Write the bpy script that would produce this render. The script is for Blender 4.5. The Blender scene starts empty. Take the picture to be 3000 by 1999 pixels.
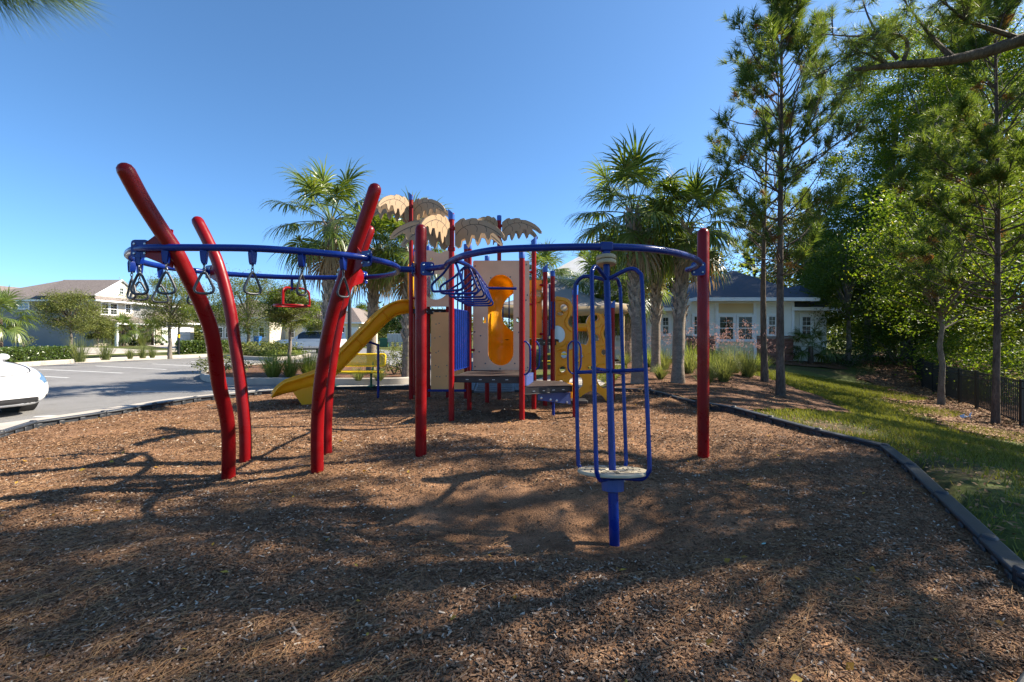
import bpy, math, random
import numpy as np
from mathutils import Vector, Matrix, noise
from mathutils.geometry import tessellate_polygon
R = math.radians
rng = np.random.default_rng(11)
random.seed(11)
SC = bpy.context.scene
COL = SC.collection

# ------------------------------------------------------------------ camera, sky, sun, exposure
FPX, HOR, CAMH = 1333.0, 978.0, 1.40          # focal length in photo pixels, horizon row, eye height in metres
cam = bpy.data.cameras.new('camera'); cam_o = bpy.data.objects.new('camera', cam); COL.objects.link(cam_o)
cam.sensor_width = 36.0; cam.lens = FPX / 3000.0 * 36.0
cam.shift_y = (HOR - 999.5) / 3000.0
cam.clip_start = 0.05; cam.clip_end = 1500
cam_o.location = (0, 0, CAMH); cam_o.rotation_euler = (R(90), 0, 0)
SC.camera = cam_o

SUN_AZ, SUN_EL = 13.0, 40.0                    # azimuth counted from +X towards +Y
sd = Vector((math.cos(R(SUN_AZ)) * math.cos(R(SUN_EL)), math.sin(R(SUN_AZ)) * math.cos(R(SUN_EL)), math.sin(R(SUN_EL))))
world = bpy.data.worlds.new('World'); SC.world = world; world.use_nodes = True
wn = world.node_tree.nodes; wl = world.node_tree.links
sky = wn.new('ShaderNodeTexSky'); sky.sky_type = 'NISHITA'; sky.sun_disc = False
sky.sun_elevation = R(SUN_EL); sky.sun_rotation = R(90 - SUN_AZ)
sky.air_density = 1.0; sky.dust_density = 4.0; sky.ozone_density = 9.0; sky.altitude = 2500
hsv = wn.new('ShaderNodeHueSaturation'); hsv.inputs['Hue'].default_value = 0.491; hsv.inputs['Saturation'].default_value = 1.0
wl.new(sky.outputs[0], hsv.inputs['Color']); wl.new(hsv.outputs[0], wn['Background'].inputs[0]); wn['Background'].inputs[1].default_value = 0.084
sun = bpy.data.lights.new('sun', 'SUN'); sun.energy = 4.3; sun.angle = R(0.53); sun.color = (1.0, 0.90, 0.75)
sun_o = bpy.data.objects.new('sun', sun); COL.objects.link(sun_o)
sun_o.rotation_euler = sd.to_track_quat('Z', 'Y').to_euler(); sun_o.location = (30, 8, 30)
SC.view_settings.view_transform = 'Standard'; SC.view_settings.look = 'None'
SC.view_settings.exposure = 1.62; SC.view_settings.gamma = 1.0
try:
    SC.cycles.max_bounces = 8; SC.cycles.transparent_max_bounces = 8
    SC.cycles.use_denoising = True
except Exception:
    pass

# ------------------------------------------------------------------ helpers
def at(px, py, Y):
    s = FPX / Y
    return Vector(((px - 1500) / s, Y, CAMH + (HOR - py) / s))
def gp(px, py, z=0.0):
    s = (py - HOR) / (CAMH - z)
    return Vector(((px - 1500) / s, FPX / s, z))

def thing(name, label, cat, loc=(0, 0, 0), group=None, rz=0.0):
    o = bpy.data.objects.new(name, None); COL.objects.link(o)
    o.empty_display_size = 0.1
    o.location = loc; o.rotation_euler = (0, 0, rz)
    tag(o, label, cat, group)
    return o
def tag(o, label=None, cat=None, group=None, kind=None):
    if label: o['label'] = label
    if cat: o['category'] = cat
    if group: o['group'] = group
    if kind: o['kind'] = kind
    return o
def copy_tree(o, parent=None):
    c = o.copy(); COL.objects.link(c); c.parent = parent
    for ch in list(o.children):
        copy_tree(ch, c)
    return c
def link_mesh(name, me, mats, parent=None):
    o = bpy.data.objects.new(name, me); COL.objects.link(o)
    for m in (mats if isinstance(mats, (list, tuple)) else [mats]):
        me.materials.append(m)
    if parent is not None:
        set_parent(o, parent)
    return o
def root_of(p):
    while p.parent is not None: p = p.parent
    return p
def set_parent(o, parent):
    o.parent = parent
    r = root_of(parent)
    if parent is r and r.type == 'EMPTY':      # part meshes are written in world space, roots are never rotated while building
        o.matrix_parent_inverse = Matrix.Translation(-Vector(r.location))

def mesh_np(name, verts, faces, mats, parent=None, smooth=False):
    verts = np.asarray(verts, dtype=np.float32); faces = np.asarray(faces, dtype=np.int32)
    k = faces.shape[1]; nf = len(faces)
    me = bpy.data.meshes.new(name)
    me.vertices.add(len(verts)); me.vertices.foreach_set('co', verts.ravel())
    me.loops.add(nf * k); me.loops.foreach_set('vertex_index', faces.ravel())
    me.polygons.add(nf)
    me.polygons.foreach_set('loop_start', np.arange(0, nf * k, k, dtype=np.int32))
    me.polygons.foreach_set('loop_total', np.full(nf, k, dtype=np.int32))
    me.polygons.foreach_set('use_smooth', np.full(nf, bool(smooth)))
    me.update(calc_edges=True)
    return link_mesh(name, me, mats, parent)

class MB:
    def __init__(self): self.v = []; self.f = []
    def add(self, vs, fs):
        n = len(self.v); self.v.extend([tuple(p) for p in vs]); self.f.extend([tuple(i + n for i in f) for f in fs]); return self
    def box(self, c, size, rot=None):
        hx, hy, hz = size[0] / 2, size[1] / 2, size[2] / 2
        vs = [Vector((x, y, z)) for x in (-hx, hx) for y in (-hy, hy) for z in (-hz, hz)]
        if rot is not None: vs = [rot @ p for p in vs]
        c = Vector(c); vs = [p + c for p in vs]
        return self.add(vs, [(0, 1, 3, 2), (4, 6, 7, 5), (0, 4, 5, 1), (2, 3, 7, 6), (0, 2, 6, 4), (1, 5, 7, 3)])
    def b2(self, x0, x1, y0, y1, z0, z1):
        return self.box(((x0 + x1) / 2, (y0 + y1) / 2, (z0 + z1) / 2), (abs(x1 - x0), abs(y1 - y0), abs(z1 - z0)))
    def tube(self, pts, r, seg=10, caps=True, closed=False, dome=False):
        pts = [Vector(p) for p in pts]; n = len(pts)
        rs = list(r) if isinstance(r, (list, tuple, np.ndarray)) else [r] * n
        tang = []
        for i in range(n):
            a = pts[(i - 1) % n] if (closed or i > 0) else pts[i]
            b = pts[(i + 1) % n] if (closed or i < n - 1) else pts[i]
            d = b - a
            tang.append(d.normalized() if d.length > 1e-9 else Vector((0, 0, 1)))
        up = Vector((0, 0, 1)) if abs(tang[0].z) < 0.9 else Vector((0, 1, 0))
        nrm = tang[0].cross(up).normalized()
        vs = []; fs = []
        rings = []
        for i in range(n):
            nrm = (nrm - tang[i] * nrm.dot(tang[i]))
            nrm = nrm.normalized() if nrm.length > 1e-6 else tang[i].orthogonal().normalized()
            bn = tang[i].cross(nrm)
            rings.append((pts[i], nrm.copy(), bn, rs[i]))
        if dome:
            p, nn, bn, rr = rings[-1]
            for k in (0.38, 0.7, 0.92, 0.995):
                rings.append((p + tang[-1] * rr * math.sin(k * math.pi / 2), nn, bn, rr * max(math.cos(k * math.pi / 2), 0.02)))
        for (p, nn, bn, rr) in rings:
            for j in range(seg):
                a = 2 * math.pi * j / seg
                vs.append(p + (nn * math.cos(a) + bn * math.sin(a)) * rr)
        m = len(rings)
        for i in range(m if closed else m - 1):
            i2 = (i + 1) % m
            for j in range(seg):
                fs.append((i * seg + j, i * seg + (j + 1) % seg, i2 * seg + (j + 1) % seg, i2 * seg + j))
        if caps and not closed:
            fs.append(tuple(range(seg - 1, -1, -1))); fs.append(tuple((m - 1) * seg + j for j in range(seg)))
        return self.add(vs, fs)
    def lathe(self, prof, c, seg=20, rot=None):
        c = Vector(c); vs = []; fs = []
        for (r, z) in prof:
            for j in range(seg):
                a = 2 * math.pi * j / seg
                p = Vector((r * math.cos(a), r * math.sin(a), z))
                vs.append((rot @ p if rot is not None else p) + c)
        n = len(prof)
        for i in range(n - 1):
            for j in range(seg):
                fs.append((i * seg + j, i * seg + (j + 1) % seg, (i + 1) * seg + (j + 1) % seg, (i + 1) * seg + j))
        fs.append(tuple(range(seg - 1, -1, -1))); fs.append(tuple((n - 1) * seg + j for j in range(seg)))
        return self.add(vs, fs)
    def sphere(self, c, r, seg=10, rings=6, sc=(1, 1, 1)):
        pr = [(max(math.sin(math.pi * i / rings), 0.01), -math.cos(math.pi * i / rings)) for i in range(rings + 1)]
        m = Matrix.Diagonal((r * sc[0], r * sc[1], r * sc[2]))
        return self.lathe(pr, c, seg, m)
    def prism(self, outer, holes, fn, nvec, th):
        """flat panel: 2-D outline (with holes) mapped by fn to 3-D and given thickness th along nvec"""
        loops = [outer] + list(holes)
        tri = tessellate_polygon([[Vector((p[0], p[1], 0)) for p in lp] for lp in loops])
        flat = [p for lp in loops for p in lp]
        nv = Vector(nvec).normalized() * (th / 2)
        N = len(flat)
        vs = [Vector(fn(*p)) - nv for p in flat] + [Vector(fn(*p)) + nv for p in flat]
        fs = [tuple(t) for t in tri] + [tuple(i + N for i in reversed(t)) for t in tri]
        o = 0
        for lp in loops:
            m = len(lp)
            for i in range(m):
                a, b = o + i, o + (i + 1) % m
                fs.append((a, b, b + N, a + N))
            o += m
        return self.add(vs, fs)
    def build(self, name, mat, parent=None, smooth=38, bevel=0, bseg=2, solid=0, subsurf=0):
        me = bpy.data.meshes.new(name)
        me.from_pydata(self.v, [], self.f); me.update()
        o = link_mesh(name, me, mat, parent)
        if bevel == 0 and solid == 0:
            import bmesh
            bm = bmesh.new(); bm.from_mesh(me); bmesh.ops.recalc_face_normals(bm, faces=bm.faces); bm.to_mesh(me); bm.free()
        if smooth:
            me.polygons.foreach_set('use_smooth', [True] * len(me.polygons))
            me.set_sharp_from_angle(angle=R(smooth))
        if subsurf:
            md = o.modifiers.new('sub', 'SUBSURF'); md.levels = subsurf; md.render_levels = subsurf
        if solid:
            md = o.modifiers.new('sol', 'SOLIDIFY'); md.thickness = solid; md.offset = 0
        if bevel:
            md = o.modifiers.new('bev', 'BEVEL'); md.width = bevel; md.segments = bseg; md.limit_method = 'ANGLE'; md.angle_limit = R(40)
        return o

def circ(cx, cy, rx, ry=None, n=20):
    ry = rx if ry is None else ry
    return [(cx + rx * math.cos(2 * math.pi * i / n), cy + ry * math.sin(2 * math.pi * i / n)) for i in range(n)]
def spline(pts, n=8, closed=False):
    """Catmull-Rom through the points"""
    P = [Vector(p) for p in pts]; m = len(P); out = []
    rngi = range(m if closed else m - 1)
    for i in rngi:
        p1, p2 = P[i], P[(i + 1) % m]
        p0 = P[(i - 1) % m] if (closed or i > 0) else p1 * 2 - p2
        p3 = P[(i + 2) % m] if (closed or i + 2 < m) else p2 * 2 - p1
        for k in range(n):
            t = k / n
            out.append(0.5 * ((2 * p1) + (p2 - p0) * t + (2 * p0 - 5 * p1 + 4 * p2 - p3) * t * t + (3 * p1 - 3 * p2 + p3 - p0) * t * t * t))
    if not closed: out.append(P[-1])
    return out
def rotz(a): return Matrix.Rotation(a, 3, 'Z')
def frame_to(d):
    return Vector(d).normalized().to_track_quat('Z', 'Y').to_matrix()

# ------------------------------------------------------------------ materials
def _nt(name):
    m = bpy.data.materials.new(name); m.use_nodes = True
    nt = m.node_tree; nt.nodes.clear()
    out = nt.nodes.new('ShaderNodeOutputMaterial'); b = nt.nodes.new('ShaderNodeBsdfPrincipled')
    nt.links.new(b.outputs[0], out.inputs[0])
    return m, nt, b, out
def C4(c): return (c[0], c[1], c[2], 1.0)
def mat(name, col, rough=0.6, var=0.12, scale=6.0, bump=0.0, bscale=60.0, metal=0.0, spec=0.5, coat=0.0, col2=None, stretch=(1, 1, 1), detail=4, fine=0.0, fscale=120, rvar=0.0, dirt=0.0, dirtcol=(0.12, 0.09, 0.06)):
    m, nt, b, out = _nt(name); N = nt.nodes.new; L = nt.links.new
    tc = N('ShaderNodeTexCoord'); mp = N('ShaderNodeMapping'); mp.inputs['Scale'].default_value = stretch
    L(tc.outputs['Object'], mp.inputs['Vector'])
    nz = N('ShaderNodeTexNoise'); nz.inputs['Scale'].default_value = scale; nz.inputs['Detail'].default_value = detail
    L(mp.outputs[0], nz.inputs['Vector'])
    mix = N('ShaderNodeMix'); mix.data_type = 'RGBA'
    a = [max(0, c * (1 - var)) for c in col]; c2 = col2 if col2 else [min(1, c * (1 + var)) for c in col]
    mix.inputs['A'].default_value = C4(a); mix.inputs['B'].default_value = C4(c2)
    mr = N('ShaderNodeMapRange'); mr.inputs['From Min'].default_value = 0.32; mr.inputs['From Max'].default_value = 0.68
    L(nz.outputs['Fac'], mr.inputs['Value']); L(mr.outputs[0], mix.inputs['Factor'])
    colout = mix.outputs['Result']
    if fine > 0:
        n2 = N('ShaderNodeTexNoise'); n2.inputs['Scale'].default_value = fscale; n2.inputs['Detail'].default_value = 3
        L(mp.outputs[0], n2.inputs['Vector'])
        mx = N('ShaderNodeMix'); mx.data_type = 'RGBA'; mx.blend_type = 'MULTIPLY'; mx.inputs['Factor'].default_value = 1.0
        m2 = N('ShaderNodeMapRange'); m2.inputs['From Min'].default_value = 0.3; m2.inputs['From Max'].default_value = 0.7
        m2.inputs['To Min'].default_value = 1 - fine; m2.inputs['To Max'].default_value = 1 + fine
        L(n2.outputs['Fac'], m2.inputs['Value']); L(colout, mx.inputs['A']); L(m2.outputs[0], mx.inputs['B'])
        colout = mx.outputs['Result']
    if dirt > 0:
        n3 = N('ShaderNodeTexNoise'); n3.inputs['Scale'].default_value = 2.3; n3.inputs['Detail'].default_value = 7; n3.inputs['Roughness'].default_value = 0.65
        L(tc.outputs['Object'], n3.inputs['Vector'])
        m3 = N('ShaderNodeMapRange'); m3.inputs['From Min'].default_value = 0.52; m3.inputs['From Max'].default_value = 0.75; m3.inputs['To Max'].default_value = dirt
        L(n3.outputs['Fac'], m3.inputs['Value'])
        mx3 = N('ShaderNodeMix'); mx3.data_type = 'RGBA'; mx3.inputs['B'].default_value = C4(dirtcol)
        L(m3.outputs[0], mx3.inputs['Factor']); L(colout, mx3.inputs['A']); colout = mx3.outputs['Result']
    L(colout, b.inputs['Base Color'])
    b.inputs['Roughness'].default_value = rough; b.inputs['Metallic'].default_value = metal
    b.inputs['Specular IOR Level'].default_value = spec; b.inputs['Coat Weight'].default_value = coat; b.inputs['Coat Roughness'].default_value = 0.15
    if rvar > 0:
        m4 = N('ShaderNodeMapRange'); m4.inputs['From Min'].default_value = 0.3; m4.inputs['From Max'].default_value = 0.7
        m4.inputs['To Min'].default_value = max(0.02, rough - rvar); m4.inputs['To Max'].default_value = min(1, rough + rvar)
        n4 = N('ShaderNodeTexNoise'); n4.inputs['Scale'].default_value = 9; n4.inputs['Detail'].default_value = 6
        L(tc.outputs['Object'], n4.inputs['Vector']); L(n4.outputs['Fac'], m4.inputs['Value']); L(m4.outputs[0], b.inputs['Roughness'])
    if bump > 0:
        nb = N('ShaderNodeTexNoise'); nb.inputs['Scale'].default_value = bscale; nb.inputs['Detail'].default_value = 5
        L(mp.outputs[0], nb.inputs['Vector'])
        bp = N('ShaderNodeBump'); bp.inputs['Strength'].default_value = bump; bp.inputs['Distance'].default_value = 0.02
        L(nb.outputs['Fac'], bp.inputs['Height']); L(bp.outputs[0], b.inputs['Normal'])
    return m
def leafmat(name, ca, cb, trans=0.35, rough=0.5, cc=None, tcol=None, spec=0.14):
    """foliage: colour picked per leaf, light passes through the blade"""
    m, nt, b, out = _nt(name); N = nt.nodes.new; L = nt.links.new
    g = N('ShaderNodeNewGeometry'); cr = N('ShaderNodeValToRGB')
    cr.color_ramp.elements[0].color = C4(ca); cr.color_ramp.elements[1].color = C4(cb)
    if cc is not None:
        e = cr.color_ramp.elements.new(0.9); e.color = C4(cb); cr.color_ramp.elements[-1].color = C4(cc)
    L(g.outputs['Random Per Island'], cr.inputs[0]); L(cr.outputs[0], b.inputs['Base Color'])
    b.inputs['Roughness'].default_value = rough; b.inputs['Specular IOR Level'].default_value = spec
    t = N('ShaderNodeBsdfTranslucent'); hs = N('ShaderNodeMix'); hs.data_type = 'RGBA'; hs.blend_type = 'MULTIPLY'; hs.inputs['Factor'].default_value = 1.0
    hs.inputs['B'].default_value = C4(tcol if tcol else (2.2, 1.9, 0.7)); hs.clamp_result = False
    L(cr.outputs[0], hs.inputs['A']); L(hs.outputs['Result'], t.inputs['Color'])
    ms = N('ShaderNodeMixShader'); ms.inputs[0].default_value = trans
    L(b.outputs[0], ms.inputs[1]); L(t.outputs[0], ms.inputs[2]); L(ms.outputs[0], out.inputs[0])
    return m
def glassmat(name, col, rough=0.05, spec=0.9):
    return mat(name, col, rough=rough, var=0.2, scale=1.2, spec=spec)

RED = mat('red_powdercoat', (0.19, 0.003, 0.005), 0.34, 0.12, 2.0, spec=0.22, coat=0.04, bump=0.02, bscale=140, rvar=0.14, dirt=0.5, dirtcol=(0.12, 0.003, 0.005))
RED2 = mat('red_post_paint', (0.24, 0.004, 0.006), 0.38, 0.12, 2.0, spec=0.22, coat=0.03, rvar=0.14, dirt=0.5, dirtcol=(0.16, 0.006, 0.007))
BLUE = mat('blue_powdercoat', (0.003, 0.020, 0.165), 0.30, 0.15, 2.5, spec=0.3, coat=0.06, rvar=0.14, dirt=0.4, dirtcol=(0.006, 0.016, 0.09))
BLUEP = mat('blue_plastic', (0.02, 0.10, 0.42), 0.45, 0.1, 3.0)
BLUEPANEL = mat('blue_panel', (0.035, 0.065, 0.22), 0.5, 0.12, 3.0, dirt=0.3, dirtcol=(0.14, 0.15, 0.25))
YEL = mat('yellow_plastic', (0.90, 0.43, 0.010), 0.36, 0.08, 1.5, coat=0.1, rvar=0.1, dirt=0.2, dirtcol=(0.5, 0.2, 0.01))
def _translucent(m, col, k):
    nt = m.node_tree; b = next(n for n in nt.nodes if n.type == 'BSDF_PRINCIPLED'); out = next(n for n in nt.nodes if n.type == 'OUTPUT_MATERIAL')
    t = nt.nodes.new('ShaderNodeBsdfTranslucent'); t.inputs[0].default_value = C4(col); ms = nt.nodes.new('ShaderNodeMixShader'); ms.inputs[0].default_value = k
    nt.links.new(b.outputs[0], ms.inputs[1]); nt.links.new(t.outputs[0], ms.inputs[2]); nt.links.new(ms.outputs[0], out.inputs[0])
_translucent(YEL, (0.98, 0.58, 0.03), 0.30)
YELM = mat('yellow_metal', (0.90, 0.60, 0.012), 0.4, 0.06, 3.0)
TAN = mat('tan_panel', (0.82, 0.46, 0.27), 0.5, 0.06, 3.0, fine=0.05, dirt=0.18, dirtcol=(0.52, 0.32, 0.2))
TANLEAF = mat('tan_leaf_plastic', (0.36, 0.24, 0.135), 0.5, 0.05, 5.0, dirt=0.25, dirtcol=(0.33, 0.26, 0.18))
ORTAN = mat('climbing_wall_tan', (0.84, 0.42, 0.15), 0.5, 0.1, 1.2, dirt=0.2, dirtcol=(0.6, 0.34, 0.1))
ENGR = mat('engraved_dark', (0.05, 0.04, 0.03), 0.7)
BLACKV = mat('black_vinyl_deck', (0.018, 0.017, 0.018), 0.55, 0.2, 12, bump=0.1, bscale=80, dirt=0.3, dirtcol=(0.05, 0.035, 0.025))
DECKTOP = mat('deck_top_worn', (0.04, 0.028, 0.024), 0.7, 0.3, 6, bump=0.1, bscale=80, spec=0.25, dirt=0.6, dirtcol=(0.11, 0.07, 0.05))
STEEL = mat('galvanised_steel', (0.45, 0.46, 0.48), 0.35, 0.1, 20, metal=0.9)
GRIP = mat('grey_rubber_grip', (0.035, 0.04, 0.05), 0.4, 0.1, 10, spec=0.5)
CHAIN = mat('dark_chain', (0.10, 0.11, 0.13), 0.4, 0.2, 30, metal=0.7)
CREAMP = mat('cream_plastic', (0.44, 0.375, 0.26), 0.5, 0.12, 6, dirt=0.55, dirtcol=(0.35, 0.28, 0.2))
BEARTAN = mat('bearing_tan', (0.42, 0.31, 0.17), 0.5, 0.12, 8, dirt=0.3)
BORDER = mat('black_border_plastic', (0.022, 0.026, 0.032), 0.5, 0.2, 9, bump=0.08, bscale=90, dirt=0.4, dirtcol=(0.09, 0.08, 0.07))
WHITEP = mat('white_paint', (0.78, 0.78, 0.77), 0.55, 0.04, 4)
GREENM = mat('green_metal', (0.01, 0.10, 0.05), 0.4)
BLACKM = mat('black_metal', (0.012, 0.012, 0.013), 0.45, 0.2, 10)
# ------------------------------------------------------------------ terrain
def sstep(t):
    t = np.clip(t, 0, 1); return t * t * (3 - 2 * t)
FENCE = [(12.6, 10.2), (13.1, 11.7), (15.4, 15.65), (17.7, 19.6), (26.0, 30.4), (34.0, 41.0)]
_fy = np.array([p[1] for p in FENCE]); _fx = np.array([p[0] for p in FENCE])
def fence_x(y): return np.interp(y, _fy, _fx)
def gz(x, y):
    x = np.asarray(x, float); y = np.asarray(y, float)
    d = (fence_x(y) - x) * 0.87
    t = sstep(1 - d / 8.0)
    A = np.interp(y, [19.0, 25.0], [1.0, 0.25])
    z = -1.02 * t * A - 0.10 * np.clip(-d, 0, 10)
    z = z + 0.05 * sstep((x - 1.5) / 2.0) + 0.02 * np.sin(x * 0.9 + 0.4 * y) * np.sin(y * 0.7) * sstep((x - 2) / 3)
    return z
def gzf(x, y): return float(gz(x, y))

BT = 0.08
_bp = [(0, 1266), (97, 1235), (304, 1206), (573, 1163), (753, 1146), (967, 1134), (1196, 1130), (1384, 1127)]
_bp2 = [(1512, 1128), (1798, 1137), (1905, 1141), (2043, 1176), (2150, 1193), (2398, 1258), (2593, 1303), (2668, 1358), (2759, 1444), (2897, 1573), (3000, 1668)]
BL = [gp(x, y, BT) for x, y in _bp]; BR_ = [gp(x, y, BT) for x, y in _bp2]
NEAR = [Vector((2.86, 2.15, BT)), Vector((2.52, 1.92, BT)), Vector((2.13, 1.80, BT)), Vector((1.80, 1.60, BT)), Vector((0.9, 0.75, BT)), Vector((0.2, -0.3, BT)), Vector((-1.2, -0.9, BT)), Vector((-3.6, 0.2, BT)), Vector((-5.3, 2.2, BT)), Vector((-6.4, 4.4, BT))]
POLY = [(p.x, p.y) for p in BL + BR_ + NEAR]
def inside(poly, x, y):
    x = np.asarray(x); y = np.asarray(y); c = np.zeros(x.shape, bool)
    n = len(poly); j = n - 1
    for i in range(n):
        xi, yi = poly[i]; xj, yj = poly[j]
        cond = ((yi > y) != (yj > y)) & (x < (xj - xi) * (y - yi) / (yj - yi + 1e-12) + xi)
        c ^= cond; j = i
    return c
def dist_poly(poly, x, y):
    x = np.asarray(x, float); y = np.asarray(y, float); d = np.full(x.shape, 1e9)
    n = len(poly)
    for i in range(n):
        ax, ay = poly[i]; bx, by = poly[(i + 1) % n]
        dx, dy = bx - ax, by - ay; L2 = dx * dx + dy * dy + 1e-12
        t = np.clip(((x - ax) * dx + (y - ay) * dy) / L2, 0, 1)
        d = np.minimum(d, np.hypot(x - ax - t * dx, y - ay - t * dy))
    return d
# small random bumps, kicked-out hollows under the equipment
_bumps = [(rng.uniform(-6.5, 4.2), rng.uniform(1.2, 10.5), rng.uniform(0.25, 0.9), rng.uniform(-0.035, 0.035)) for _ in range(150)]
_foot = [(rng.normal(-0.1, 1.0), rng.normal(3.6, 0.8), rng.uniform(0.07, 0.16), rng.uniform(-0.05, -0.015)) for _ in range(70)]
PITX, PITY = 0.74, 3.50
_heaps = [(gp(*q).x + 0.02, gp(*q).y + 0.03) for q in ((669, 1383), (930, 1378), (719, 1345), (957, 1332), (1233, 1342), (2060, 1342), (1322, 1235), (1529, 1237))]   # chips heaped at the post feet
def mz(x, y):
    x = np.asarray(x, float); y = np.asarray(y, float)
    z = 0.016 * np.sin(1.7 * x + 0.5 * y + 1) * np.sin(1.3 * y - 0.6 * x) + 0.008 * np.sin(5.1 * x + 2 * y) * np.sin(4.3 * y - x) + 0.004 * np.sin(13 * x + 3.1 * y) * np.sin(11 * y - 4 * x)
    for bx, by, br, bh in _bumps:
        z = z + bh * np.exp(-((x - bx) ** 2 + (y - by) ** 2 * 1.6) / br ** 2)
    for bx, by, br, bh in _foot:
        z = z + bh * np.exp(-((x - bx) ** 2 + (y - by) ** 2) / br ** 2)
    z = z - 0.16 * np.exp(-(((x - PITX) / 0.85) ** 2 + ((y - PITY) / 0.55) ** 2)) - 0.08 * np.exp(-(((x + 0.5) / 0.9) ** 2 + ((y - 3.7) / 0.6) ** 2))
    for k, (hx, hy) in enumerate(_heaps):
        z = z + (0.022 + 0.01 * (k % 3)) * np.exp(-((x - hx) ** 2 + (y - hy) ** 2) / (0.13 + 0.03 * (k % 2)) ** 2)
    z = z + 0.05 * np.exp(-(((x - PITX) / 1.5) ** 2 + ((y - 2.5) / 0.35) ** 2))
    z = z + 0.03 * np.exp(-(((x + 0.6) / 1.3) ** 2 + ((y - 6.4) / 0.5) ** 2))
    return z
def mzf(x, y): return float(mz(x, y))

def grid_mesh(name, xs, ys, zfn, m, keep=None, parent=None, smooth=True):
    X, Y = np.meshgrid(xs, ys, indexing='ij'); Z = zfn(X, Y)
    V = np.stack([X, Y, Z], -1).reshape(-1, 3); nx, ny = len(xs), len(ys)
    i, j = np.meshgrid(np.arange(nx - 1), np.arange(ny - 1), indexing='ij')
    a = (i * ny + j).ravel(); Fq = np.stack([a, a + ny, a + ny + 1, a + 1], -1)
    if keep is not None:
        cx = (X[:-1, :-1] + X[1:, 1:]).ravel() / 2; cy = (Y[:-1, :-1] + Y[1:, 1:]).ravel() / 2
        Fq = Fq[keep(cx, cy)]
        used = np.unique(Fq); rem = np.full(len(V), -1); rem[used] = np.arange(len(used)); V = V[used]; Fq = rem[Fq]
    return mesh_np(name, V, Fq, m, parent, smooth)

# ground materials
def ground_mat():
    m, nt, b, out = _nt('grass_ground'); N = nt.nodes.new; L = nt.links.new
    tc = N('ShaderNodeTexCoord')
    n1 = N('ShaderNodeTexNoise'); n1.inputs['Scale'].default_value = 0.5; n1.inputs['Detail'].default_value = 8; n1.inputs['Roughness'].default_value = 0.65
    n2 = N('ShaderNodeTexNoise'); n2.inputs['Scale'].default_value = 14; n2.inputs['Detail'].default_value = 6
    L(tc.outputs['Object'], n1.inputs['Vector']); L(tc.outputs['Object'], n2.inputs['Vector'])
    r1 = N('ShaderNodeValToRGB'); e = r1.color_ramp.elements
    e[0].position = 0.36; e[0].color = (0.085, 0.058, 0.034, 1); e[1].position = 0.52; e[1].color = (0.075, 0.095, 0.022, 1)
    x = e.new(0.75); x.color = (0.11, 0.125, 0.03, 1)
    L(n1.outputs['Fac'], r1.inputs[0])
    mx = N('ShaderNodeMix'); mx.data_type = 'RGBA'; mx.blend_type = 'MULTIPLY'; mx.inputs['Factor'].default_value = 1
    mr = N('ShaderNodeMapRange'); mr.inputs['From Min'].default_value = 0.3; mr.inputs['From Max'].default_value = 0.7; mr.inputs['To Min'].default_value = 0.6; mr.inputs['To Max'].default_value = 1.4
    L(n2.outputs['Fac'], mr.inputs['Value']); L(r1.outputs[0], mx.inputs['A']); L(mr.outputs[0], mx.inputs['B'])
    L(mx.outputs['Result'], b.inputs['Base Color']); b.inputs['Roughness'].default_value = 0.9; b.inputs['Specular IOR Level'].default_value = 0.15
    bp = N('ShaderNodeBump'); bp.inputs['Strength'].default_value = 0.7; bp.inputs['Distance'].default_value = 0.03
    L(n2.outputs['Fac'], bp.inputs['Height']); L(bp.outputs[0], b.inputs['Normal'])
    return m
GROUND = ground_mat()
MULCH = mat('mulch_soil', (0.195, 0.102, 0.052), 0.9, 0.38, 2.2, bump=0.9, bscale=70, spec=0.15, fine=0.5, fscale=95, col2=(0.30, 0.165, 0.088), detail=6)
STRAW = mat('pine_straw_bed', (0.14, 0.075, 0.045), 0.9, 0.3, 3.0, bump=0.8, bscale=60, spec=0.15, fine=0.5, fscale=80)
ASPH = mat('asphalt', (0.20, 0.195, 0.19), 0.85, 0.14, 0.5, bump=0.5, bscale=220, spec=0.3, fine=0.35, fscale=260, dirt=0.7, dirtcol=(0.135, 0.13, 0.125))
CONC = mat('concrete', (0.40, 0.36, 0.31), 0.85, 0.12, 2.0, bump=0.2, bscale=120, spec=0.3, fine=0.12, fscale=150, dirt=0.35, dirtcol=(0.28, 0.245, 0.20))
CHIPA = leafmat('mulch_chip', (0.085, 0.046, 0.027), (0.29, 0.175, 0.10), 0.0, 0.85, cc=(0.50, 0.43, 0.34), spec=0.2)
NEEDLEDRY = leafmat('dry_pine_needle', (0.20, 0.095, 0.04), (0.40, 0.24, 0.11), 0.0, 0.7, spec=0.2)

# big ground sheet reaching the horizon
def _axis(lo, hi, c0, c1, fine, coarse):
    a = list(np.arange(c0, c1 + 1e-6, fine)); s = fine; x = c0
    while x > lo: s *= 1.35; s = min(s, coarse); x -= s; a.insert(0, x)
    s = fine; x = c1
    while x < hi: s *= 1.35; s = min(s, coarse); x += s; a.append(x)
    return np.array(a)
gx = _axis(-600, 600, -9, 26, 0.4, 60); gy = _axis(-60, 900, -3, 32, 0.4, 60)
def gfun(x, y):
    z = gz(x, y) - 0.035
    dd = dist_poly(POLY, x, y); ins = inside(POLY, x, y)
    return z - np.where(ins, 0.5, np.where(dd < 0.3, 0.06, 0.0)) - 0.12 * sstep((0.5 - x) / 1.5)
tag(grid_mesh('ground', gx, gy, gfun, GROUND), kind='structure')
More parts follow.
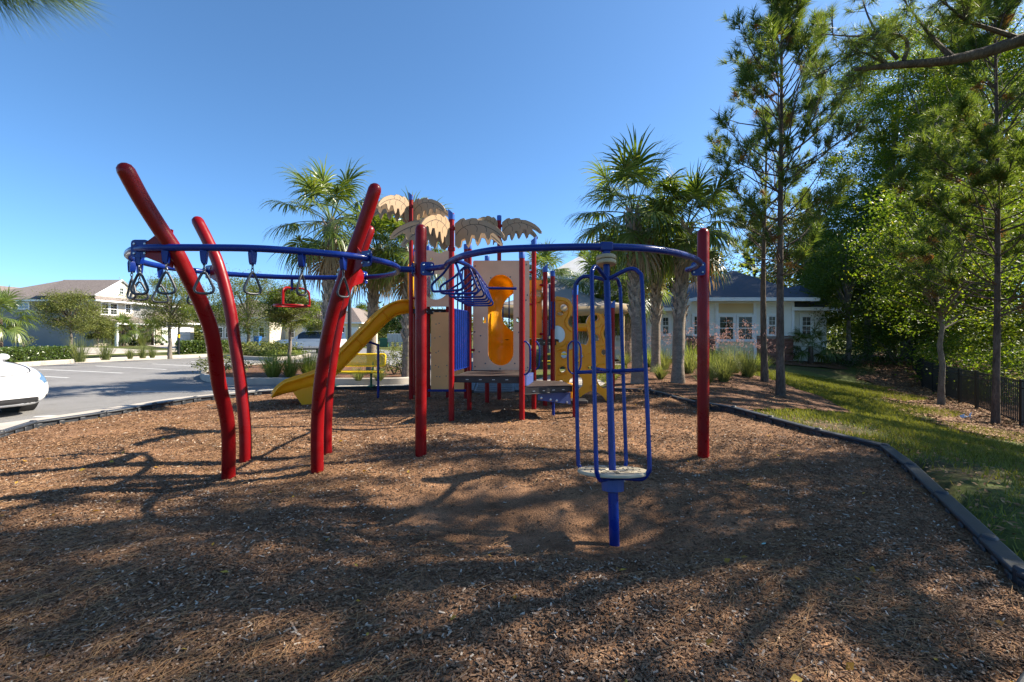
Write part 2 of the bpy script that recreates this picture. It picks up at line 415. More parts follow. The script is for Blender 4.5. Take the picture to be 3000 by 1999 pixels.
# mulch surface
mx_ = np.arange(-7.0, 4.4, 0.05); my_ = np.arange(-1.2, 11.4, 0.05)
mulch = grid_mesh('mulch_bed', mx_, my_, mz, MULCH, keep=lambda x, y: inside(POLY, x, y))
tag(mulch, 'brown wood chip mulch covering the play area', None, None, 'structure')

def flat(name, pts, z, m, kind='structure', parent=None, th=0.0):
    mb = MB()
    pts = [(p[0], p[1]) for p in pts]
    tri = tessellate_polygon([[Vector((p[0], p[1], 0)) for p in pts]])
    if th == 0:
        mb.add([(p[0], p[1], z) for p in pts], [tuple(t) for t in tri])
    else:
        mb.prism(pts, [], lambda u, v: (u, v, z - th / 2), (0, 0, 1), th)
    o = mb.build(name, m, parent, smooth=0)
    if kind: tag(o, kind=kind)
    return o
# parking lot and road
LOTZ = -0.06
lot = [(-80, 2), (-6.9, 2.2), (-7.1, 6.2), (-6.6, 7.6), (-6.0, 9.6), (-4.0, 11.9), (-2.0, 12.6), (-0.9, 12.7), (-0.3, 15.0), (3.0, 24.0), (3.0, 33.0), (-8, 36.0), (-25, 60), (-80, 60)]
flat('parking_lot', lot, LOTZ, ASPH)
# flush concrete walk beside the mulch border
def offset_line(pts, d):
    out = []
    for i, p in enumerate(pts):
        a = pts[max(0, i - 1)]; b = pts[min(len(pts) - 1, i + 1)]
        t = Vector((b[0] - a[0], b[1] - a[1])).normalized(); out.append((p[0] - t.y * d, p[1] + t.x * d))
    return out
bl2 = [(-6.75, 2.6)] + [(p.x, p.y) for p in BL[:7]]
in_ = offset_line(bl2, 0.06); ou_ = offset_line(bl2, 0.62)
flat('sidewalk', in_ + ou_[::-1], 0.035, CONC, th=0.12)
# concrete apron behind the back border, walk to the clubhouse
flat('path', [(-0.95, 11.55), (0.45, 11.45), (2.2, 11.6), (4.2, 17.0), (5.6, 22.6), (3.8, 23.0), (2.2, 17.6), (0.6, 13.4), (-0.95, 12.9)], 0.02, CONC)

def kerb(name, pts, closed=False, w=0.16, h=0.13, m=CONC, parent=None):
    mb = MB(); P = [Vector((p[0], p[1], 0)) for p in pts]; n = len(P)
    prof = [(-w / 2, -0.1), (-w / 2, h - 0.03), (-w / 2 + 0.03, h), (w / 2 - 0.02, h), (w / 2, h - 0.02), (w / 2, -0.1)]
    vs = []
    for i in range(n):
        a = P[(i - 1) % n] if (closed or i > 0) else P[i]; b = P[(i + 1) % n] if (closed or i < n - 1) else P[i]
        t = (b - a).normalized(); nn = Vector((-t.y, t.x, 0))
        for (u, v) in prof: vs.append(P[i] + nn * u + Vector((0, 0, v)))
    k = len(prof); fs = []
    for i in range(n if closed else n - 1):
        i2 = (i + 1) % n
        for j in range(k - 1): fs.append((i * k + j, i * k + j + 1, i2 * k + j + 1, i2 * k + j))
    mb.add(vs, fs)
    o = mb.build(name, m, parent); 
    if parent is None: tag(o, kind='structure')
    return o
# planting island between the bays and the play area
isl = [gp(x, y) for x, y in [(598, 1106), (612, 1093), (690, 1079), (800, 1072), (1000, 1068), (1110, 1072), (1165, 1082), (1200, 1098), (1208, 1116), (1100, 1121), (960, 1121), (800, 1120), (660, 1119)]]
isl = [p.to_2d() for p in spline([p for p in isl], 4, closed=True)]
flat('planting_bed', isl, 0.085, STRAW, th=0.2)
kerb('kerb', isl, True)
# far island with hedges and street trees
far = [gp(x, y) for x, y in [(-260, 1098), (20, 1074), (180, 1063), (330, 1055), (507, 1048), (620, 1043), (724, 1051), (800, 1055), (872, 1050), (905, 1041), (860, 1036), (700, 1031), (520, 1034), (330, 1041), (180, 1048), (60, 1056), (-240, 1076)]]
far = [p.to_2d() for p in far]
flat('grass_verge', far, 0.09, GROUND, th=0.2)
kerb('kerb', far, True, w=0.2, h=0.14)
# lawns and drive of the houses across the lot
hl = [gp(x, y) for x, y in [(-500, 1058), (60, 1050), (330, 1039), (520, 1032), (700, 1029), (860, 1031), (900, 1020), (860, 1008), (600, 1006), (-500, 1008)]]
flat('front_lawn', [p.to_2d() for p in hl], 0.03, GROUND)
dr = [gp(x, y) for x, y in [(-400, 1052), (60, 1042), (352, 1037), (560, 1033), (600, 1030), (430, 1028), (330, 1022), (235, 1019), (205, 1020), (200, 1024), (60, 1030), (-400, 1035)]]
flat('driveway', [p.to_2d() for p in dr], 0.06, CONC)
dr2 = [gp(x, y) for x, y in [(560, 1034), (640, 1031), (520, 1011), (420, 1012)]]
flat('driveway', [p.to_2d() for p in dr2], 0.055, CONC)
# painted bay lines
LINE = mat('road_paint', (0.62, 0.62, 0.60), 0.7, 0.12, 5, dirt=0.5, dirtcol=(0.3, 0.3, 0.29))
for (a, b) in [((70, 1096), (201, 1102)), ((112, 1078), (360, 1089)), ((281, 1069), (488, 1079)), ((446, 1063), (640, 1073)), ((367, 1142), (700, 1139)), ((100, 1212), (172, 1209)), ((-120, 1118), (40, 1124)), ((252, 1055), (300, 1055)), ((560, 1056), (660, 1062))]:
    A, B = gp(*a), gp(*b); t = (B - A).normalized(); n = Vector((-t.y, t.x, 0)) * 0.05
    flat('bay_line', [A + n, B + n, B - n, A - n], LOTZ + 0.005, LINE)
# pine straw bed under the palms
bed = [(1.0, 10.6), (2.2, 10.1), (2.9, 9.9), (3.35, 8.4), (3.75, 7.9), (4.9, 8.6), (6.6, 9.6), (7.9, 10.6), (8.6, 12.4), (8.9, 15.5), (8.4, 18.5), (9.5, 21.5), (16.6, 22.4), (17.2, 24.0), (4, 24.0), (5.6, 22.8), (4.3, 17.0), (2.6, 12.0)]
def bedz(x, y): return gz(x, y) + 0.012 + 0.05 * np.exp(-(((x - 6.8) / 0.9) ** 2 + ((y - 11.3) / 0.7) ** 2)) + 0.015 * np.sin(3 * x) * np.sin(2.6 * y)
tag(grid_mesh('pine_straw_bed', np.arange(0.9, 17.4, 0.15), np.arange(7.7, 24.2, 0.15), bedz, STRAW, keep=lambda x, y: inside(bed, x, y) & ~inside(POLY, x, y) & (dist_poly(POLY, x, y) > 0.13)), kind='structure')
# bare leaf-litter strip along the fence
def strip(x, y):
    d = (fence_x(y) - x) * 0.87; nn = 0.7 * np.sin(y * 1.3) + 0.4 * np.sin(y * 3.1)
    return (d < 1.9 + nn * 0.6) & (d > -6)
tag(grid_mesh('leaf_litter', np.arange(9.5, 40, 0.2), np.arange(9.0, 36, 0.2), lambda x, y: gz(x, y) + 0.01 + 0.01 * np.sin(4 * x) * np.sin(3.7 * y), STRAW, keep=strip), kind='structure')

# ------------------------------------------------------------------ border of interlocking plastic timbers
border = thing('playground_border', 'black plastic timber edging around the brown mulch', 'edging', (0, 5, 0))
def timber(a, b):
    a = Vector((a[0], a[1], 0)); b = Vector((b[0], b[1], 0)); L = (b - a).length; t = (b - a) / L; n = Vector((t.y, -t.x, 0))   # n points to the mulch
    mb = MB(); rot = Matrix((t, n, Vector((0, 0, 1)))).transposed(); c = (a + b) / 2
    j = random.uniform(-0.008, 0.008)
    def bx(u0, u1, w0, w1, z0, z1): mb.box(c + t * ((u0 + u1) / 2) + n * ((w0 + w1) / 2) + Vector((0, 0, (z0 + z1) / 2 + j)), (u1 - u0, w1 - w0, z1 - z0), rot)
    h = L / 2
    bx(-h + 0.004, h - 0.004, -0.05, 0.03, -0.12, BT - 0.035)
    bx(-h + 0.004, h - 0.004, -0.055, 0.055, BT - 0.034, BT)
    k = max(2, int(L / 0.26))
    for i in range(k + 1):
        u = -h + 0.05 + (L - 0.1) * i / k
        bx(u - 0.04, u + 0.04, 0.031, 0.056, -0.12, BT - 0.036)
    mb.lathe([(0.045, -0.1), (0.045, BT + 0.012), (0.03, BT + 0.018)], a + Vector((0, 0, j)), 12)
    o = mb.build('timber', BORDER, border, smooth=30, bevel=0.012)
    return o
def timbers(pts):
    for i in range(len(pts) - 1):
        a, b = pts[i], pts[i + 1]; L = (b - a).length; k = max(1, round(L / 1.15))
        for q in range(k): timber(a.lerp(b, q / k), a.lerp(b, (q + 1) / k))
timbers([NEAR[-1]] + BL); timbers(BR_ + NEAR[:6])

# access ramp: grey half-ramp in the gap of the border
ramp = thing('access_ramp', 'low grey plastic entry ramp leading down into the mulch behind the deck', 'ramp', (-0.25, 10.9, 0))
RAMPM = mat('grey_ramp_plastic', (0.16, 0.17, 0.18), 0.6, 0.15, 8, bump=0.1, bscale=60)
x0, x1 = BL[-1].x + 0.12, BR_[0].x - 0.05
yy = BL[-1].y
mb = MB()
mb.add([(x0, yy - 0.95, 0.03), (x1, yy - 0.95, 0.03), (x1, yy + 0.1, 0.16), (x0, yy + 0.1, 0.16), (x0, yy + 0.35, 0.16), (x1, yy + 0.35, 0.16), (x0, yy + 0.35, -0.1), (x1, yy + 0.35, -0.1), (x0, yy - 0.95, -0.1), (x1, yy - 0.95, -0.1)], [(0, 1, 2, 3), (3, 2, 5, 4), (4, 5, 7, 6), (1, 0, 8, 9), (0, 3, 4, 6, 8), (1, 9, 7, 5, 2)])
mb.build('ramp_deck', RAMPM, ramp)
for i in range(5):
    v = -0.85 + i * 0.2
    MB().b2(x0 + 0.05, x1 - 0.05, yy + v, yy + v + 0.04, 0.055 + i * 0.025, 0.068 + i * 0.025).build('tread', RAMPM, ramp)
for sx in (x0 - 0.06, x1 + 0.06):
    m2 = MB(); m2.add([(sx - 0.06, yy - 1.0, -0.05), (sx + 0.06, yy - 1.0, -0.05), (sx + 0.06, yy - 1.0, 0.06), (sx - 0.06, yy - 1.0, 0.06), (sx - 0.06, yy + 0.2, -0.05), (sx + 0.06, yy + 0.2, -0.05), (sx + 0.06, yy + 0.2, 0.24), (sx - 0.06, yy + 0.2, 0.24)], [(0, 1, 2, 3), (4, 7, 6, 5), (3, 2, 6, 7), (0, 3, 7, 4), (1, 5, 6, 2), (0, 4, 5, 1)])
    m2.build('side_curb', BORDER, ramp, bevel=0.015)
# ------------------------------------------------------------------ ring climber on four bent red poles
RZ = 2.12
def ringpt(px, py): return at(px, py, FPX * (RZ - CAMH) / (HOR - py))
ring_px = [(606, 726), (740, 728), (874, 736), (1027, 750), (1090, 760), (1146, 774), (1168, 789), (1150, 803), (1069, 813), (855, 813), (663, 803), (560, 792), (491, 784), (422, 770), (378, 752), (382, 736), (411, 729), (464, 726)]
RING = [ringpt(*p) for p in ring_px]
ringc = thing('ring_climber', 'blue overhead loop rail carried by four bent red poles', 'climber', (-2.5, 4.9, 0))
MB().tube(spline(RING, 7, True), 0.0305, 12, closed=True).build('ring_rail', BLUE, ringc)
poles = [
    ([(669, 1383), (668, 1250), (641, 1122), (622, 985), (591, 894), (549, 806), (514, 738), (468, 669), (415, 585), (369, 501)], 289, 372),
    ([(930, 1378), (929, 1280), (934, 1165), (946, 1067), (962, 971), (987, 876), (1026, 764), (1062, 665), (1098, 556)], 287, 302),
    ([(719, 1345), (718, 1258), (706, 1131), (688, 1003), (672, 898), (640, 776), (609, 707), (580, 650)], 262, 257),
    ([(957, 1332), (956, 1280), (960, 1162), (976, 1035), (1006, 876), (1030, 803), (1056, 745), (1082, 676)], 252, 244)]
POLEPTS = []
for pp, s0, s1 in poles:
    P = []
    y0, y1 = pp[0][1], pp[-1][1]
    for (x, y) in pp:
        t = (y0 - y) / (y0 - y1); s = s0 + (s1 - s0) * max(0, t) ** 1.3
        P.append(at(x, y, FPX / s))
    P[0].z = mzf(P[0].x, P[0].y) - 0.1
    sp = spline(P, 5); POLEPTS.append(sp)
    MB().tube(sp, 0.0625, 20, dome=True).build('pole', RED, ringc)
# clamp brackets between poles and ring
def plate(c, t, name, parent, w=0.15, h=0.17):
    """blue bolted flange plate, lying in the plane of direction t and the vertical"""
    t = Vector(t).normalized(); up = Vector((0, 0, 1)); n = t.cross(up).normalized()
    out = []
    for (cx, cy, a0) in ((w / 2 - 0.03, h / 2 - 0.03, 0), (-w / 2 + 0.03, h / 2 - 0.03, 90), (-w / 2 + 0.03, -h / 2 + 0.03, 180), (w / 2 - 0.03, -h / 2 + 0.03, 270)):
        for k in range(4): a = R(a0 + 30 * k); out.append((cx + 0.03 * math.cos(a), cy + 0.03 * math.sin(a)))
    o = MB().prism(out, [], lambda u, v: c + t * u + up * v, n, 0.012).build(name, BLUE, parent, bevel=0.003)
    b = MB()
    for su in (-1, 1):
        for sv in (-1, 1):
            p = c + t * su * (w / 2 - 0.03) + up * sv * (h / 2 - 0.035)
            for q in (-1, 1): b.lathe([(0.011, 0), (0.011, 0.006), (0.007, 0.010)], p + n * q * 0.006, 8, frame_to(n * q))
    tag(b.build('bolts', STEEL, o), kind='stuff')
    return o
def bracket(pole_i, k_px, target):
    sp = POLEPTS[pole_i]; tgt = ringpt(*target)
    pz = min(sp, key=lambda p: abs(p.z - RZ))
    d = Vector((tgt.x - pz.x, tgt.y - pz.y, 0)); L = d.length; t = d.normalized()
    up = Vector((0, 0, 1)); n = t.cross(up)
    tri = [(0.0, -0.16), (L - 0.05, -0.07), (L - 0.05, 0.05), (0.06, 0.17), (0.0, 0.16)]
    MB().prism(tri, [], lambda u, v: Vector((pz.x, pz.y, RZ)) + t * u + up * v, n, 0.014).build('gusset', RED, ringc, bevel=0.003)
    plate(tgt + n * 0.0, t, 'flange', ringc, 0.15, 0.15)
bracket(0, 0, (411, 729)); bracket(1, 0, (1073, 758)); bracket(2, 0, (612, 797)); bracket(3, 0, (1069, 813))
# stub from the tip of the loop to the straight post of the arch
LPOST = gp(1233, 1342); RPOST = gp(2060, 1342)
MB().tube([RING[6] + Vector((0, 0, 0)), Vector((LPOST.x - 0.07, LPOST.y - 0.0, RZ))], 0.034, 12).build('stub_pipe', BLUE, ringc)
plate(Vector((LPOST.x - 0.085, LPOST.y, RZ)), Vector((0, 1, 0)), 'flange', ringc, 0.12, 0.15)

# trapeze handles hanging on short chains
def make_handle():
    t = thing('trapeze_handle', 'x', 'handle')
    out = [(-0.022, 0.0), (0.022, 0.0), (0.026, -0.02), (0.020, -0.085), (0.012, -0.105), (-0.012, -0.105), (-0.020, -0.085), (-0.026, -0.02)]
    MB().prism(out, [], lambda u, v: (u, 0, v - 0.022), (0, 1, 0), 0.035).build('hanger', BLUE, t, bevel=0.006)
    ch = MB()
    for i in range(3):
        z = -0.128 - i * 0.026
        pts = [Vector((0.010 * math.cos(a), 0, 0.018 * math.sin(a))) for a in np.linspace(0, 2 * math.pi, 10, endpoint=False)]
        if i % 2: pts = [Vector((0, p.x, p.z)) for p in pts]
        ch.tube([p + Vector((0, 0, z)) for p in pts], 0.004, 6, closed=True)
    ch.sphere((0, 0, -0.20), 0.014, 8, 6)
    ch.build('chain', CHAIN, t)
    tri = [(0, -0.203), (0.015, -0.212), (0.040, -0.262), (0.062, -0.315), (0.069, -0.342), (0.062, -0.364), (0.040, -0.376), (0.0, -0.379), (-0.040, -0.376), (-0.062, -0.364), (-0.069, -0.342), (-0.062, -0.315), (-0.040, -0.262), (-0.015, -0.212)]
    MB().tube(spline([(x, 0, z) for x, z in tri], 5, True), 0.0105, 10, closed=True).build('grip', GRIP, t)
    return t
H0 = make_handle()
hand = [((487, 726), 10, 'trapeze handle on the front rail nearest the left bent red pole'),
        ((598, 726), 18, 'trapeze handle on the front rail between the two left bent red poles'),
        ((740, 728), 60, 'trapeze handle hanging mid way along the front blue rail'),
        ((884, 737), 84, 'trapeze handle seen edge on in front of the red hand wheel'),
        ((1006, 748), 66, 'trapeze handle on the front rail beside the right bent red poles'),
        ((409, 730), 0, 'front trapeze handle in the cluster at the left end of the loop rail'),
        ((386, 757), -25, 'leftmost trapeze handle at the outer end of the loop rail'),
        ((409, 766), 25, 'rear trapeze handle in the cluster at the left end of the loop rail'),
        ((470, 781), 30, 'trapeze handle on the back rail behind the left bent red pole'),
        ((567, 793), 70, 'trapeze handle on the back rail beside the rear left bent pole')]
for i, (p, a, lab) in enumerate(hand):
    o = H0 if i == 0 else copy_tree(H0)
    w = ringpt(*p); o.location = (w.x, w.y, RZ - 0.005); o.rotation_euler = (0, 0, R(a)); o['label'] = lab; o['group'] = 'trapeze handles on the loop rail'
# red hand wheel under the back rail
w = ringpt(855, 813)
wheel = thing('hand_wheel', 'small red steering-wheel spinner hanging under the back of the blue loop', 'hand wheel', (w.x, w.y, RZ))
MB().tube([w, w + Vector((0, 0, -0.17))], 0.017, 10).build('spindle', BLUE, wheel)
hc = w + Vector((0, 0, -0.365)); rr = 0.205
MB().tube([hc + Vector((rr * math.cos(a), rr * math.sin(a), 0)) for a in np.linspace(0, 2 * math.pi, 36, endpoint=False)], 0.0135, 10, closed=True).build('rim', RED2, wheel)
for a in (25, 145, 265):
    d = Vector((math.cos(R(a)), math.sin(R(a)), 0))
    MB().tube(spline([hc + Vector((0, 0, 0.225)), hc + d * rr * 0.55 + Vector((0, 0, 0.225)), hc + d * rr * 0.92 + Vector((0, 0, 0.19)), hc + d * rr + Vector((0, 0, 0.10)), hc + d * rr], 5), 0.0125, 9).build('spoke', RED2, wheel)

# ------------------------------------------------------------------ arch with two straight posts and the loop ladder
arch = thing('arch_climber', 'blue overhead arch between two straight red posts with loop ladder', 'climber', (0.6, 5.1, 0))
for p, top in ((LPOST, 657), (RPOST, 668)):
    zt = at(0, top, p.y).z
    MB().tube([(p.x, p.y, mzf(p.x, p.y) - 0.1), (p.x, p.y, 1.2), (p.x, p.y, zt - 0.0635)], 0.0635, 22, dome=True).build('post', RED, arch)
apx = [(1262, 787), (1303, 781), (1313, 771), (1343, 755), (1382, 744), (1458, 732), (1560, 727), (1691, 724), (1775, 724), (1882, 728), (1959, 737), (2009, 749), (2040, 761), (2050, 772), (2036, 783), (2014, 791)]
AR = [ringpt(*p) for p in apx]
MB().tube(spline(AR, 7), 0.0305, 14).build('arch_rail', BLUE, arch)
for p, q, sgn in ((LPOST, AR[0], 1), (RPOST, AR[-1], -1)):
    c = Vector((p.x + sgn * 0.06, p.y - 0.075, RZ))
    MB().tube([q, Vector((p.x + sgn * 0.03, p.y - 0.05, RZ))], 0.03, 12).build('clamp_arm', BLUE, arch)
    plate(c + Vector((sgn * 0.03, -0.01, 0)), Vector((1, 0.25 * sgn, 0)), 'flange', arch, 0.15, 0.15)
lpx = [(1306, 777), (1330, 766), (1352, 769), (1382, 786), (1400, 806), (1414, 826), (1429, 845)]
LR = [ringpt(*p) for p in lpx]
lsp = spline(LR, 8)
MB().tube(lsp, 0.0225, 12).build('ladder_rail', BLUE, arch)
MB().tube([LR[-1], at(1513, 846, FPX / 187)], 0.021, 12).build('cross_bar', BLUE, arch)
# seven triangular loops hanging from the rail
cum = [0]
for i in range(1, len(lsp)): cum.append(cum[-1] + (lsp[i] - lsp[i - 1]).length)
for k in range(7):
    d = cum[-1] * (0.10 + 0.85 * k / 6); i = max(j for j in range(len(cum)) if cum[j] <= d); c = lsp[i]
    tg = (lsp[min(i + 1, len(lsp) - 1)] - lsp[max(i - 1, 0)]); tg.z = 0; sd_ = Vector((tg.y, -tg.x, 0)).normalized()
    sd_ = (sd_ * 0.5 + Vector((1, 0, 0)) * 0.9).normalized()
    shp = [(-0.05, -0.01), (0.02, -0.03), (0.10, -0.11), (0.185, -0.20), (0.205, -0.245), (0.185, -0.283), (0.10, -0.29), (-0.10, -0.29), (-0.185, -0.283), (-0.205, -0.245), (-0.185, -0.20), (-0.10, -0.11)]
    MB().tube(spline([c + sd_ * u + Vector((0, 0, v)) for u, v in [(q[0] - 0.11 * min(1, -q[1] / 0.2), q[1]) for q in shp]], 5, True), 0.0125, 9, closed=True).build('loop', BLUE, arch)
# bracket that carries the spinner
AP = ringpt(1776, 724)
MB().box(AP + Vector((0, 0, 0)), (0.105, 0.078, 0.075)).box(AP + Vector((0, 0, -0.06)), (0.062, 0.06, 0.09)).build('spinner_clamp', BLUE, arch, bevel=0.012)

# ------------------------------------------------------------------ standing spinner (tilted pole, cage of bars, round foot plate)
base = gp(1797, 1597, -0.19); topc = AP + Vector((0, 0, -0.1))
bx_ = Vector((0.775, 3.44, -0.19)); AX = (topc - bx_).normalized()
spin = thing('standing_spinner', 'tall blue standing spinner cage with round cream foot plate in front', 'spinner', (bx_.x, bx_.y, mzf(bx_.x, bx_.y)))
def along(z): return bx_ + AX * ((z - bx_.z) / AX.z)
MB().tube([bx_ - AX * 0.15, along(0.22)], 0.039, 18).build('base_post', BLUE, spin)
MB().tube([along(0.3), topc], 0.0275, 16).build('centre_pole', BLUE, spin)
fr = frame_to(AX)
MB().lathe([(0.05, -0.115), (0.085, -0.105), (0.088, -0.02), (0.06, -0.005)], along(0.30), 14, fr).build('hub', BLUEPANEL, spin, smooth=25)
disc = MB().lathe([(0.03, 0.0), (0.262, 0.0), (0.268, 0.006), (0.268, 0.020), (0.262, 0.026), (0.055, 0.026), (0.05, 0.020), (0.03, 0.020)], along(0.322), 48, fr).build('foot_plate', CREAMP, spin)
tb = MB()
for a in np.arange(0, 360, 30):
    for r_ in (0.11, 0.16, 0.21):
        p = along(0.322) + fr @ Vector((r_ * math.cos(R(a)), r_ * math.sin(R(a)), 0.0275)); tb.box(p, (0.035, 0.006, 0.004), fr @ rotz(R(a + 65)))
tag(tb.build('tread_slots', ENGR, disc), kind='stuff')
rC = 0.292
cage = [(0.29, -0.20), (-0.20, -0.29), (-0.29, 0.20), (0.20, 0.29)]
for (cx, cy) in cage:
    d = Vector((cx, cy, 0)).normalized(); d = (d - AX * d.dot(AX)).normalized()
    lo = along(0.295); hi = along(1.89)
    path = [lo + d * 0.05, lo + d * (rC - 0.09), lo + d * (rC - 0.045) + AX * 0.015, lo + d * (rC - 0.012) + AX * 0.06, lo + d * rC + AX * 0.16, along(1.2) + d * rC, hi + d * rC - AX * 0.12, hi + d * (rC - 0.02) - AX * 0.03, hi + d * (rC - 0.07) + AX * 0.01, hi + d * (rC - 0.14) + AX * 0.005, hi + d * 0.01 - AX * 0.045]
    MB().tube(spline(path, 5), 0.0165, 10).build('cage_bar', BLUE, spin)
    MB().tube([along(1.10), along(1.10) + d * rC], 0.0155, 10).build('cross_bar', BLUE, spin)
for zz in (-0.038, -0.078):
    MB().lathe([(0.03, -0.017), (0.078, -0.017), (0.083, -0.01), (0.083, 0.01), (0.078, 0.017), (0.03, 0.017)], topc + AX * (zz + 0.045), 28, fr).build('bearing_disc', BEARTAN, spin)

# ------------------------------------------------------------------ main play structure
play = thing('play_structure', 'red blue and yellow play structure with decks slide and palm toppers', 'play structure', (-0.4, 9.0, 0))
POSTS = {}
def post(key, px, by, ty, r=0.0445, cap='slant', Y=None, a=0, m=RED2):
    g = gp(px, by) if Y is None else Vector(((px - 1500) * Y / FPX, Y, 0))
    zt = at(px, ty, g.y).z
    o = MB().tube([(g.x, g.y, mzf(g.x, g.y) - 0.1), (g.x, g.y, zt * 0.5), (g.x, g.y, zt - 0.02)], r, 16).build('post', m, play)
    c = MB(); rc = r * 1.10
    if cap == 'slant':
        vs = []; n = 18
        for lvl in (0, 1):
            for j in range(n):
                an = 2 * math.pi * j / n; rr_ = rc if lvl == 0 else rc * 1.12
                vs.append((g.x + rr_ * math.cos(an), g.y + rr_ * math.sin(an), zt - 0.12 + (0 if lvl == 0 else 0.12 + 0.05 * math.cos(an - R(a)))))
        c.add(vs, [(j, (j + 1) % n, n + (j + 1) % n, n + j) for j in range(n)] + [tuple(range(n, 2 * n)), tuple(range(n - 1, -1, -1))])
    else:
        c.lathe([(rc, -0.11), (rc, -0.01), (rc * 0.9, 0.0)], (g.x, g.y, zt), 18)
    c.build('post_cap', BLUEP, o)
    POSTS[key] = (g, zt)
    return o
post('p1', 1204, 1171.6, 570, a=180); post('p2', 1322.5, 1235, 622, a=180); post('p3', 1375, 1201, 713, cap='flat')
post('p4', 1529, 1237, 737, cap='flat'); post('p5', 1564, 1197, 700, a=0); post('p6', 1597, 1187, 780, a=0); post('p7', 1619, 1184, 794, cap='flat')
post('p8', 1685, 1224, 843, a=0); post('p9', 1255, 1165, 722, cap='flat'); post('p10', 1365, 1166.5, 716, cap='flat'); post('p11', 1427, 1179, 750, cap='flat')
post('p12', 1462.5, 1169, 632, cap='flat'); post('p14', 1795, 1172, 886, a=0)
post('p15', 1312, 1166, 740, cap='flat'); post('p16', 1216, 1159, 735, cap='flat')
def PP(k, z): g = POSTS[k][0]; return Vector((g.x, g.y, z))
def deck(keys, z, name='deck', th=0.10, shrink=0.05):
    pts = [Vector((POSTS[k][0].x, POSTS[k][0].y)) if isinstance(k, str) else Vector(k) for k in keys]
    c = sum(pts, Vector((0, 0))) / len(pts); pts = [p + (c - p).normalized() * shrink for p in pts]
    o = MB().prism([tuple(p) for p in pts], [], lambda u, v: (u, v, z - th / 2), (0, 0, 1), th).build(name, BLACKV, play, bevel=0.012)
    MB().prism([tuple(p + (c - p).normalized() * 0.03) for p in pts], [], lambda u, v: (u, v, z + 0.003), (0, 0, 1), 0.006).build('deck_mat', DECKTOP, o)
    sl = MB()
    for i in range(len(pts)):
        a, b = pts[i], pts[(i + 1) % len(pts)]; L = (b - a).length; t = (b - a) / L; n = Vector((t.y, -t.x))
        if (c - a).dot(n) > 0: n = -n
        for q in np.linspace(0.2, 0.8, 4):
            p = a + t * L * q + n * 0.002
            sl.box((p.x, p.y, z - 0.055), (0.045, 0.004, 0.012), Matrix(((t.x, n.x, 0), (t.y, n.y, 0), (0, 0, 1))))
    tag(sl.build('deck_slots', STEEL, o), kind='stuff')
    return o
deck(['p2', 'p4', 'p5', 'p3'], 0.72)
deck(['p1', 'p15', (-1.1, 10.75), (-2.15, 10.6)], 1.93)
deck(['p5', (1.0, 9.25), (0.95, 10.3), (-0.3, 10.5), 'p11'], 1.28)
deck(['p4', 'p8', (0.95, 8.35), 'p5'], 0.53)
def clamp(p, d, L=0.09, m=RED2):
    d = Vector(d).normalized()
    MB().lathe([(0.018, 0.03), (0.024, 0.04), (0.024, L), (0.016, L + 0.01)], p, 10, frame_to(d)).build('clamp', m, play)
# --- big tan panel with the tube opening, standing behind the front deck
PY = 8.42
def pp(px, py): v = at(px, py, PY); return (v.x, v.z)
def pill(x0, x1, y0, y1, n=14):
    r = (x1 - x0) / 2; cx = (x0 + x1) / 2
    return [pp(cx + r * math.cos(a), y0 + r - r * math.sin(a)) for a in np.linspace(0, math.pi, n)] + [pp(cx - r * math.cos(a), y1 - r + r * math.sin(a)) for a in np.linspace(0, math.pi, n)]
def rrect(x0, x1, y0, y1, r):
    o = []
    for cx, cy, a0 in ((x1 - r, y1 - r, 0), (x0 + r, y1 - r, 90), (x0 + r, y0 + r, 180), (x1 - r, y0 + r, 270)):
        for k in range(5): a = R(a0 + 22.5 * k); o.append((cx + r * math.cos(a), cy + r * math.sin(a)))
    return o
(ax, az), (bx2, bz) = pp(1386, 1087), pp(1551, 764)
slot1 = rrect(pp(1415, 0)[0], pp(1424, 0)[0], pp(0, 947)[1], pp(0, 930)[1], 0.012); slot2 = rrect(pp(1513, 0)[0], pp(1520, 0)[0], pp(0, 946)[1], pp(0, 930)[1], 0.012)
tunnel = MB().prism(rrect(ax, bx2, az, bz, 0.03), [pill(1430, 1504, 805, 1071), slot1, slot2], lambda u, v: (u, PY, v), (0, 1, 0), 0.022).build('tunnel_panel', TAN, play, bevel=0.004)
bo = MB()
for (x, y) in [(1392, 780), (1542, 776), (1438, 815), (1495, 812), (1391, 973), (1408, 984), (1404, 1031), (1392, 1074), (1422, 1065), (1465, 1080), (1508, 1065), (1520, 974), (1545, 865), (1546, 1077), (1541, 880)]:
    u, v = pp(x, y); bo.lathe([(0.014, 0), (0.013, 0.006), (0.006, 0.010)], (u, PY - 0.011, v), 8, frame_to((0, -1, 0)))
tag(bo.build('bolts', CHAIN, tunnel), kind='stuff')
for z in (2.55, 1.95, 1.1): clamp(PP('p3', z), (1, 0.15, 0)); clamp(PP('p5', z), (-1, -0.6, 0), 0.1)
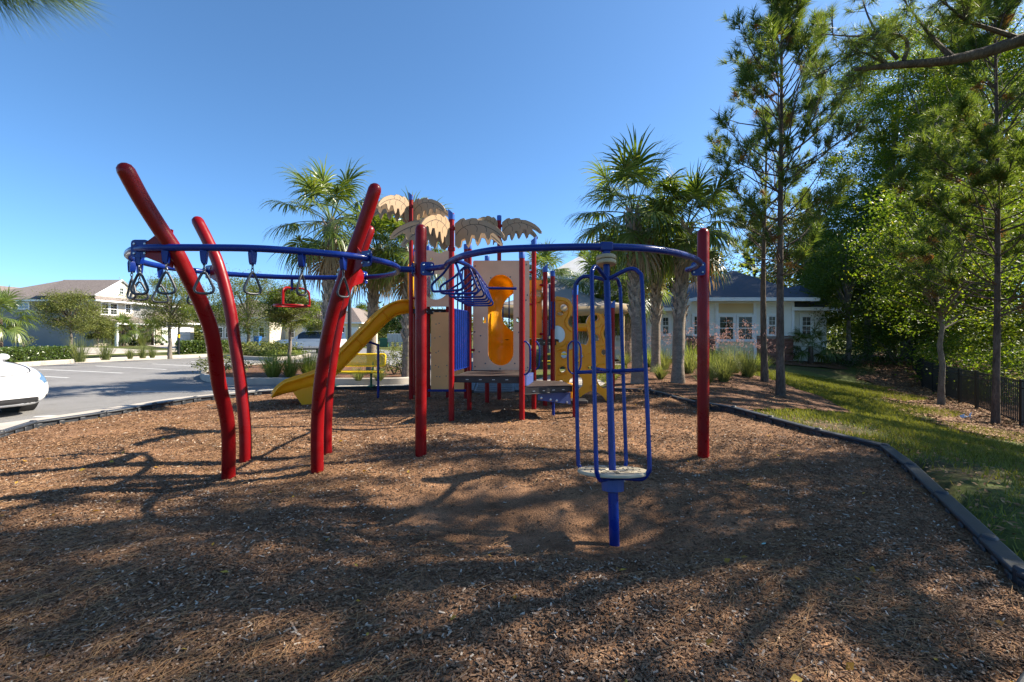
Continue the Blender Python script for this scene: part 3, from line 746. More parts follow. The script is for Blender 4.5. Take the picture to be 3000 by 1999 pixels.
# moulded yellow tunnel shell behind the opening, with a wide side window
v0 = []; fq = []
NU, NV = 70, 110
cxm = (pp(1430, 0)[0] + pp(1504, 0)[0]) / 2; zc = (pp(0, 805)[1] + pp(0, 1071)[1]) / 2; hz = (pp(0, 805)[1] - pp(0, 1071)[1]) / 2 + 0.02
for j in range(NV + 1):
    v = -1 + 2 * j / NV; zz = zc + hz * v
    wz = max(0.0, 1 - abs(v) ** 4) ** 0.5
    for i in range(NU + 1):
        a = -math.pi / 2 + math.pi * i / NU
        hw = 0.255 * (0.18 + 0.82 * wz) + 0.05 * wz
        dp = 0.62 * wz + 0.02 + 0.018 * math.sin(zz * 24) * wz * (1 if zz < 1.35 else 0.3)
        v0.append((cxm + hw * math.sin(a), PY + 0.014 + dp * math.cos(a), zz))
for j in range(NV):
    for i in range(NU):
        k = j * (NU + 1) + i; q = v0[k]
        if ((q[0] - 0.12) / 0.335) ** 2 + ((q[2] - 1.80) / 0.38) ** 2 < 1: continue
        fq.append((k, k + 1, k + NU + 2, k + NU + 1))
mb = MB(); mb.add(v0, fq); mb.build('tunnel_shell', YEL, play, smooth=60, solid=0.014)
# --- bubble panel by the upper deck
BY = 9.70
def bb(px, py): v = at(px, py, BY); return (v.x, v.z)
top = [bb(1213, 738), bb(1232, 737), bb(1255, 734), bb(1268, 735), bb(1280, 741), bb(1292, 743), bb(1302, 737), bb(1316, 734)]
outl = [bb(1213, 899), bb(1316, 899)] + top[::-1]
cxb, czb = bb(1277, 841); rb = 0.27
bub = MB().prism(outl, [circ(cxb, czb, rb, n=28), circ(*bb(1264, 760), 0.03, n=12)], lambda u, v: (u, BY, v), (0, 1, 0), 0.02).build('bubble_panel', TAN, play, bevel=0.004)
def clear_mat():
    m, nt, b, out = _nt('clear_dome'); b.inputs['Base Color'].default_value = (0.85, 0.88, 0.86, 1); b.inputs['Roughness'].default_value = 0.06
    tr = nt.nodes.new('ShaderNodeBsdfTransparent'); tr.inputs[0].default_value = (0.9, 0.93, 0.92, 1)
    fz = nt.nodes.new('ShaderNodeFresnel'); fz.inputs[0].default_value = 1.45; ad = nt.nodes.new('ShaderNodeMath'); ad.operation = 'ADD'; ad.inputs[1].default_value = 0.08
    ms = nt.nodes.new('ShaderNodeMixShader'); nt.links.new(fz.outputs[0], ad.inputs[0]); nt.links.new(ad.outputs[0], ms.inputs[0])
    nt.links.new(tr.outputs[0], ms.inputs[1]); nt.links.new(b.outputs[0], ms.inputs[2]); nt.links.new(ms.outputs[0], out.inputs[0]); return m
CLEAR = clear_mat()
def dome(c, r, parent, d=(0, -1, 0)):
    pr = [(r * math.cos(t), r * 0.75 * math.sin(t)) for t in np.linspace(0, math.pi / 2 - 0.02, 9)]
    MB().lathe(pr, c, 28, frame_to(d)).build('bubble_window', CLEAR, parent)
dome((cxb, BY, czb), rb - 0.005, bub)
sp_ = MB().tube([(bb(1264, 760)[0] + 0.022 * math.cos(a), BY - 0.012, bb(1264, 760)[1] + 0.022 * math.sin(a)) for a in np.linspace(0, 6.2, 14)], 0.008, 6, closed=True); sp_.build('peep_ring', YELM, bub)
for z in (2.75, 2.15): clamp(PP('p1', z), (1, 0, 0), 0.08); clamp(PP('p15', z), (-1, -0.2, 0))
# --- climbing wall below the upper deck
WY = 9.86
def wb(px, py): v = at(px, py, WY); return (v.x, v.z)
wal = MB().prism([wb(1263, 1141), wb(1360, 1141), wb(1360, 916), wb(1263, 916)], [], lambda u, v: (u, WY, v), (0, 1, 0), 0.022).build('climbing_wall', ORTAN, play, bevel=0.003)
hb = MB()
for y in (950, 988, 1031, 1074, 1106):
    for x in (1277, 1287, 1310, 1322, 1338, 1349):
        if random.random() < 0.75:
            u, v = wb(x + random.uniform(-3, 3), y + random.uniform(-5, 5)); hb.lathe([(0.012, 0), (0.012, 0.004), (0.005, 0.006)], (u, WY - 0.011, v), 8, frame_to((0, -1, 0)))
tag(hb.build('bolts', CHAIN, wal), kind='stuff')
MB().box(((wb(1254, 0)[0] + wb(1366, 0)[0]) / 2, WY - 0.02, wb(0, 1144)[1]), ((1366 - 1254) * WY / FPX, 0.04, 0.05)).build('base_rail', BLUE, play, bevel=0.006)
clamp(PP('p9', wb(0, 1035)[1]), (1, -0.3, 0), 0.1)
# --- blue barrier of vertical bars on the left of the front deck
def barrier(a, b, z0, z1, n, r=0.014, rf=0.02, corner=True):
    a, b = Vector(a), Vector(b)
    up = Vector((0, 0, 1)); d = (b - a).normalized(); L = (b - a).length
    MB().tube([a + up * z0, b + up * z0, b + up * z1, a + up * z1], rf, 8, closed=True).build('barrier_frame', BLUE, play)
    for i in range(n):
        p = a + d * L * (i + 1) / (n + 1)
        MB().tube([p + up * z0, p + up * z1], r, 8).build('barrier_bar', BLUE, play)
a_, b_ = PP('p2', 0), PP('p3', 0); dd_ = (b_ - a_).normalized()
barrier(a_ + dd_ * 0.08, b_ - dd_ * 0.08, 0.80, 1.80, 7, 0.028)
barrier(PP('p11', 0) + Vector((0.06, 0.1, 0)), PP('p12', 0) + Vector((-0.06, 0, 0)), 1.36, 2.25, 3)
barrier(Vector((-0.2, 9.95, 0)), Vector((0.62, 10.0, 0)), 1.36, 2.3, 5)
barrier(PP('p6', 0) + Vector((0.04, 0.2, 0)), PP('p7', 0) + Vector((0.03, 0.3, 0)), 1.36, 2.4, 1, 0.016, 0.016)
# tall climbing loop between the two rear left posts
gx0 = at(1339, 0, 9.0).x; gx1 = at(1361, 0, 9.6).x
for (u0, u1, yv, zt) in ((gx0, gx1, 9.1, 2.62), (gx0 + 0.05, gx1 + 0.12, 9.5, 2.75)):
    MB().tube(spline([(u0, yv, 1.5), (u0, yv, 2.0), (u0, yv, zt - 0.1), (u0 + 0.04, yv, zt), (u1 - 0.04, yv, zt), (u1, yv, zt - 0.1), (u1, yv, 2.0), (u1, yv, 1.5)], 4), 0.014, 8).build('climb_loop', BLUE, play)
MB().tube([(gx0, 9.1, 1.5), (gx1, 9.1, 1.5)], 0.014, 8).build('climb_rung', BLUE, play)
# D handles
def dhandle(key, px_out, y0, y1, side=1):
    g = POSTS[key][0]; Yp = g.y - 0.05; z0, z1 = at(0, y1, Yp).z, at(0, y0, Yp).z; xo = at(px_out, 0, Yp).x
    p = [(g.x + side * 0.03, Yp, z1), (g.x + (xo - g.x) * 0.55, Yp, z1 - 0.01), (xo - side * 0.01, Yp, z1 - 0.07), (xo, Yp, z1 - 0.16), (xo, Yp, z0 + 0.16), (xo - side * 0.01, Yp, z0 + 0.07), (g.x + (xo - g.x) * 0.55, Yp, z0 + 0.01), (g.x + side * 0.03, Yp, z0)]
    MB().tube(spline(p, 5), 0.0145, 9).build('grab_handle', BLUE, play)
dhandle('p4', 1553, 1001, 1098); dhandle('p5', 1580, 1001, 1083); dhandle('p8', 1664, 1000, 1095, -1); dhandle('p8', 1702, 1002, 1088)
g7 = POSTS['p7'][0]
MB().tube(spline([(g7.x - 0.02, g7.y - 0.05, 2.02), (g7.x - 0.03, g7.y - 0.09, 1.98), (g7.x - 0.03, g7.y - 0.09, 1.55), (g7.x - 0.02, g7.y - 0.05, 1.5)], 4), 0.014, 8).build('grab_handle', BLUE, play)
MB().tube(spline([(g7.x + 0.03, g7.y - 0.05, 2.02), (g7.x + 0.03, g7.y - 0.09, 1.98), (g7.x + 0.03, g7.y - 0.09, 1.55), (g7.x + 0.03, g7.y - 0.05, 1.5)], 4), 0.014, 8).build('grab_handle', BLUE, play)
# blue riser panels at the steps
def panel_px(name, m, pts, Y0, Y1, th=0.02, bolts=()):
    """panel whose left/right ends stand at depths Y0/Y1"""
    x0 = min(p[0] for p in pts); x1 = max(p[0] for p in pts)
    def fn(u, v):
        t = (u - x0) / (x1 - x0); Y = Y0 + (Y1 - Y0) * t; return at(u, v, Y)
    n = Vector((-(Y1 - Y0), at(x1, 0, Y1).x - at(x0, 0, Y0).x, 0)).normalized()
    o = MB().prism([tuple(p) for p in pts], [], fn, n, th).build(name, m, play, bevel=0.003)
    if bolts:
        b = MB()
        for (u, v) in bolts: b.lathe([(0.022, 0), (0.02, 0.006), (0.008, 0.009)], fn(u, v) - n * th / 2, 10, frame_to(-n))
        tag(b.build('bolts', STEEL, o), kind='stuff')
    return o
panel_px('riser_panel', BLUEPANEL, [(1576, 1151), (1671, 1150), (1671, 1184), (1576, 1172)], 7.55, 7.75, bolts=[(1585, 1166), (1612, 1171), (1630, 1174), (1660, 1179)])
panel_px('riser_panel', BLUEPANEL, [(1536, 1095), (1561, 1092), (1561, 1127), (1536, 1130)], 7.3, 8.3, bolts=[(1546, 1102), (1553, 1101)])
MB().tube([at(1621, 1175, 7.8), Vector((at(1621, 0, 7.8).x, 7.8, -0.1))], 0.025, 10).build('step_leg', BLUE, play)
stp = at(1690, 1179, 8.1); MB().box((stp.x, 8.1, 0.2), (0.34, 0.3, 0.06)).build('lower_step', BLACKV, play, bevel=0.01)
# yellow roof-side panel with amber bubble
YPn = 9.05
yp = MB().prism([at(1549, 823, YPn).xz, at(1586, 823, YPn).xz, at(1586, 990, YPn).xz, at(1549, 990, YPn).xz], [], lambda u, v: (u, YPn, v), (0, 1, 0), 0.05).build('side_panel', YEL, play, bevel=0.01)
AMB = mat('amber_dome', (0.55, 0.30, 0.06), 0.15, 0.1, 3, coat=0.5)
c = at(1572, 869, YPn - 0.03); pr = [(0.14 * math.cos(t), 0.09 * math.sin(t)) for t in np.linspace(0, math.pi / 2 - 0.03, 8)]
MB().lathe(pr, c, 24, frame_to((0, -1, 0))).build('amber_bubble', AMB, yp)
clamp(PP('p6', at(0, 836, 8.95).z), (-1, 0, 0), 0.1); clamp(PP('p6', at(0, 979, 8.95).z), (-1, 0, 0), 0.1)
# moulded yellow climbers right of the decks
def z8(x, y): return (1500 + x / 3.92, 800 + y / 3.92)
def mould(name, outer, holes, Y, th, ridges, lean=0.0):
    def fn(u, v): p = at(u, v, Y); return (p.x, p.y + lean * (p.z - 1.2) , p.z)
    out2 = [tuple(z8(*p)) for p in outer]; out2 = [(q.x, q.y) for q in spline([(p[0], p[1], 0) for p in out2], 3, True)]
    hs = [[z8(*q) for q in circ(h[0], h[1], h[2], h[3] if len(h) > 3 else h[2], 20)] for h in holes]
    o = MB().prism(out2, hs, fn, (0, 1, 0), th).build(name, YEL, play, smooth=50, bevel=0.018, bseg=3)
    rb_ = MB()
    for h in holes:
        rb_.tube([Vector(fn(*z8(*q))) + Vector((0, -th / 2, 0)) for q in circ(h[0], h[1], h[2] * 1.25, (h[3] if len(h) > 3 else h[2]) * 1.25, 24)], 0.013, 6, closed=True)
    for rd in ridges:
        rb_.tube([Vector(fn(*z8(p.x, p.y))) + Vector((0, -th / 2, 0)) for p in spline([(q[0], q[1], 0) for q in rd], 5)], 0.016, 6)
    tag(rb_.build('ridges', YEL, o, smooth=60), kind='stuff')
    return o
mould('moulded_climber', [(495, 282), (560, 280), (625, 295), (672, 335), (692, 400), (680, 470), (648, 530), (640, 575), (660, 612), (700, 640), (720, 700), (722, 900), (720, 1150), (670, 1210), (652, 1255), (660, 1310), (560, 1300), (500, 1290), (497, 1050), (497, 806), (550, 798), (592, 770), (610, 715), (600, 660), (565, 620), (520, 604), (497, 598), (495, 440)],
      [(595, 400, 42), (550, 470, 32, 22), (597, 940, 36, 40), (578, 1105, 36), (560, 1265, 33), (668, 838, 34, 40)], 9.25, 0.11,
      [[(505, 320), (580, 318), (640, 350), (655, 410), (640, 480), (610, 540), (612, 600), (650, 650), (690, 680)], [(510, 860), (560, 850), (600, 830), (640, 780)], [(520, 900), (580, 880), (640, 900)], [(520, 1165), (570, 1170), (620, 1150)]])
mould('moulded_climber', [(772, 850), (800, 815), (845, 825), (868, 790), (882, 740), (872, 690), (857, 630), (852, 570), (872, 510), (912, 472), (962, 460), (1020, 475), (1060, 518), (1076, 575), (1064, 630), (1046, 690), (1058, 745), (1082, 790), (1088, 900), (1088, 1100), (1040, 1110), (985, 1112), (975, 1160), (972, 1225), (1000, 1285), (1045, 1322), (1096, 1340), (1092, 1475), (1050, 1425), (990, 1378), (930, 1352), (860, 1368), (800, 1405), (770, 1425), (768, 1335), (808, 1290), (806, 1215), (770, 1170), (768, 1000)],
      [(950, 515, 38), (960, 745, 38), (1052, 910, 30, 34), (905, 1085, 42, 20), (800, 950, 18, 24)], 9.45, 0.11,
      [[(880, 560), (900, 610), (950, 635), (1000, 625), (1030, 580)], [(1030, 470), (1070, 560), (1030, 640), (1020, 720), (1060, 810)], [(890, 800), (920, 770), (950, 810)], [(960, 960), (945, 900), (990, 850), (1060, 840)], [(870, 920), (930, 940), (970, 1010)], [(940, 1110), (1000, 1050), (1080, 1040)]])
kn = at(*z8(950, 1310), 9.40); MB().sphere(kn, 0.085, 14, 8).build('climber_knob', YEL, play)
kn2 = at(*z8(780, 625), 9.45); MB().tube([kn2 + Vector((-0.12, 0.05, 0)), kn2 + Vector((0.14, 0, 0))], 0.085, 14).build('climber_link', YEL, play)
kn3 = at(*z8(705, 1400), 8.6); MB().box((kn3.x - 0.1, 8.4, 0.32), (0.12, 0.08, 0.34)).build('climber_foot', YEL, play, bevel=0.02)
# --- palm toppers: flat engraved leaves bolted round three posts
leaf = [(.05, .03), (.12, .10), (.165, .112), (.185, .08), (.27, .10), (.325, .088), (.345, .055), (.42, .04), (.50, -.01), (.57, -.07), (.63, -.15), (.668, -.23), (.664, -.275), (.63, -.268), (.58, -.21), (.53, -.17), (.505, -.18), (.495, -.25), (.468, -.285), (.452, -.24), (.43, -.17), (.385, -.16), (.365, -.25), (.337, -.31), (.315, -.27), (.30, -.19), (.262, -.18), (.247, -.28), (.217, -.36), (.195, -.32), (.18, -.23), (.14, -.25), (.122, -.36), (.09, -.385), (.05, -.34)]
veins = [[(.06, -.17), (.13, -.07), (.23, -.015), (.35, -.015), (.46, -.07), (.56, -.15), (.63, -.23)], [(.16, -.05), (.135, .02), (.15, .08)], [(.25, -.012), (.235, .04), (.26, .07)], [(.36, -.015), (.35, .02), (.375, .035)], [(.30, -.02), (.335, -.07), (.33, -.14)], [(.42, -.045), (.45, -.09), (.45, -.15)], [(.17, -.05), (.215, -.11), (.21, -.19)]]
def topper(key, azs, z, sc=1.1):
    g = POSTS[key][0]
    for a in azs:
        d = Vector((math.cos(R(a)), math.sin(R(a)), 0)); n = Vector((-d.y, d.x, 0))
        k = sc * random.uniform(0.96, 1.06)
        fn = lambda u, v, off=0.0: Vector((g.x, g.y, z)) + d * (u * k * 1.24) + Vector((0, 0, (v * 0.86 + 0.04) * k)) + n * off
        o = MB().prism(leaf, [], fn, n, 0.016).build('palm_leaf', TANLEAF, play, bevel=0.003)
        vm = MB()
        for vl in veins:
            w_ = 0.0045 if len(vl) > 4 else 0.003
            for off in (-0.0095, 0.0095):
                sp2 = spline([(q[0], q[1], 0) for q in vl], 3); row = []
                for i, q in enumerate(sp2):
                    t = sp2[min(i + 1, len(sp2) - 1)] - sp2[max(i - 1, 0)]; t.normalize(); nn = Vector((-t.y, t.x, 0)) * w_
                    row.append((fn(q.x + nn.x, q.y + nn.y, off), fn(q.x - nn.x, q.y - nn.y, off)))
                vs = [p for pr_ in row for p in pr_]; vm.add(vs, [(2 * i, 2 * i + 1, 2 * i + 3, 2 * i + 2) for i in range(len(row) - 1)])
        tag(vm.build('engraving', ENGR, o, smooth=0), kind='stuff')
    for zz in (0.0, -0.30):
        MB().lathe([(0.05, -0.03), (0.06, -0.025), (0.06, 0.025), (0.05, 0.03)], (g.x, g.y, z + zz * sc), 16).build('clamp_ring', RED2, play)
zt_ = lambda k, d: POSTS[k][1] - d
topper('p2', [-18, 24, 158, 196, -112], zt_('p2', 0.26)); topper('p1', [-28, 20, 170, 205, 110, -118], zt_('p1', 0.26)); topper('p12', [-15, 22, 165, -125, 100], zt_('p12', 0.22))
# --- straight slide on the left
spath = [(-2.20, 10.17, 1.86), (-2.48, 10.05, 1.85), (-2.72, 9.95, 1.70), (-3.08, 9.78, 1.28), (-3.42, 9.62, 0.88), (-3.72, 9.48, 0.54), (-4.02, 9.34, 0.35), (-4.34, 9.19, 0.27), (-4.58, 9.08, 0.22), (-4.74, 9.0, 0.16)]
SP = spline(spath, 6); wall = np.interp(np.linspace(0, 1, len(SP)), [0, 0.1, 0.7, 0.85, 1.0], [0.27, 0.27, 0.27, 0.22, 0.05])
sec = lambda h: [(-0.315, h - 0.05), (-0.325, h - 0.015), (-0.30, h), (-0.275, h - 0.015), (-0.255, h * 0.45), (-0.235, 0.05), (-0.17, 0.0), (0.17, 0.0), (0.235, 0.05), (0.255, h * 0.45), (0.275, h - 0.015), (0.30, h), (0.325, h - 0.015), (0.315, h - 0.05)]
vs = []; fs = []
for i, p in enumerate(SP):
    t = (SP[min(i + 1, len(SP) - 1)] - SP[max(i - 1, 0)]).normalized(); sdv = Vector((t.y, -t.x, 0)).normalized(); up = sdv.cross(t).normalized()
    if up.z < 0: up = -up
    for (u, v) in sec(wall[i]): vs.append(p + sdv * u + up * v)
k = 14
for i in range(len(SP) - 1):
    for j in range(k - 1): fs.append((i * k + j, i * k + j + 1, (i + 1) * k + j + 1, (i + 1) * k + j))
mb = MB(); mb.add(vs, fs); slide = mb.build('slide', YEL, play, smooth=50, solid=0.022)
rbm = MB()
for q in (0.24, 0.38, 0.52, 0.66):
    i = int(q * (len(SP) - 1)); p = SP[i]; t = (SP[i + 1] - SP[i - 1]).normalized(); sdv = Vector((t.y, -t.x, 0)).normalized(); up = sdv.cross(t).normalized()
    if up.z < 0: up = -up
    rbm.tube([p + sdv * u + up * v for (u, v) in [(-0.285, 0.20), (-0.262, 0.05), (-0.19, -0.022), (0.19, -0.022), (0.262, 0.05), (0.285, 0.20)]], 0.014, 6)
for u in (-0.19, 0.19):
    rbm.tube([SP[i] + Vector((0, 0, -0.015)) + Vector((-0.42, 0.91, 0)).normalized() * u for i in range(3, int(len(SP) * 0.8))], 0.016, 6)
tag(rbm.build('ribs', YEL, slide), kind='stuff')
f0 = SP[int(0.70 * (len(SP) - 1))]
ft = MB(); sdv = Vector((-0.42, 0.91, 0)).normalized(); td = Vector((-0.91, -0.42, 0)).normalized()
foot = [(-0.18, 0.10), (0.34, -0.09), (0.16, -0.38), (-0.05, -0.40)]
ft.prism(foot, [], lambda u, v: f0 + td * u + Vector((0, 0, v)), sdv, 0.44); ft.build('slide_foot', YEL, slide, bevel=0.02)
spx = at(1108, 1013, 9.87); MB().tube([spx + Vector((0, 0, 0.02)), (spx.x, spx.y, -0.1)], 0.027, 12).build('slide_support', BLUE, play)
MB().tube([spx + Vector((-0.25, -0.2, 0.12)), spx + Vector((-0.05, 0.0, 0.03)), spx + Vector((0.02, 0.02, 0.0))], 0.025, 8).build('support_arm', BLUE, play)
# slide hood panel
hd = at(1190, 735, 9.9)
MB().prism([(-0.28, 1.93), (0.02, 1.93), (0.06, 2.2), (0.06, 2.9), (-0.02, 3.0), (-0.2, 2.98), (-0.28, 2.85)], [], lambda u, v: (-2.16 + 0.3 * u, 10.2 + u, v), (1, 0.2, 0), 0.05).build('slide_hood', YEL, play, bevel=0.01)
MB().b2(-2.06, -2.02, 9.75, 9.80, 1.95, 2.85).build('hood_post', YEL, play, bevel=0.01)
# ------------------------------------------------------------------ buildings
SIDEW = mat('white_siding', (0.80, 0.78, 0.72), 0.6, 0.05, 1.0, dirt=0.15, dirtcol=(0.66, 0.63, 0.57))
SIDEC = mat('cream_siding', (0.74, 0.66, 0.45), 0.6, 0.05, 1.0, dirt=0.15, dirtcol=(0.42, 0.38, 0.28))
SIDEG = mat('grey_siding', (0.23, 0.225, 0.22), 0.65, 0.06, 1.0)
SIDEB = mat('beige_siding', (0.55, 0.49, 0.40), 0.65, 0.06, 1.0)
PANELT = mat('tan_infill', (0.70, 0.50, 0.26), 0.6, 0.05, 1.0)
TRIM = mat('white_trim', (0.82, 0.82, 0.82), 0.5, 0.03, 2.0, dirt=0.12, dirtcol=(0.55, 0.55, 0.54))
GLASS = glassmat('window_glass', (0.015, 0.02, 0.018), 0.04, 0.35)
SHING = mat('slate_shingle', (0.06, 0.07, 0.09), 0.85, 0.15, 9, bump=0.3, bscale=30, stretch=(1, 1, 5), fine=0.2, fscale=40)
SHINGB = mat('brown_shingle', (0.17, 0.14, 0.125), 0.88, 0.2, 5, bump=0.4, bscale=20, fine=0.3, fscale=14, stretch=(1, 1, 4))
METALR = mat('standing_seam', (0.55, 0.55, 0.54), 0.45, 0.06, 2, metal=0.25)
def brick_mat():
    m, nt, b, out = _nt('brick_red'); N = nt.nodes.new; L = nt.links.new
    oi = N('ShaderNodeObjectInfo'); cr = N('ShaderNodeValToRGB'); cr.color_ramp.elements[0].color = (0.14, 0.055, 0.045, 1); cr.color_ramp.elements[1].color = (0.27, 0.115, 0.085, 1)
    L(oi.outputs['Random'], cr.inputs[0]); L(cr.outputs[0], b.inputs['Base Color']); b.inputs['Roughness'].default_value = 0.9; return m
BRICK = brick_mat(); MORTAR = mat('mortar', (0.36, 0.32, 0.29), 0.9, 0.1, 12)
def tbrick():
    m, nt, b, out = _nt('brick_column'); N = nt.nodes.new; L = nt.links.new
    tc = N('ShaderNodeTexCoord'); mp = N('ShaderNodeMapping'); mp.inputs['Rotation'].default_value = (R(90), 0, 0); br = N('ShaderNodeTexBrick')
    br.inputs['Color1'].default_value = (0.15, 0.06, 0.05, 1); br.inputs['Color2'].default_value = (0.26, 0.11, 0.08, 1); br.inputs['Mortar'].default_value = (0.36, 0.32, 0.29, 1)
    br.inputs['Scale'].default_value = 1.0; br.inputs['Brick Width'].default_value = 0.21; br.inputs['Row Height'].default_value = 0.075; br.inputs['Mortar Size'].default_value = 0.012
    L(tc.outputs['Object'], mp.inputs[0]); L(mp.outputs[0], br.inputs['Vector']); L(br.outputs[0], b.inputs['Base Color']); b.inputs['Roughness'].default_value = 0.9; return m
TBRICK = tbrick()

class Frame:
    """local wall frame: u along the wall, v outwards, w up"""
    def __init__(self, o, t): self.o = Vector(o); self.t = Vector((t[0], t[1], 0)).normalized(); self.n = Vector((self.t.y, -self.t.x, 0)); self.rot = Matrix((self.t, self.n, Vector((0, 0, 1)))).transposed()
    def p(self, u, v, w): return self.o + self.t * u + self.n * v + Vector((0, 0, w))
    def box(self, mb, u0, u1, v0, v1, w0, w1): return mb.box(self.p((u0 + u1) / 2, (v0 + v1) / 2, (w0 + w1) / 2), (abs(u1 - u0), abs(v1 - v0), abs(w1 - w0)), self.rot)
def boards(fr, parent, u0, u1, w0, w1, m, ex=0.15, v=0.0, cuts=None):
    n = max(1, int(round((w1 - w0) / ex))); e = (w1 - w0) / n
    for i in range(n):
        a = w0 + i * e
        mb = MB(); P = [fr.p(u, vv, w) for u in (u0, u1) for (vv, w) in ((v - 0.01, a), (v + 0.022, a), (v + 0.006, a + e + 0.012), (v - 0.01, a + e + 0.012))]
        mb.add(P, [(0, 1, 2, 3), (4, 7, 6, 5), (0, 4, 5, 1), (1, 5, 6, 2), (2, 6, 7, 3), (3, 7, 4, 0)])
        mb.build('siding_board', m, parent, smooth=0)
def window(fr, parent, u0, u1, w0, w1, v=0.02, cols=2, rows=2, trim=0.11, pane_mat=None, blind=False):
    fm = MB(); d = v + 0.035
    fr.box(fm, u0 - trim, u1 + trim, v - 0.02, d + 0.012, w1, w1 + trim * 1.1); fr.box(fm, u0 - trim - 0.03, u1 + trim + 0.03, v - 0.02, d + 0.03, w0 - trim * 0.8, w0)
    fr.box(fm, u0 - trim, u0, v - 0.02, d, w0, w1); fr.box(fm, u1, u1 + trim, v - 0.02, d, w0, w1)
    o = fm.build('window', TRIM, parent, smooth=0)
    wm = (w0 + w1) / 2
    for (a, b, vv) in ((w0, wm, v + 0.004), (wm, w1, v + 0.016)):
        pm = MB(); fr.box(pm, u0, u1, vv - 0.012, vv - 0.004, a, b); pm.build('pane', pane_mat or GLASS, o, smooth=0)
        sm = MB(); f = 0.028
        fr.box(sm, u0, u0 + f, vv - 0.002, vv + 0.012, a, b); fr.box(sm, u1 - f, u1, vv - 0.002, vv + 0.012, a, b); fr.box(sm, u0 + f, u1 - f, vv - 0.002, vv + 0.012, a, a + f); fr.box(sm, u0 + f, u1 - f, vv - 0.002, vv + 0.012, b - f, b)
        for c in range(1, cols): uu = u0 + (u1 - u0) * c / cols; fr.box(sm, uu - 0.006, uu + 0.006, vv - 0.001, vv + 0.006, a + f, b - f)
        for c in range(1, rows): ww = a + (b - a) * c / rows; fr.box(sm, u0 + f, u1 - f, vv - 0.001, vv + 0.0055, ww - 0.006, ww + 0.006)
        sm.build('sash', TRIM, o, smooth=0)
    return o
def hip(parent, x0, x1, y0, y1, ze, h, m, name='roof', ridge=None, fasc=TRIM, th=0.16):
    """hip roof over a rectangle, ridge along the longer side"""
    if (x1 - x0) >= (y1 - y0): k = (y1 - y0) / 2 * (ridge or 1.0); r0, r1 = Vector((x0 + k, (y0 + y1) / 2, ze + h)), Vector((x1 - k, (y0 + y1) / 2, ze + h))
    else: k = (x1 - x0) / 2 * (ridge or 1.0); r0, r1 = Vector(((x0 + x1) / 2, y0 + k, ze + h)), Vector(((x0 + x1) / 2, y1 - k, ze + h))
    v = [Vector((x0, y0, ze)), Vector((x1, y0, ze)), Vector((x1, y1, ze)), Vector((x0, y1, ze)), r0, r1]
    f = [(0, 1, 5, 4), (1, 2, 5), (2, 3, 4, 5), (3, 0, 4)] if (x1 - x0) >= (y1 - y0) else [(0, 1, 4), (1, 2, 5, 4), (2, 3, 5), (3, 0, 4, 5)]
    mb = MB(); mb.add(v, f + [(3, 2, 1, 0)]); o = mb.build(name, m, parent, smooth=0)
    fm = MB(); e = 0.02
    fm.b2(x0 - e, x1 + e, y0 - e, y0 + 0.1, ze - th, ze + 0.02); fm.b2(x0 - e, x1 + e, y1 - 0.1, y1 + e, ze - th, ze + 0.02); fm.b2(x0 - e, x0 + 0.1, y0 + 0.1, y1 - 0.1, ze - th, ze + 0.02); fm.b2(x1 - 0.1, x1 + e, y0 + 0.1, y1 - 0.1, ze - th, ze + 0.02)
    fm.build('fascia', fasc, o, smooth=0)
    sm = MB(); sm.b2(x0 + 0.08, x1 - 0.08, y0 + 0.08, y1 - 0.08, ze - th + 0.02, ze - th + 0.05); sm.build('soffit', TRIM, o, smooth=0)
    return o

# --- clubhouse
CY = 23.9
club = thing('clubhouse', 'low cream clubhouse with brick base white windows and slate roof', 'building', (9, CY, 0))
cx = lambda px, Y=CY: at(px, 0, Y).x
cz_ = lambda py, Y=CY: at(0, py, Y).z
def wallbox(name, x0, x1, y0, y1, z0, z1, m, parent): return MB().b2(x0, x1, y0, y1, z0, z1).build(name, m, parent, smooth=0)
xa, xb, xc, xd = cx(2010), cx(2096), cx(2214), cx(2324)
wallbox('wall', xa, xd, CY + 0.02, CY + 9, -0.2, 3.2, SIDEW, club)
fr0 = Frame((0, CY, 0), (1, 0))
zb_ = cz_(984)
# brick wainscot, brick by brick
bme = None
for (u0, u1) in ((xa + 0.02, xb - 0.02), (xc + 0.02, xd - 0.02)):
    wallbox('mortar_bed', u0, u1, CY - 0.03, CY + 0.015, -0.15, zb_ - 0.07, MORTAR, club)
    hgt = 0.0765; rows = int((zb_ - 0.07) / hgt); 
    for r_ in range(rows):
        nb = int((u1 - u0) / 0.212); L = (u1 - u0) / nb; off = 0 if r_ % 2 else L / 2
        for k in range(nb + (0 if r_ % 2 else 1)):
            a = max(u0, u0 + k * L - off) + 0.005; b = min(u1, u0 + (k + 1) * L - off) - 0.005
            if b - a < 0.03: continue
            if bme is None:
                tmp = MB().box((0, 0, 0), (1, 1, 1)).build('brick', BRICK, club, smooth=0); bme = tmp.data; o = tmp
            else: o = link_mesh('brick', bme, [], club)
            o.location = ((a + b) / 2, CY - 0.036, 0.005 + (r_ + 0.5) * hgt); o.scale = (b - a, 0.03, hgt - 0.011)
    MB().b2(u0 - 0.01, u1 + 0.01, CY - 0.07, CY + 0.01, zb_ - 0.068, zb_).build('brick_cap', TBRICK, club, smooth=0)
    boards(fr0, club, u0, u1, zb_ + 0.005, 2.98, SIDEW)
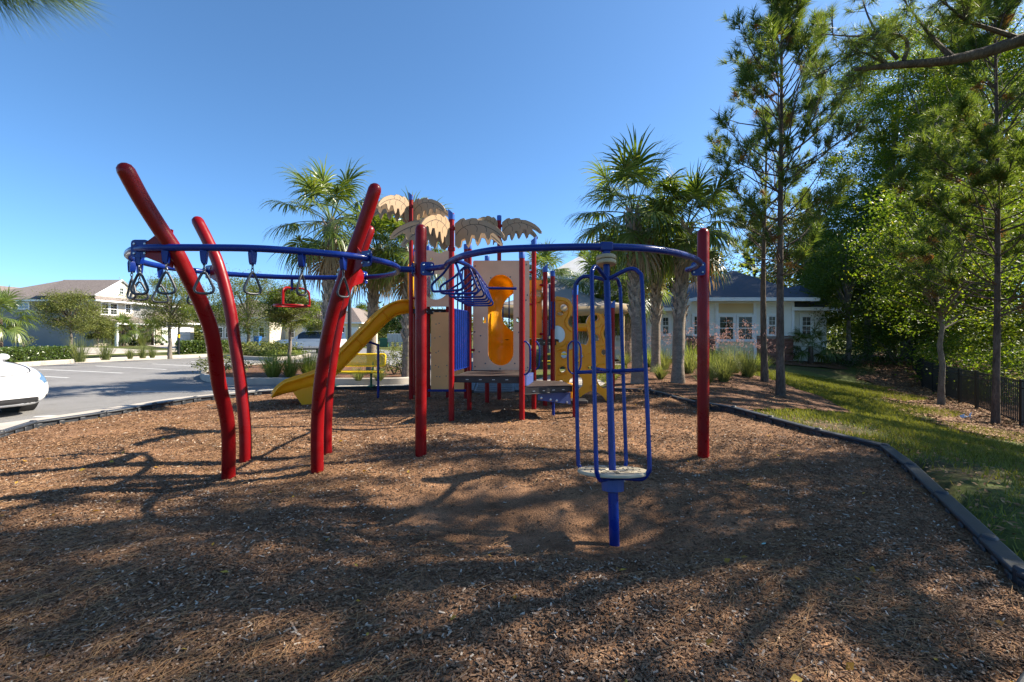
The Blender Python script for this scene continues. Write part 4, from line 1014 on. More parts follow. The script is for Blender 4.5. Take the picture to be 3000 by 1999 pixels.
# centre window bay
boards(fr0, club, xb + 0.12, xc - 0.12, 0.02, cz_(1003), SIDEC)
wallbox('infill_panel', xb + 0.12, xc - 0.12, CY - 0.02, CY + 0.015, cz_(917), cz_(886), PANELT, club)
for (u0, u1) in ((cx(2106.5), cx(2148)), (cx(2161.5), cx(2203))): window(fr0, club, u0, u1, cz_(996), cz_(928), 0.03)
wallbox('corner_board', xb - 0.02, xb + 0.14, CY - 0.06, CY + 0.01, 0, 3.0, TRIM, club); wallbox('corner_board', xc - 0.14, xc + 0.02, CY - 0.06, CY + 0.01, 0, 3.0, TRIM, club)
wallbox('window_rail', xb + 0.14, xc - 0.14, CY - 0.05, CY + 0.012, cz_(1003), cz_(1000), TRIM, club)
window(fr0, club, cx(2032), cx(2050), cz_(981), cz_(927), 0.03, cols=2); window(fr0, club, cx(2250), cx(2271), cz_(981), cz_(927), 0.03)
wallbox('corner_board', xd - 0.10, xd + 0.03, CY - 0.055, CY + 0.01, zb_ + 0.01, 3.0, TRIM, club); wallbox('corner_board', xa - 0.03, xa + 0.10, CY - 0.055, CY + 0.01, zb_ + 0.01, 3.0, TRIM, club)
wallbox('frieze', xa - 0.02, xd + 0.02, CY - 0.05, CY + 0.01, 2.99, 3.14, TRIM, club)
hip(club, cx(2024), cx(2378), CY - 0.62, CY + 10, cz_(873, CY - 0.6), 1.75, SHING, ridge=0.8)
# right wing
RW = CY + 0.5; xe = at(2413, 0, RW).x
wallbox('wall', xd + 0.02, xe, RW + 0.02, RW + 8, -0.3, 2.72, SIDEW, club); fr1 = Frame((0, RW, 0), (1, 0)); zw = lambda py: at(0, py, RW).z
boards(fr1, club, xd + 0.01, xe - 0.1, -0.1, 2.6, SIDEW); wallbox('corner_board', xe - 0.11, xe + 0.02, RW - 0.05, RW + 0.01, -0.25, 2.6, TRIM, club)
window(fr1, club, at(2348, 0, RW).x, at(2374, 0, RW).x, zw(982), zw(928), 0.03, trim=0.13)
hip(club, xd - 0.1, at(2462, 0, RW - 0.5).x, RW - 0.55, RW + 8.5, zw(903), 1.3, SHING)
MB().tube(spline([(xe + 0.75, RW - 0.5, 2.62), (xe + 0.7, RW - 0.4, 2.5), (xe + 0.25, RW - 0.08, 2.3), (xe + 0.08, RW - 0.05, 2.2), (xe + 0.07, RW - 0.05, 1.0), (xe + 0.07, RW - 0.05, 0.0), (xe + 0.14, RW - 0.12, -0.14)], 4), 0.045, 8).build('downspout', TRIM, club)
# left wing
LW = CY + 0.4; xl = at(1660, 0, LW).x
wallbox('wall', xl, xa - 0.02, LW + 0.02, LW + 8, -0.1, 2.75, SIDEW, club); fr2 = Frame((0, LW, 0), (1, 0)); zl = lambda py: at(0, py, LW).z
boards(fr2, club, xl + 0.1, xa - 0.03, 0.0, 2.65, SIDEW, 0.16)
window(fr2, club, at(1940, 0, LW).x, at(1958, 0, LW).x, zl(980), zl(930), 0.03, trim=0.14)
window(fr2, club, at(1800, 0, LW).x, at(1822, 0, LW).x, zl(985), zl(935), 0.03, trim=0.14)
wallbox('corner_board', at(1895, 0, LW).x, at(1901, 0, LW).x, LW - 0.05, LW + 0.01, 0, 2.65, TRIM, club)
hip(club, xl - 0.3, cx(2024) - 0.05, LW - 0.5, LW + 8.5, zl(904), 1.6, SHING)
# entry pavilion with metal roof and brick columns
EY = 29.0
ex0, ex1 = at(1592, 0, EY).x, at(1850, 0, EY).x
wallbox('pavilion_wall', ex0 + 0.5, ex1 - 0.5, EY + 0.6, EY + 7, 3.4, at(0, 818, EY).z, TRIM, club)
wallbox('pavilion_panel', at(1645, 0, EY).x, at(1700, 0, EY).x, EY + 0.56, EY + 0.59, at(0, 860, EY).z, at(0, 832, EY).z, PANELT, club)
mr = hip(club, ex0 - 0.1, ex1, EY - 0.2, EY + 7.6, at(0, 812, EY).z, 1.75, METALR, 'metal_roof', ridge=0.75)
zE = at(0, 812, EY).z; hr_ = 1.75; k_ = 7.8 / 2 * 0.75
for i in range(13):
    x = ex0 + 0.2 + i * (ex1 - ex0 - 0.4) / 12; yr = EY - 0.2 + min(3.9, (min(x - ex0 + 0.1, ex1 - x)) * 3.9 / k_); f_ = (yr - EY + 0.2) / 3.9
    if f_ > 0.05: MB().tube([(x, EY - 0.2, zE + 0.03), (x, yr, zE + 0.03 + hr_ * f_)], 0.03, 4).build('seam', METALR, mr)
for px in (1598, 1700, 1830):
    x = at(px, 0, EY).x; wallbox('brick_column', x - 0.28, x + 0.28, EY + 0.62, EY + 1.2, -0.1, 3.4, TBRICK, club)
wallbox('pavilion_beam', ex0 + 0.3, ex1 - 0.3, EY + 0.5, EY + 1.3, 3.1, 3.42, TRIM, club)
wallbox('rear_wall', ex0 + 0.8, ex1 - 0.6, EY + 4.5, EY + 4.7, -0.1, 3.3, SIDEW, club)
wallbox('rear_door', at(1640, 0, EY + 4.5).x, at(1675, 0, EY + 4.5).x, EY + 4.44, EY + 4.49, 0, 2.3, GLASS, club)

# --- shade canopy and picnic table under it
can = thing('shade_canopy', 'square tan fabric shade canopy on tan posts behind the structure', 'canopy', (2.1, 21.5, 0))
FAB = leafmat('canopy_fabric', (0.34, 0.31, 0.28), (0.34, 0.31, 0.28), 0.25, 0.8, tcol=(1.4, 1.3, 1.1)); FABT = leafmat('canopy_valance', (0.50, 0.39, 0.25), (0.50, 0.39, 0.25), 0.3, 0.8, tcol=(1.4, 1.3, 1.1)); TANP = mat('tan_post_paint', (0.50, 0.37, 0.20), 0.5, 0.06, 3)
X0, X1, Y0, Y1 = -0.75, 4.85, 18.9, 24.3; ze, zv, za = 2.62, 2.20, 4.0; cxm_, cym_ = (X0 + X1) / 2, (Y0 + Y1) / 2
cor = [Vector((X0, Y0, ze)), Vector((X1, Y0, ze)), Vector((X1, Y1, ze)), Vector((X0, Y1, ze))]; ap = Vector((cxm_, cym_, za))
for i in range(4):
    a, b = cor[i], cor[(i + 1) % 4]; vs = []; n = 9
    for r_ in range(n + 1):
        f = r_ / n
        for q in range(n + 1):
            p = a.lerp(b, q / n).lerp(ap, f); p.z -= 0.22 * math.sin(math.pi * f) + 0.10 * math.sin(math.pi * q / n) * (1 - f); vs.append(p)
    mb = MB(); mb.add(vs, [(r_ * (n + 1) + q, r_ * (n + 1) + q + 1, (r_ + 1) * (n + 1) + q + 1, (r_ + 1) * (n + 1) + q) for r_ in range(n) for q in range(n)]); mb.build('fabric_panel', FAB, can, smooth=60, solid=0.006)
    vs = []
    for q in range(13): f = q / 12; p = a.lerp(b, f); p.z -= 0.10 * math.sin(math.pi * f); vs += [p + Vector((0, 0, 0.0)), p + Vector((0, 0, -0.34 - 0.06 * math.sin(math.pi * f)))]
    mb = MB(); mb.add(vs, [(2 * q, 2 * q + 2, 2 * q + 3, 2 * q + 1) for q in range(12)]); mb.build('valance', FABT, can, smooth=60, solid=0.006)
for (x, y) in ((X0 + 0.2, Y0 + 0.2), (X1 - 0.2, Y0 + 0.2), (X1 - 0.2, Y1 - 0.2), (X0 + 0.2, Y1 - 0.2)):
    MB().tube([(x, y, -0.1), (x, y, 1.5), (x, y, ze)], 0.075, 14).build('post', TANP, can)
pt = thing('picnic_table', 'yellow picnic table with attached benches seen through the climbers', 'table', (2.0, 15.2, 0))
ty, tx = 15.2, 2.0
MB().b2(tx - 0.95, tx + 0.95, ty - 0.36, ty + 0.36, 0.70, 0.74).build('table_top', YELM, pt, bevel=0.015)
for sgn in (-1, 1):
    MB().b2(tx - 0.95, tx + 0.95, ty + sgn * 0.72 - 0.13, ty + sgn * 0.72 + 0.13, 0.42, 0.455).build('bench_seat', YELM, pt, bevel=0.015)
    MB().tube([(tx + sgn * 0.6, ty - 0.7, 0.40), (tx + sgn * 0.6, ty, 0.40), (tx + sgn * 0.6, ty + 0.7, 0.40)], 0.025, 8).tube([(tx + sgn * 0.6, ty - 0.45, 0.0), (tx + sgn * 0.6, ty - 0.2, 0.69)], 0.025, 8).tube([(tx + sgn * 0.6, ty + 0.45, 0.0), (tx + sgn * 0.6, ty + 0.2, 0.69)], 0.025, 8).build('leg_frame', BLACKM, pt)

# --- yellow mesh bench with green legs behind the slide
bn = thing('park_bench', 'yellow expanded metal bench with green legs behind the slide', 'bench', (-3.95, 11.4, 0.08))
by, b0, b1 = 11.35, -4.75, -3.22
def meshpanel(name, p, ux, uy, W, H):
    fr_ = MB(); c = Vector(p); ux = Vector(ux); uy = Vector(uy); r_ = 0.05
    out = [c + ux * (x * (W / 2 - r_)) + uy * (y * (H / 2 - r_)) + (ux * math.cos(R(a)) + uy * math.sin(R(a))) * r_ for (x, y, a0) in ((1, 1, 0), (-1, 1, 90), (-1, -1, 180), (1, -1, 270)) for a in range(a0, a0 + 91, 30)]
    fr_.tube(out, 0.024, 8, closed=True); o = fr_.build(name, YELM, bn)
    lt_ = MB(); st = 0.045; n = ux.cross(uy)
    k = int((W + H) / st)
    for i in range(k):
        for sgn in (1, -1):
            s0 = -W / 2 - H / 2 + i * st; a = [s0, -H / 2]; b = [s0 + H, H / 2]
            if a[0] < -W / 2: a[1] += (-W / 2 - a[0]); a[0] = -W / 2
            if b[0] > W / 2: b[1] -= (b[0] - W / 2); b[0] = W / 2
            if b[0] - a[0] < 0.02: continue
            A = c + ux * a[0] * sgn + uy * a[1]; B_ = c + ux * b[0] * sgn + uy * b[1]; d = (B_ - A).normalized().cross(n) * 0.010
            lt_.add([A - d, A + d, B_ + d, B_ - d], [(0, 1, 2, 3)])
    tag(lt_.build('metal_mesh', YELM, o, smooth=0, solid=0.004), kind='stuff')
meshpanel('backrest', ((b0 + b1) / 2, by + 0.2, 0.73), (1, 0, 0), (0, 0.22, 0.975), b1 - b0, 0.30)
meshpanel('seat', ((b0 + b1) / 2, by - 0.05, 0.45), (1, 0, 0), (0, 1, 0), b1 - b0, 0.34)
for x in (b0 + 0.3, b1 - 0.3):
    MB().tube([(x, by + 0.02, 0.05), (x, by + 0.02, 0.43)], 0.03, 10).tube([(x, by + 0.02, 0.42), (x, by + 0.14, 0.46), (x, by + 0.22, 0.72)], 0.022, 8).box((x, by + 0.02, 0.095), (0.16, 0.3, 0.012)).build('leg', GREENM, bn)

# --- lamp post
lp = gp(1024, 1045); lamp = thing('lamp_post', 'black lamp post behind the right bent poles', 'lamp post', (lp.x, lp.y, 0))
MB().lathe([(0.22, -0.1), (0.22, 0.35), (0.15, 0.5), (0.13, 0.9), (0.115, 1.2), (0.105, 4.4), (0.08, 4.6)], (lp.x, lp.y, 0), 14).build('pole', BLACKM, lamp)
MB().lathe([(0.06, 4.58), (0.20, 4.62), (0.26, 4.70), (0.28, 5.05), (0.12, 5.25), (0.04, 5.35)], (lp.x, lp.y, 0), 14).build('lamp_head', BLACKM, lamp)
MB().lathe([(0.18, 4.66), (0.235, 4.72), (0.245, 5.0), (0.2, 5.02)], (lp.x, lp.y, 0.0), 12).build('lens', TRIM, lamp)
# --- row of cluster mailboxes and the utility box beside them
MAILM = mat('mailbox_grey', (0.50, 0.50, 0.50), 0.5, 0.05, 2); m0 = None
for i in range(9):
    w = gp(1143 + 14.7 * i, 1016)
    if m0 is None:
        m0 = thing('cluster_mailbox', 'x', 'mailbox'); MB().b2(-0.26, 0.26, -0.22, 0.22, 0.36, 1.30).build('cabinet', MAILM, m0, bevel=0.01); MB().b2(-0.1, 0.1, -0.1, 0.1, -0.1, 0.37).build('pedestal', MAILM, m0)
        for r_ in range(4):
            for c_ in (-1, 1): MB().b2(c_ * 0.125 - 0.11, c_ * 0.125 + 0.11, -0.235, -0.215, 0.42 + r_ * 0.21, 0.61 + r_ * 0.21).build('door', MAILM, m0)
        o = m0
    else: o = copy_tree(m0)
    o.location = (w.x, w.y, 0.1); o['group'] = 'cluster mailboxes in a row'
    o['label'] = ['leftmost grey cluster mailbox in the row under the slide', 'second grey cluster mailbox from the left end of the row', 'third grey cluster mailbox from the left end of the row', 'fourth grey cluster mailbox from the left end of the row', 'fifth grey cluster mailbox, partly behind the tall red post', 'sixth grey cluster mailbox from the left, behind the straight red post', 'seventh grey cluster mailbox from the left end of the row', 'eighth grey cluster mailbox, beside the climbing wall edge', 'rightmost grey cluster mailbox of the row'][i]
w = gp(1126, 1016); ub = thing('utility_box', 'dark green utility box left of the mailboxes', 'utility box', (w.x, w.y, 0)); MB().b2(w.x - 0.4, w.x + 0.4, w.y - 0.4, w.y + 0.4, -0.05, 0.85).build('cabinet', GREENM, ub, bevel=0.04); MB().b2(w.x - 0.43, w.x + 0.43, w.y - 0.43, w.y + 0.43, 0.852, 0.92).build('lid', GREENM, ub, bevel=0.03)
w = gp(755, 1012); BINB = mat('bin_blue', (0.02, 0.13, 0.42), 0.5); rb2 = thing('recycling_bin', 'blue recycling bin by the far white garage', 'bin', (w.x, w.y, 0)); MB().lathe([(0.36, -0.02), (0.45, 1.0), (0.48, 1.02)], (w.x, w.y, 0), 4, rotz(R(45))).build('body', BINB, rb2, smooth=0); MB().b2(w.x - 0.36, w.x + 0.36, w.y - 0.36, w.y + 0.36, 1.025, 1.1).build('lid', BINB, rb2, bevel=0.03)
w = gp(507, 1046); mk = thing('marker_post', 'thin dark marker post with yellow band beside the oak trunk', 'post', (w.x + 0.35, w.y, 0)); MB().tube([(w.x + 0.35, w.y, -0.1), (w.x + 0.35, w.y, 2.2)], 0.05, 8).build('post', BLACKM, mk); MB().tube([(w.x + 0.35, w.y, 1.15), (w.x + 0.35, w.y, 1.35)], 0.056, 8).build('band', YELM, mk)

# --- houses across the lot
def shed(name, v, f, m, parent):
    mb = MB(); mb.add(v, f); return mb.build(name, m, parent, smooth=0)
DOORW = mat('white_garage_door', (0.80, 0.80, 0.79), 0.5, 0.03, 2)
# two storey house
HB = thing('two_storey_house', 'two storey grey and cream house with brown hip roof and gable', 'house', (-47, 53, 0))
HX, HY0 = at(272, 0, 49).x, 49.0
zz = lambda py, Y=49.0: at(0, py, Y).z
ev = zz(880)
MB().b2(HX - 14, HX, HY0, HY0 + 13, -0.1, ev - 0.02).build('wall', SIDEG, HB, smooth=0)
fE = Frame((HX + 0.01, HY0, 0), (0, 1)); fS = Frame((HX - 14, HY0 - 0.01, 0), (1, 0))
boards(fE, HB, 0.0, 5.2, 2.9, ev - 0.15, SIDEB, 0.2); boards(fE, HB, 0.0, 5.2, 0.0, 2.85, SIDEB, 0.2)
boards(fS, HB, 0.0, 14.0, 2.9, ev - 0.12, SIDEG, 0.24)
for u in (1.0, 2.1): window(fE, HB, u, u + 0.85, zz(921, 50.5), zz(889, 50.5), 0.03, 2, 2, 0.14)
window(fE, HB, 4.1, 4.8, zz(917, 53), zz(892, 53), 0.03, 2, 2, 0.12)
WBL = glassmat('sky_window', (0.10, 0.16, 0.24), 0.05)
for u in (6.1, 12.2, 2.0): window(fS, HB, u, u + 1.0, zz(905), zz(888), 0.03, 1, 1, 0.12, WBL)
ro = hip(HB, HX - 14.6, HX + 0.5, HY0 - 0.5, HY0 + 13.4, ev + 0.02, 2.9, SHINGB, ridge=0.75)
for (u0, u1) in ((-7.4, -5.6), (-5.0, -3.2)):
    MB().add([(HX + u0, HY0 + 3.6, ev + 1.72), (HX + u1, HY0 + 3.6, ev + 1.72), (HX + u1, HY0 + 4.6, ev + 2.12), (HX + u0, HY0 + 4.6, ev + 2.12)], [(0, 1, 2, 3)]).build('solar_panel', GLASS, ro, solid=0.08)
# front gable with board and batten
gx_, gy0, gy1, gw = HX + 0.55, HY0 - 0.4, HY0 + 6.2, HX - 6
gm = (gy0 + gy1) / 2; zg = ev + 0.55; za_ = zz(822, 51.5)
shed('gable_roof', [(gx_ + 0.25, gy0 - 0.1, zg - 0.1), (gx_ + 0.25, gm, za_ + 0.12), (gw, gm, za_ + 0.12), (gw, gy0 - 0.1, zg - 0.1), (gx_ + 0.25, gy1 + 0.1, zg - 0.1), (gw, gy1 + 0.1, zg - 0.1)], [(0, 1, 2, 3), (1, 4, 5, 2)], SHINGB, HB)
shed('gable_wall', [(gx_, gy0 + 0.1, zg - 0.1), (gx_, gy1 - 0.1, zg - 0.1), (gx_, gm, za_ - 0.02)], [(0, 1, 2)], SIDEB, HB)
bm_ = MB()
for i in range(1, 9):
    y = gy0 + (gy1 - gy0) * i / 9; t_ = 1 - abs(y - gm) / ((gy1 - gy0) / 2); MB().b2(gx_, gx_ + 0.03, y - 0.03, y + 0.03, zg - 0.08, zg - 0.08 + (za_ - zg) * t_).build('batten', TRIM, HB, smooth=0)
for (ya, yb) in ((gy0 - 0.1, gm), (gy1 + 0.1, gm)):
    MB().tube([(gx_ + 0.16, ya, zg - 0.08), (gx_ + 0.16, yb, za_ + 0.06)], 0.1, 4).build('rake_board', TRIM, HB, smooth=0)
window(Frame((gx_ + 0.02, gm, 0), (0, 1)), HB, -0.25, 0.25, zg + 0.35, zg + 1.05, 0.02, 2, 1, 0.08)
shed('eave_skirt', [(gx_ + 0.3, gy0 - 0.2, ev + 0.05), (gx_ + 0.3, gy1 + 0.2, ev + 0.05), (gx_ - 0.1, gy1, zg), (gx_ - 0.1, gy0, zg)], [(0, 1, 2, 3)], SHINGB, HB)
MB().b2(gx_ + 0.1, gx_ + 0.32, gy0 - 0.2, gy1 + 0.2, ev - 0.1, ev + 0.04).build('fascia', TRIM, HB, smooth=0)
# porch roof, posts, garage wing
pr0 = zz(946, 50); shed('porch_roof', [(HX + 2.4, HY0 + 0.2, pr0), (HX + 2.4, HY0 + 5.6, pr0), (HX + 0.02, HY0 + 5.6, pr0 + 0.8), (HX + 0.02, HY0 + 0.2, pr0 + 0.8)], [(0, 1, 2, 3)], SHINGB, HB)
MB().b2(HX + 2.25, HX + 2.42, HY0 + 0.2, HY0 + 5.6, pr0 - 0.2, pr0 - 0.01).build('porch_beam', TRIM, HB, smooth=0)
for y in (0.4, 2.9, 5.4): MB().b2(HX + 2.1, HX + 2.35, HY0 + y - 0.12, HY0 + y + 0.12, 0, pr0 - 0.2).build('porch_post', TRIM, HB, smooth=0)
MB().b2(HX + 0.03, HX + 0.06, HY0 + 2.3, HY0 + 3.3, 0.1, 2.2).build('front_door', mat('door_dark_red', (0.09, 0.02, 0.02), 0.5), HB)
MB().b2(HX - 3, HX + 1.8, HY0 + 6.4, HY0 + 13, -0.1, 2.75).build('garage_wing', SIDEB, HB, smooth=0)
gd = MB().b2(HX + 1.8, HX + 1.86, HY0 + 7.2, HY0 + 12.2, 0.05, 2.25).build('garage_door', DOORW, HB, smooth=0)
for k in range(1, 4): MB().b2(HX + 1.862, HX + 1.868, HY0 + 7.2, HY0 + 12.2, 0.05 + k * 0.55 - 0.012, 0.05 + k * 0.55 + 0.012).build('door_joint', SIDEB, gd, smooth=0)
hip(HB, HX - 3.2, HX + 2.3, HY0 + 6.0, HY0 + 13.4, 2.8, 1.6, SHINGB)
# garage house at the left edge
HA = thing('garage_house', 'single storey house with white garage door and brown roof at left', 'house', (-60, 54, 0))
AY = 51.0; axr = at(76, 0, AY).x
MB().b2(axr - 9, axr, AY, AY + 9, -0.1, 3.4).build('wall', SIDEW, HA, smooth=0)
fA = Frame((axr - 9, AY - 0.01, 0), (1, 0)); boards(fA, HA, 0, 9, 0.0, 3.3, SIDEW, 0.2)
pa0, pa1 = at(8, 0, AY).x, at(60, 0, AY).x
MB().b2(pa0, pa1, AY - 0.06, AY - 0.035, 0.05, at(0, 937, AY).z).build('recess_shade_panel', SIDEG, HA, smooth=0)  # flat grey panel, its colour stands in for the shade of the porch recess
for x in (pa0 - 0.08, pa1 + 0.08): MB().b2(x - 0.1, x + 0.1, AY - 0.09, AY - 0.03, 0.0, at(0, 937, AY).z).build('trim_board', TRIM, HA, smooth=0)
MB().b2(pa0 - 0.18, pa1 + 0.18, AY - 0.09, AY - 0.03, at(0, 937, AY).z, at(0, 932, AY).z).build('trim_board', TRIM, HA, smooth=0)
web = MB(); wc = Vector((at(35, 0, AY).x, AY - 0.075, at(0, 978, AY).z))
for a in range(35, 150, 16): web.tube([wc, wc + Vector((0.75 * math.cos(R(a)), 0, 0.75 * math.sin(R(a))))], 0.008, 4)
for q in (0.25, 0.42, 0.6): web.tube([wc + Vector((q * math.cos(R(a)), 0, q * math.sin(R(a)) - 0.03 * ((a // 8) % 2))) for a in range(35, 148, 8)], 0.007, 4)
web.tube([wc, wc + Vector((0, 0, -0.9))], 0.008, 4); webt = web.build('wall_web', ENGR, HA)
eA = at(0, 921, AY).z
hip(HA, axr - 9.5, axr + 0.5, AY - 0.5, AY + 9.5, eA, 1.7, SHINGB)
g0_, g1_ = axr - 11.5, axr - 0.7; gm_ = (g0_ + g1_) / 2; zb0 = eA + 0.75; za0 = zb0 + 0.5 * (g1_ - g0_) / 2
mb = MB(); mb.add([(g1_, AY - 0.4, zb0), (gm_, AY - 0.4, za0), (gm_, AY + 8, za0), (g1_, AY + 8, zb0), (g0_, AY - 0.4, zb0), (g0_, AY + 8, zb0)], [(0, 1, 2, 3), (1, 4, 5, 2)]); mb.build('gable_roof', SHINGB, HA, smooth=0, solid=0.08)
mb = MB(); mb.prism([(g1_ - 0.25, eA + 0.05), (g1_ - 0.25, zb0 + 0.02), (gm_, za0 - 0.1), (g0_ + 0.25, zb0 + 0.02), (g0_ + 0.25, eA + 0.05)], [], lambda u, v: (u, AY + 3.8, v), (0, 1, 0), 7.8); mb.build('gable_wall', SIDEW, HA, smooth=0)
MB().tube([(g1_ + 0.05, AY - 0.42, zb0 - 0.08), (gm_, AY - 0.42, za0 - 0.06)], 0.12, 4).build('rake_board', TRIM, HA, smooth=0)
MB().tube([(g0_ - 0.05, AY - 0.42, zb0 - 0.08), (gm_, AY - 0.42, za0 - 0.06)], 0.12, 4).build('rake_board', TRIM, HA, smooth=0)
gX = at(78, 0, 53).x
MB().b2(gX - 7, gX, 52.6, 60, -0.1, 2.62).build('garage_wall', SIDEB, HA, smooth=0)
gd = MB().b2(gX, gX + 0.06, 53.4, 58.8, 0.05, 2.15).build('garage_door', DOORW, HA, smooth=0)
for k in range(1, 4): MB().b2(gX + 0.062, gX + 0.068, 53.4, 58.8, 0.05 + k * 0.52 - 0.012, 0.05 + k * 0.52 + 0.012).build('door_joint', SIDEB, gd, smooth=0)
MB().b2(gX, gX + 0.05, 53.2, 59, 2.2, 2.32).build('trim_board', TRIM, HA, smooth=0)
hip(HA, gX - 7.5, gX + 0.55, 52.2, 60.5, 2.68, 2.9, SHINGB)
# far single storey houses behind the trees
def far_house(label, px0, px1, Y, wall, eave_py, roof_h, garage=None, wins=()):
    x0, x1 = at(px0, 0, Y).x, at(px1, 0, Y).x; t = thing('far_house', label, 'house', ((x0 + x1) / 2, Y, 0)); e = at(0, eave_py, Y).z
    MB().b2(x0, x1, Y, Y + 8, -0.1, e - 0.1).build('wall', wall, t, smooth=0); hip(t, x0 - 0.5, x1 + 0.5, Y - 0.5, Y + 8.5, e, roof_h, SHINGB)
    f = Frame((0, Y - 0.01, 0), (1, 0))
    if garage: MB().b2(at(garage[0], 0, Y).x, at(garage[1], 0, Y).x, Y - 0.06, Y - 0.01, 0.05, 2.2).build('garage_door', DOORW, t, smooth=0)
    for (a, b) in wins: window(f, t, at(a, 0, Y).x, at(b, 0, Y).x, 0.9, 2.2, 0.03, 2, 2, 0.12)
    return t
far_house('beige single storey house hidden behind the dense dark oak', 600, 790, 60, SIDEB, 930, 2.6, (706, 742), [(640, 652), (662, 674), (760, 775)])
far_house('cream single storey house behind the white vehicle', 800, 950, 64, SIDEC, 938, 2.4, (886, 920), [(820, 832), (850, 862)])
far_house('small cream house with white door left of the palm trunk', 985, 1052, 58, SIDEC, 945, 2.0, (1024, 1048), [(1000, 1010)])

# ------------------------------------------------------------------ black metal fence
fence = thing('metal_fence', 'black metal picket fence along the woods at right', 'fence', (15.4, 15.65, -1.0))
fpts = [Vector((x, y, 0)) for x, y in FENCE[:-1]]
fp = []
for i in range(len(fpts) - 1):
    L = (fpts[i + 1] - fpts[i]).length; k = max(1, round(L / (1.52 if i < 3 else 2.4)))
    for q in range(k): fp.append(fpts[i].lerp(fpts[i + 1], q / k))
fp.append(fpts[-1])
pick = MB().b2(-0.009, 0.009, -0.009, 0.009, 0, 1.0).build('picket', BLACKM, fence, smooth=0); pme = pick.data; first = True; npk = 0
FH = 1.16
for i, p in enumerate(fp):
    z = gzf(p.x, p.y); MB().b2(p.x - 0.032, p.x + 0.032, p.y - 0.032, p.y + 0.032, z - 0.1, z + FH + 0.05).build('fence_post', BLACKM, fence)
    if i == len(fp) - 1: break
    q = fp[i + 1]; zq = gzf(q.x, q.y); L = (q - p).length
    for h in (0.12, FH - 0.18, FH):
        MB().tube([(p.x, p.y, z + h), (q.x, q.y, zq + h)], 0.017, 4).build('fence_rail', BLACKM, fence, smooth=0)
    n = int(L / 0.105)
    for k in range(1, n):
        if npk >= 285: break
        w = p.lerp(q, k / n); zw_ = z + (zq - z) * k / n
        o = pick if first else link_mesh('picket', pme, [], fence); first = False; npk += 1
        o.location = (w.x, w.y, zw_ + 0.08); o.scale = (1, 1, FH - 0.06)
# scraps of litter
PAP = mat('blue_white_paper', (0.45, 0.62, 0.85), 0.7, 0.2, 20); g = Vector((12.4, 12.45, 0)); g.z = gzf(g.x, g.y) + 0.02
sc = MB(); rr3 = np.random.default_rng(9)
for k in range(5): 
    c = g + Vector((rr3.normal() * 0.07, rr3.normal() * 0.05, 0.02 + 0.02 * k)); sc.add([c + Vector(tuple(rr3.normal(size=3) * 0.04)) for _ in range(4)], [(0, 1, 2), (0, 2, 3), (0, 3, 1), (1, 3, 2)])
tag(sc.build('paper_scrap', PAP, smooth=0), 'crumpled blue and white paper scrap at the foot of the fence', 'litter')
SCR = mat('mint_plastic', (0.35, 0.55, 0.47), 0.5); g = gp(2237, 1582); g.z = mzf(g.x, g.y) + 0.012
tag(MB().prism([(-0.014, -0.006), (0.010, -0.008), (0.016, 0.002), (0.004, 0.008), (-0.012, 0.006)], [], lambda u, v: (g.x + u, g.y + v, g.z + 0.2 * u), (0, 0, 1), 0.003).build('plastic_scrap', SCR), 'small mint green plastic chip lying on the right mulch', 'litter')

# ------------------------------------------------------------------ vehicles
CARW = mat('white_car_paint', (0.70, 0.70, 0.71), 0.22, 0.02, 1, coat=0.8); TYRE = mat('tyre_rubber', (0.015, 0.015, 0.016), 0.8, 0.2, 20); RIM = mat('alloy_rim', (0.42, 0.43, 0.45), 0.3, 0.1, 10, metal=0.8)
CGL = glassmat('car_glass', (0.012, 0.014, 0.018), 0.03); DARKP = mat('black_trim_plastic', (0.02, 0.02, 0.022), 0.6); HEADL = mat('headlight_glass', (0.10, 0.17, 0.27), 0.05, 0.3, 8, coat=1.0); TAILL = mat('tail_light', (0.35, 0.01, 0.01), 0.2, 0.1, 5, coat=0.5); HEADW = mat('headlight_reflector', (0.75, 0.78, 0.8), 0.15, 0.1, 5, metal=0.6)
def crom(A, n):
    """Catmull-Rom resampling along axis 0"""
    A = np.asarray(A, float); m = len(A); out = []
    for i in range(m - 1):
        p1, p2 = A[i], A[i + 1]; p0 = A[i - 1] if i else 2 * p1 - p2; p3 = A[i + 2] if i + 2 < m else 2 * p2 - p1
        for k in range(n):
            t = k / n; out.append(0.5 * (2 * p1 + (p2 - p0) * t + (2 * p0 - 5 * p1 + 4 * p2 - p3) * t * t + (3 * p1 - 3 * p2 + p3 - p0) * t ** 3))
    out.append(A[-1]); return np.array(out)
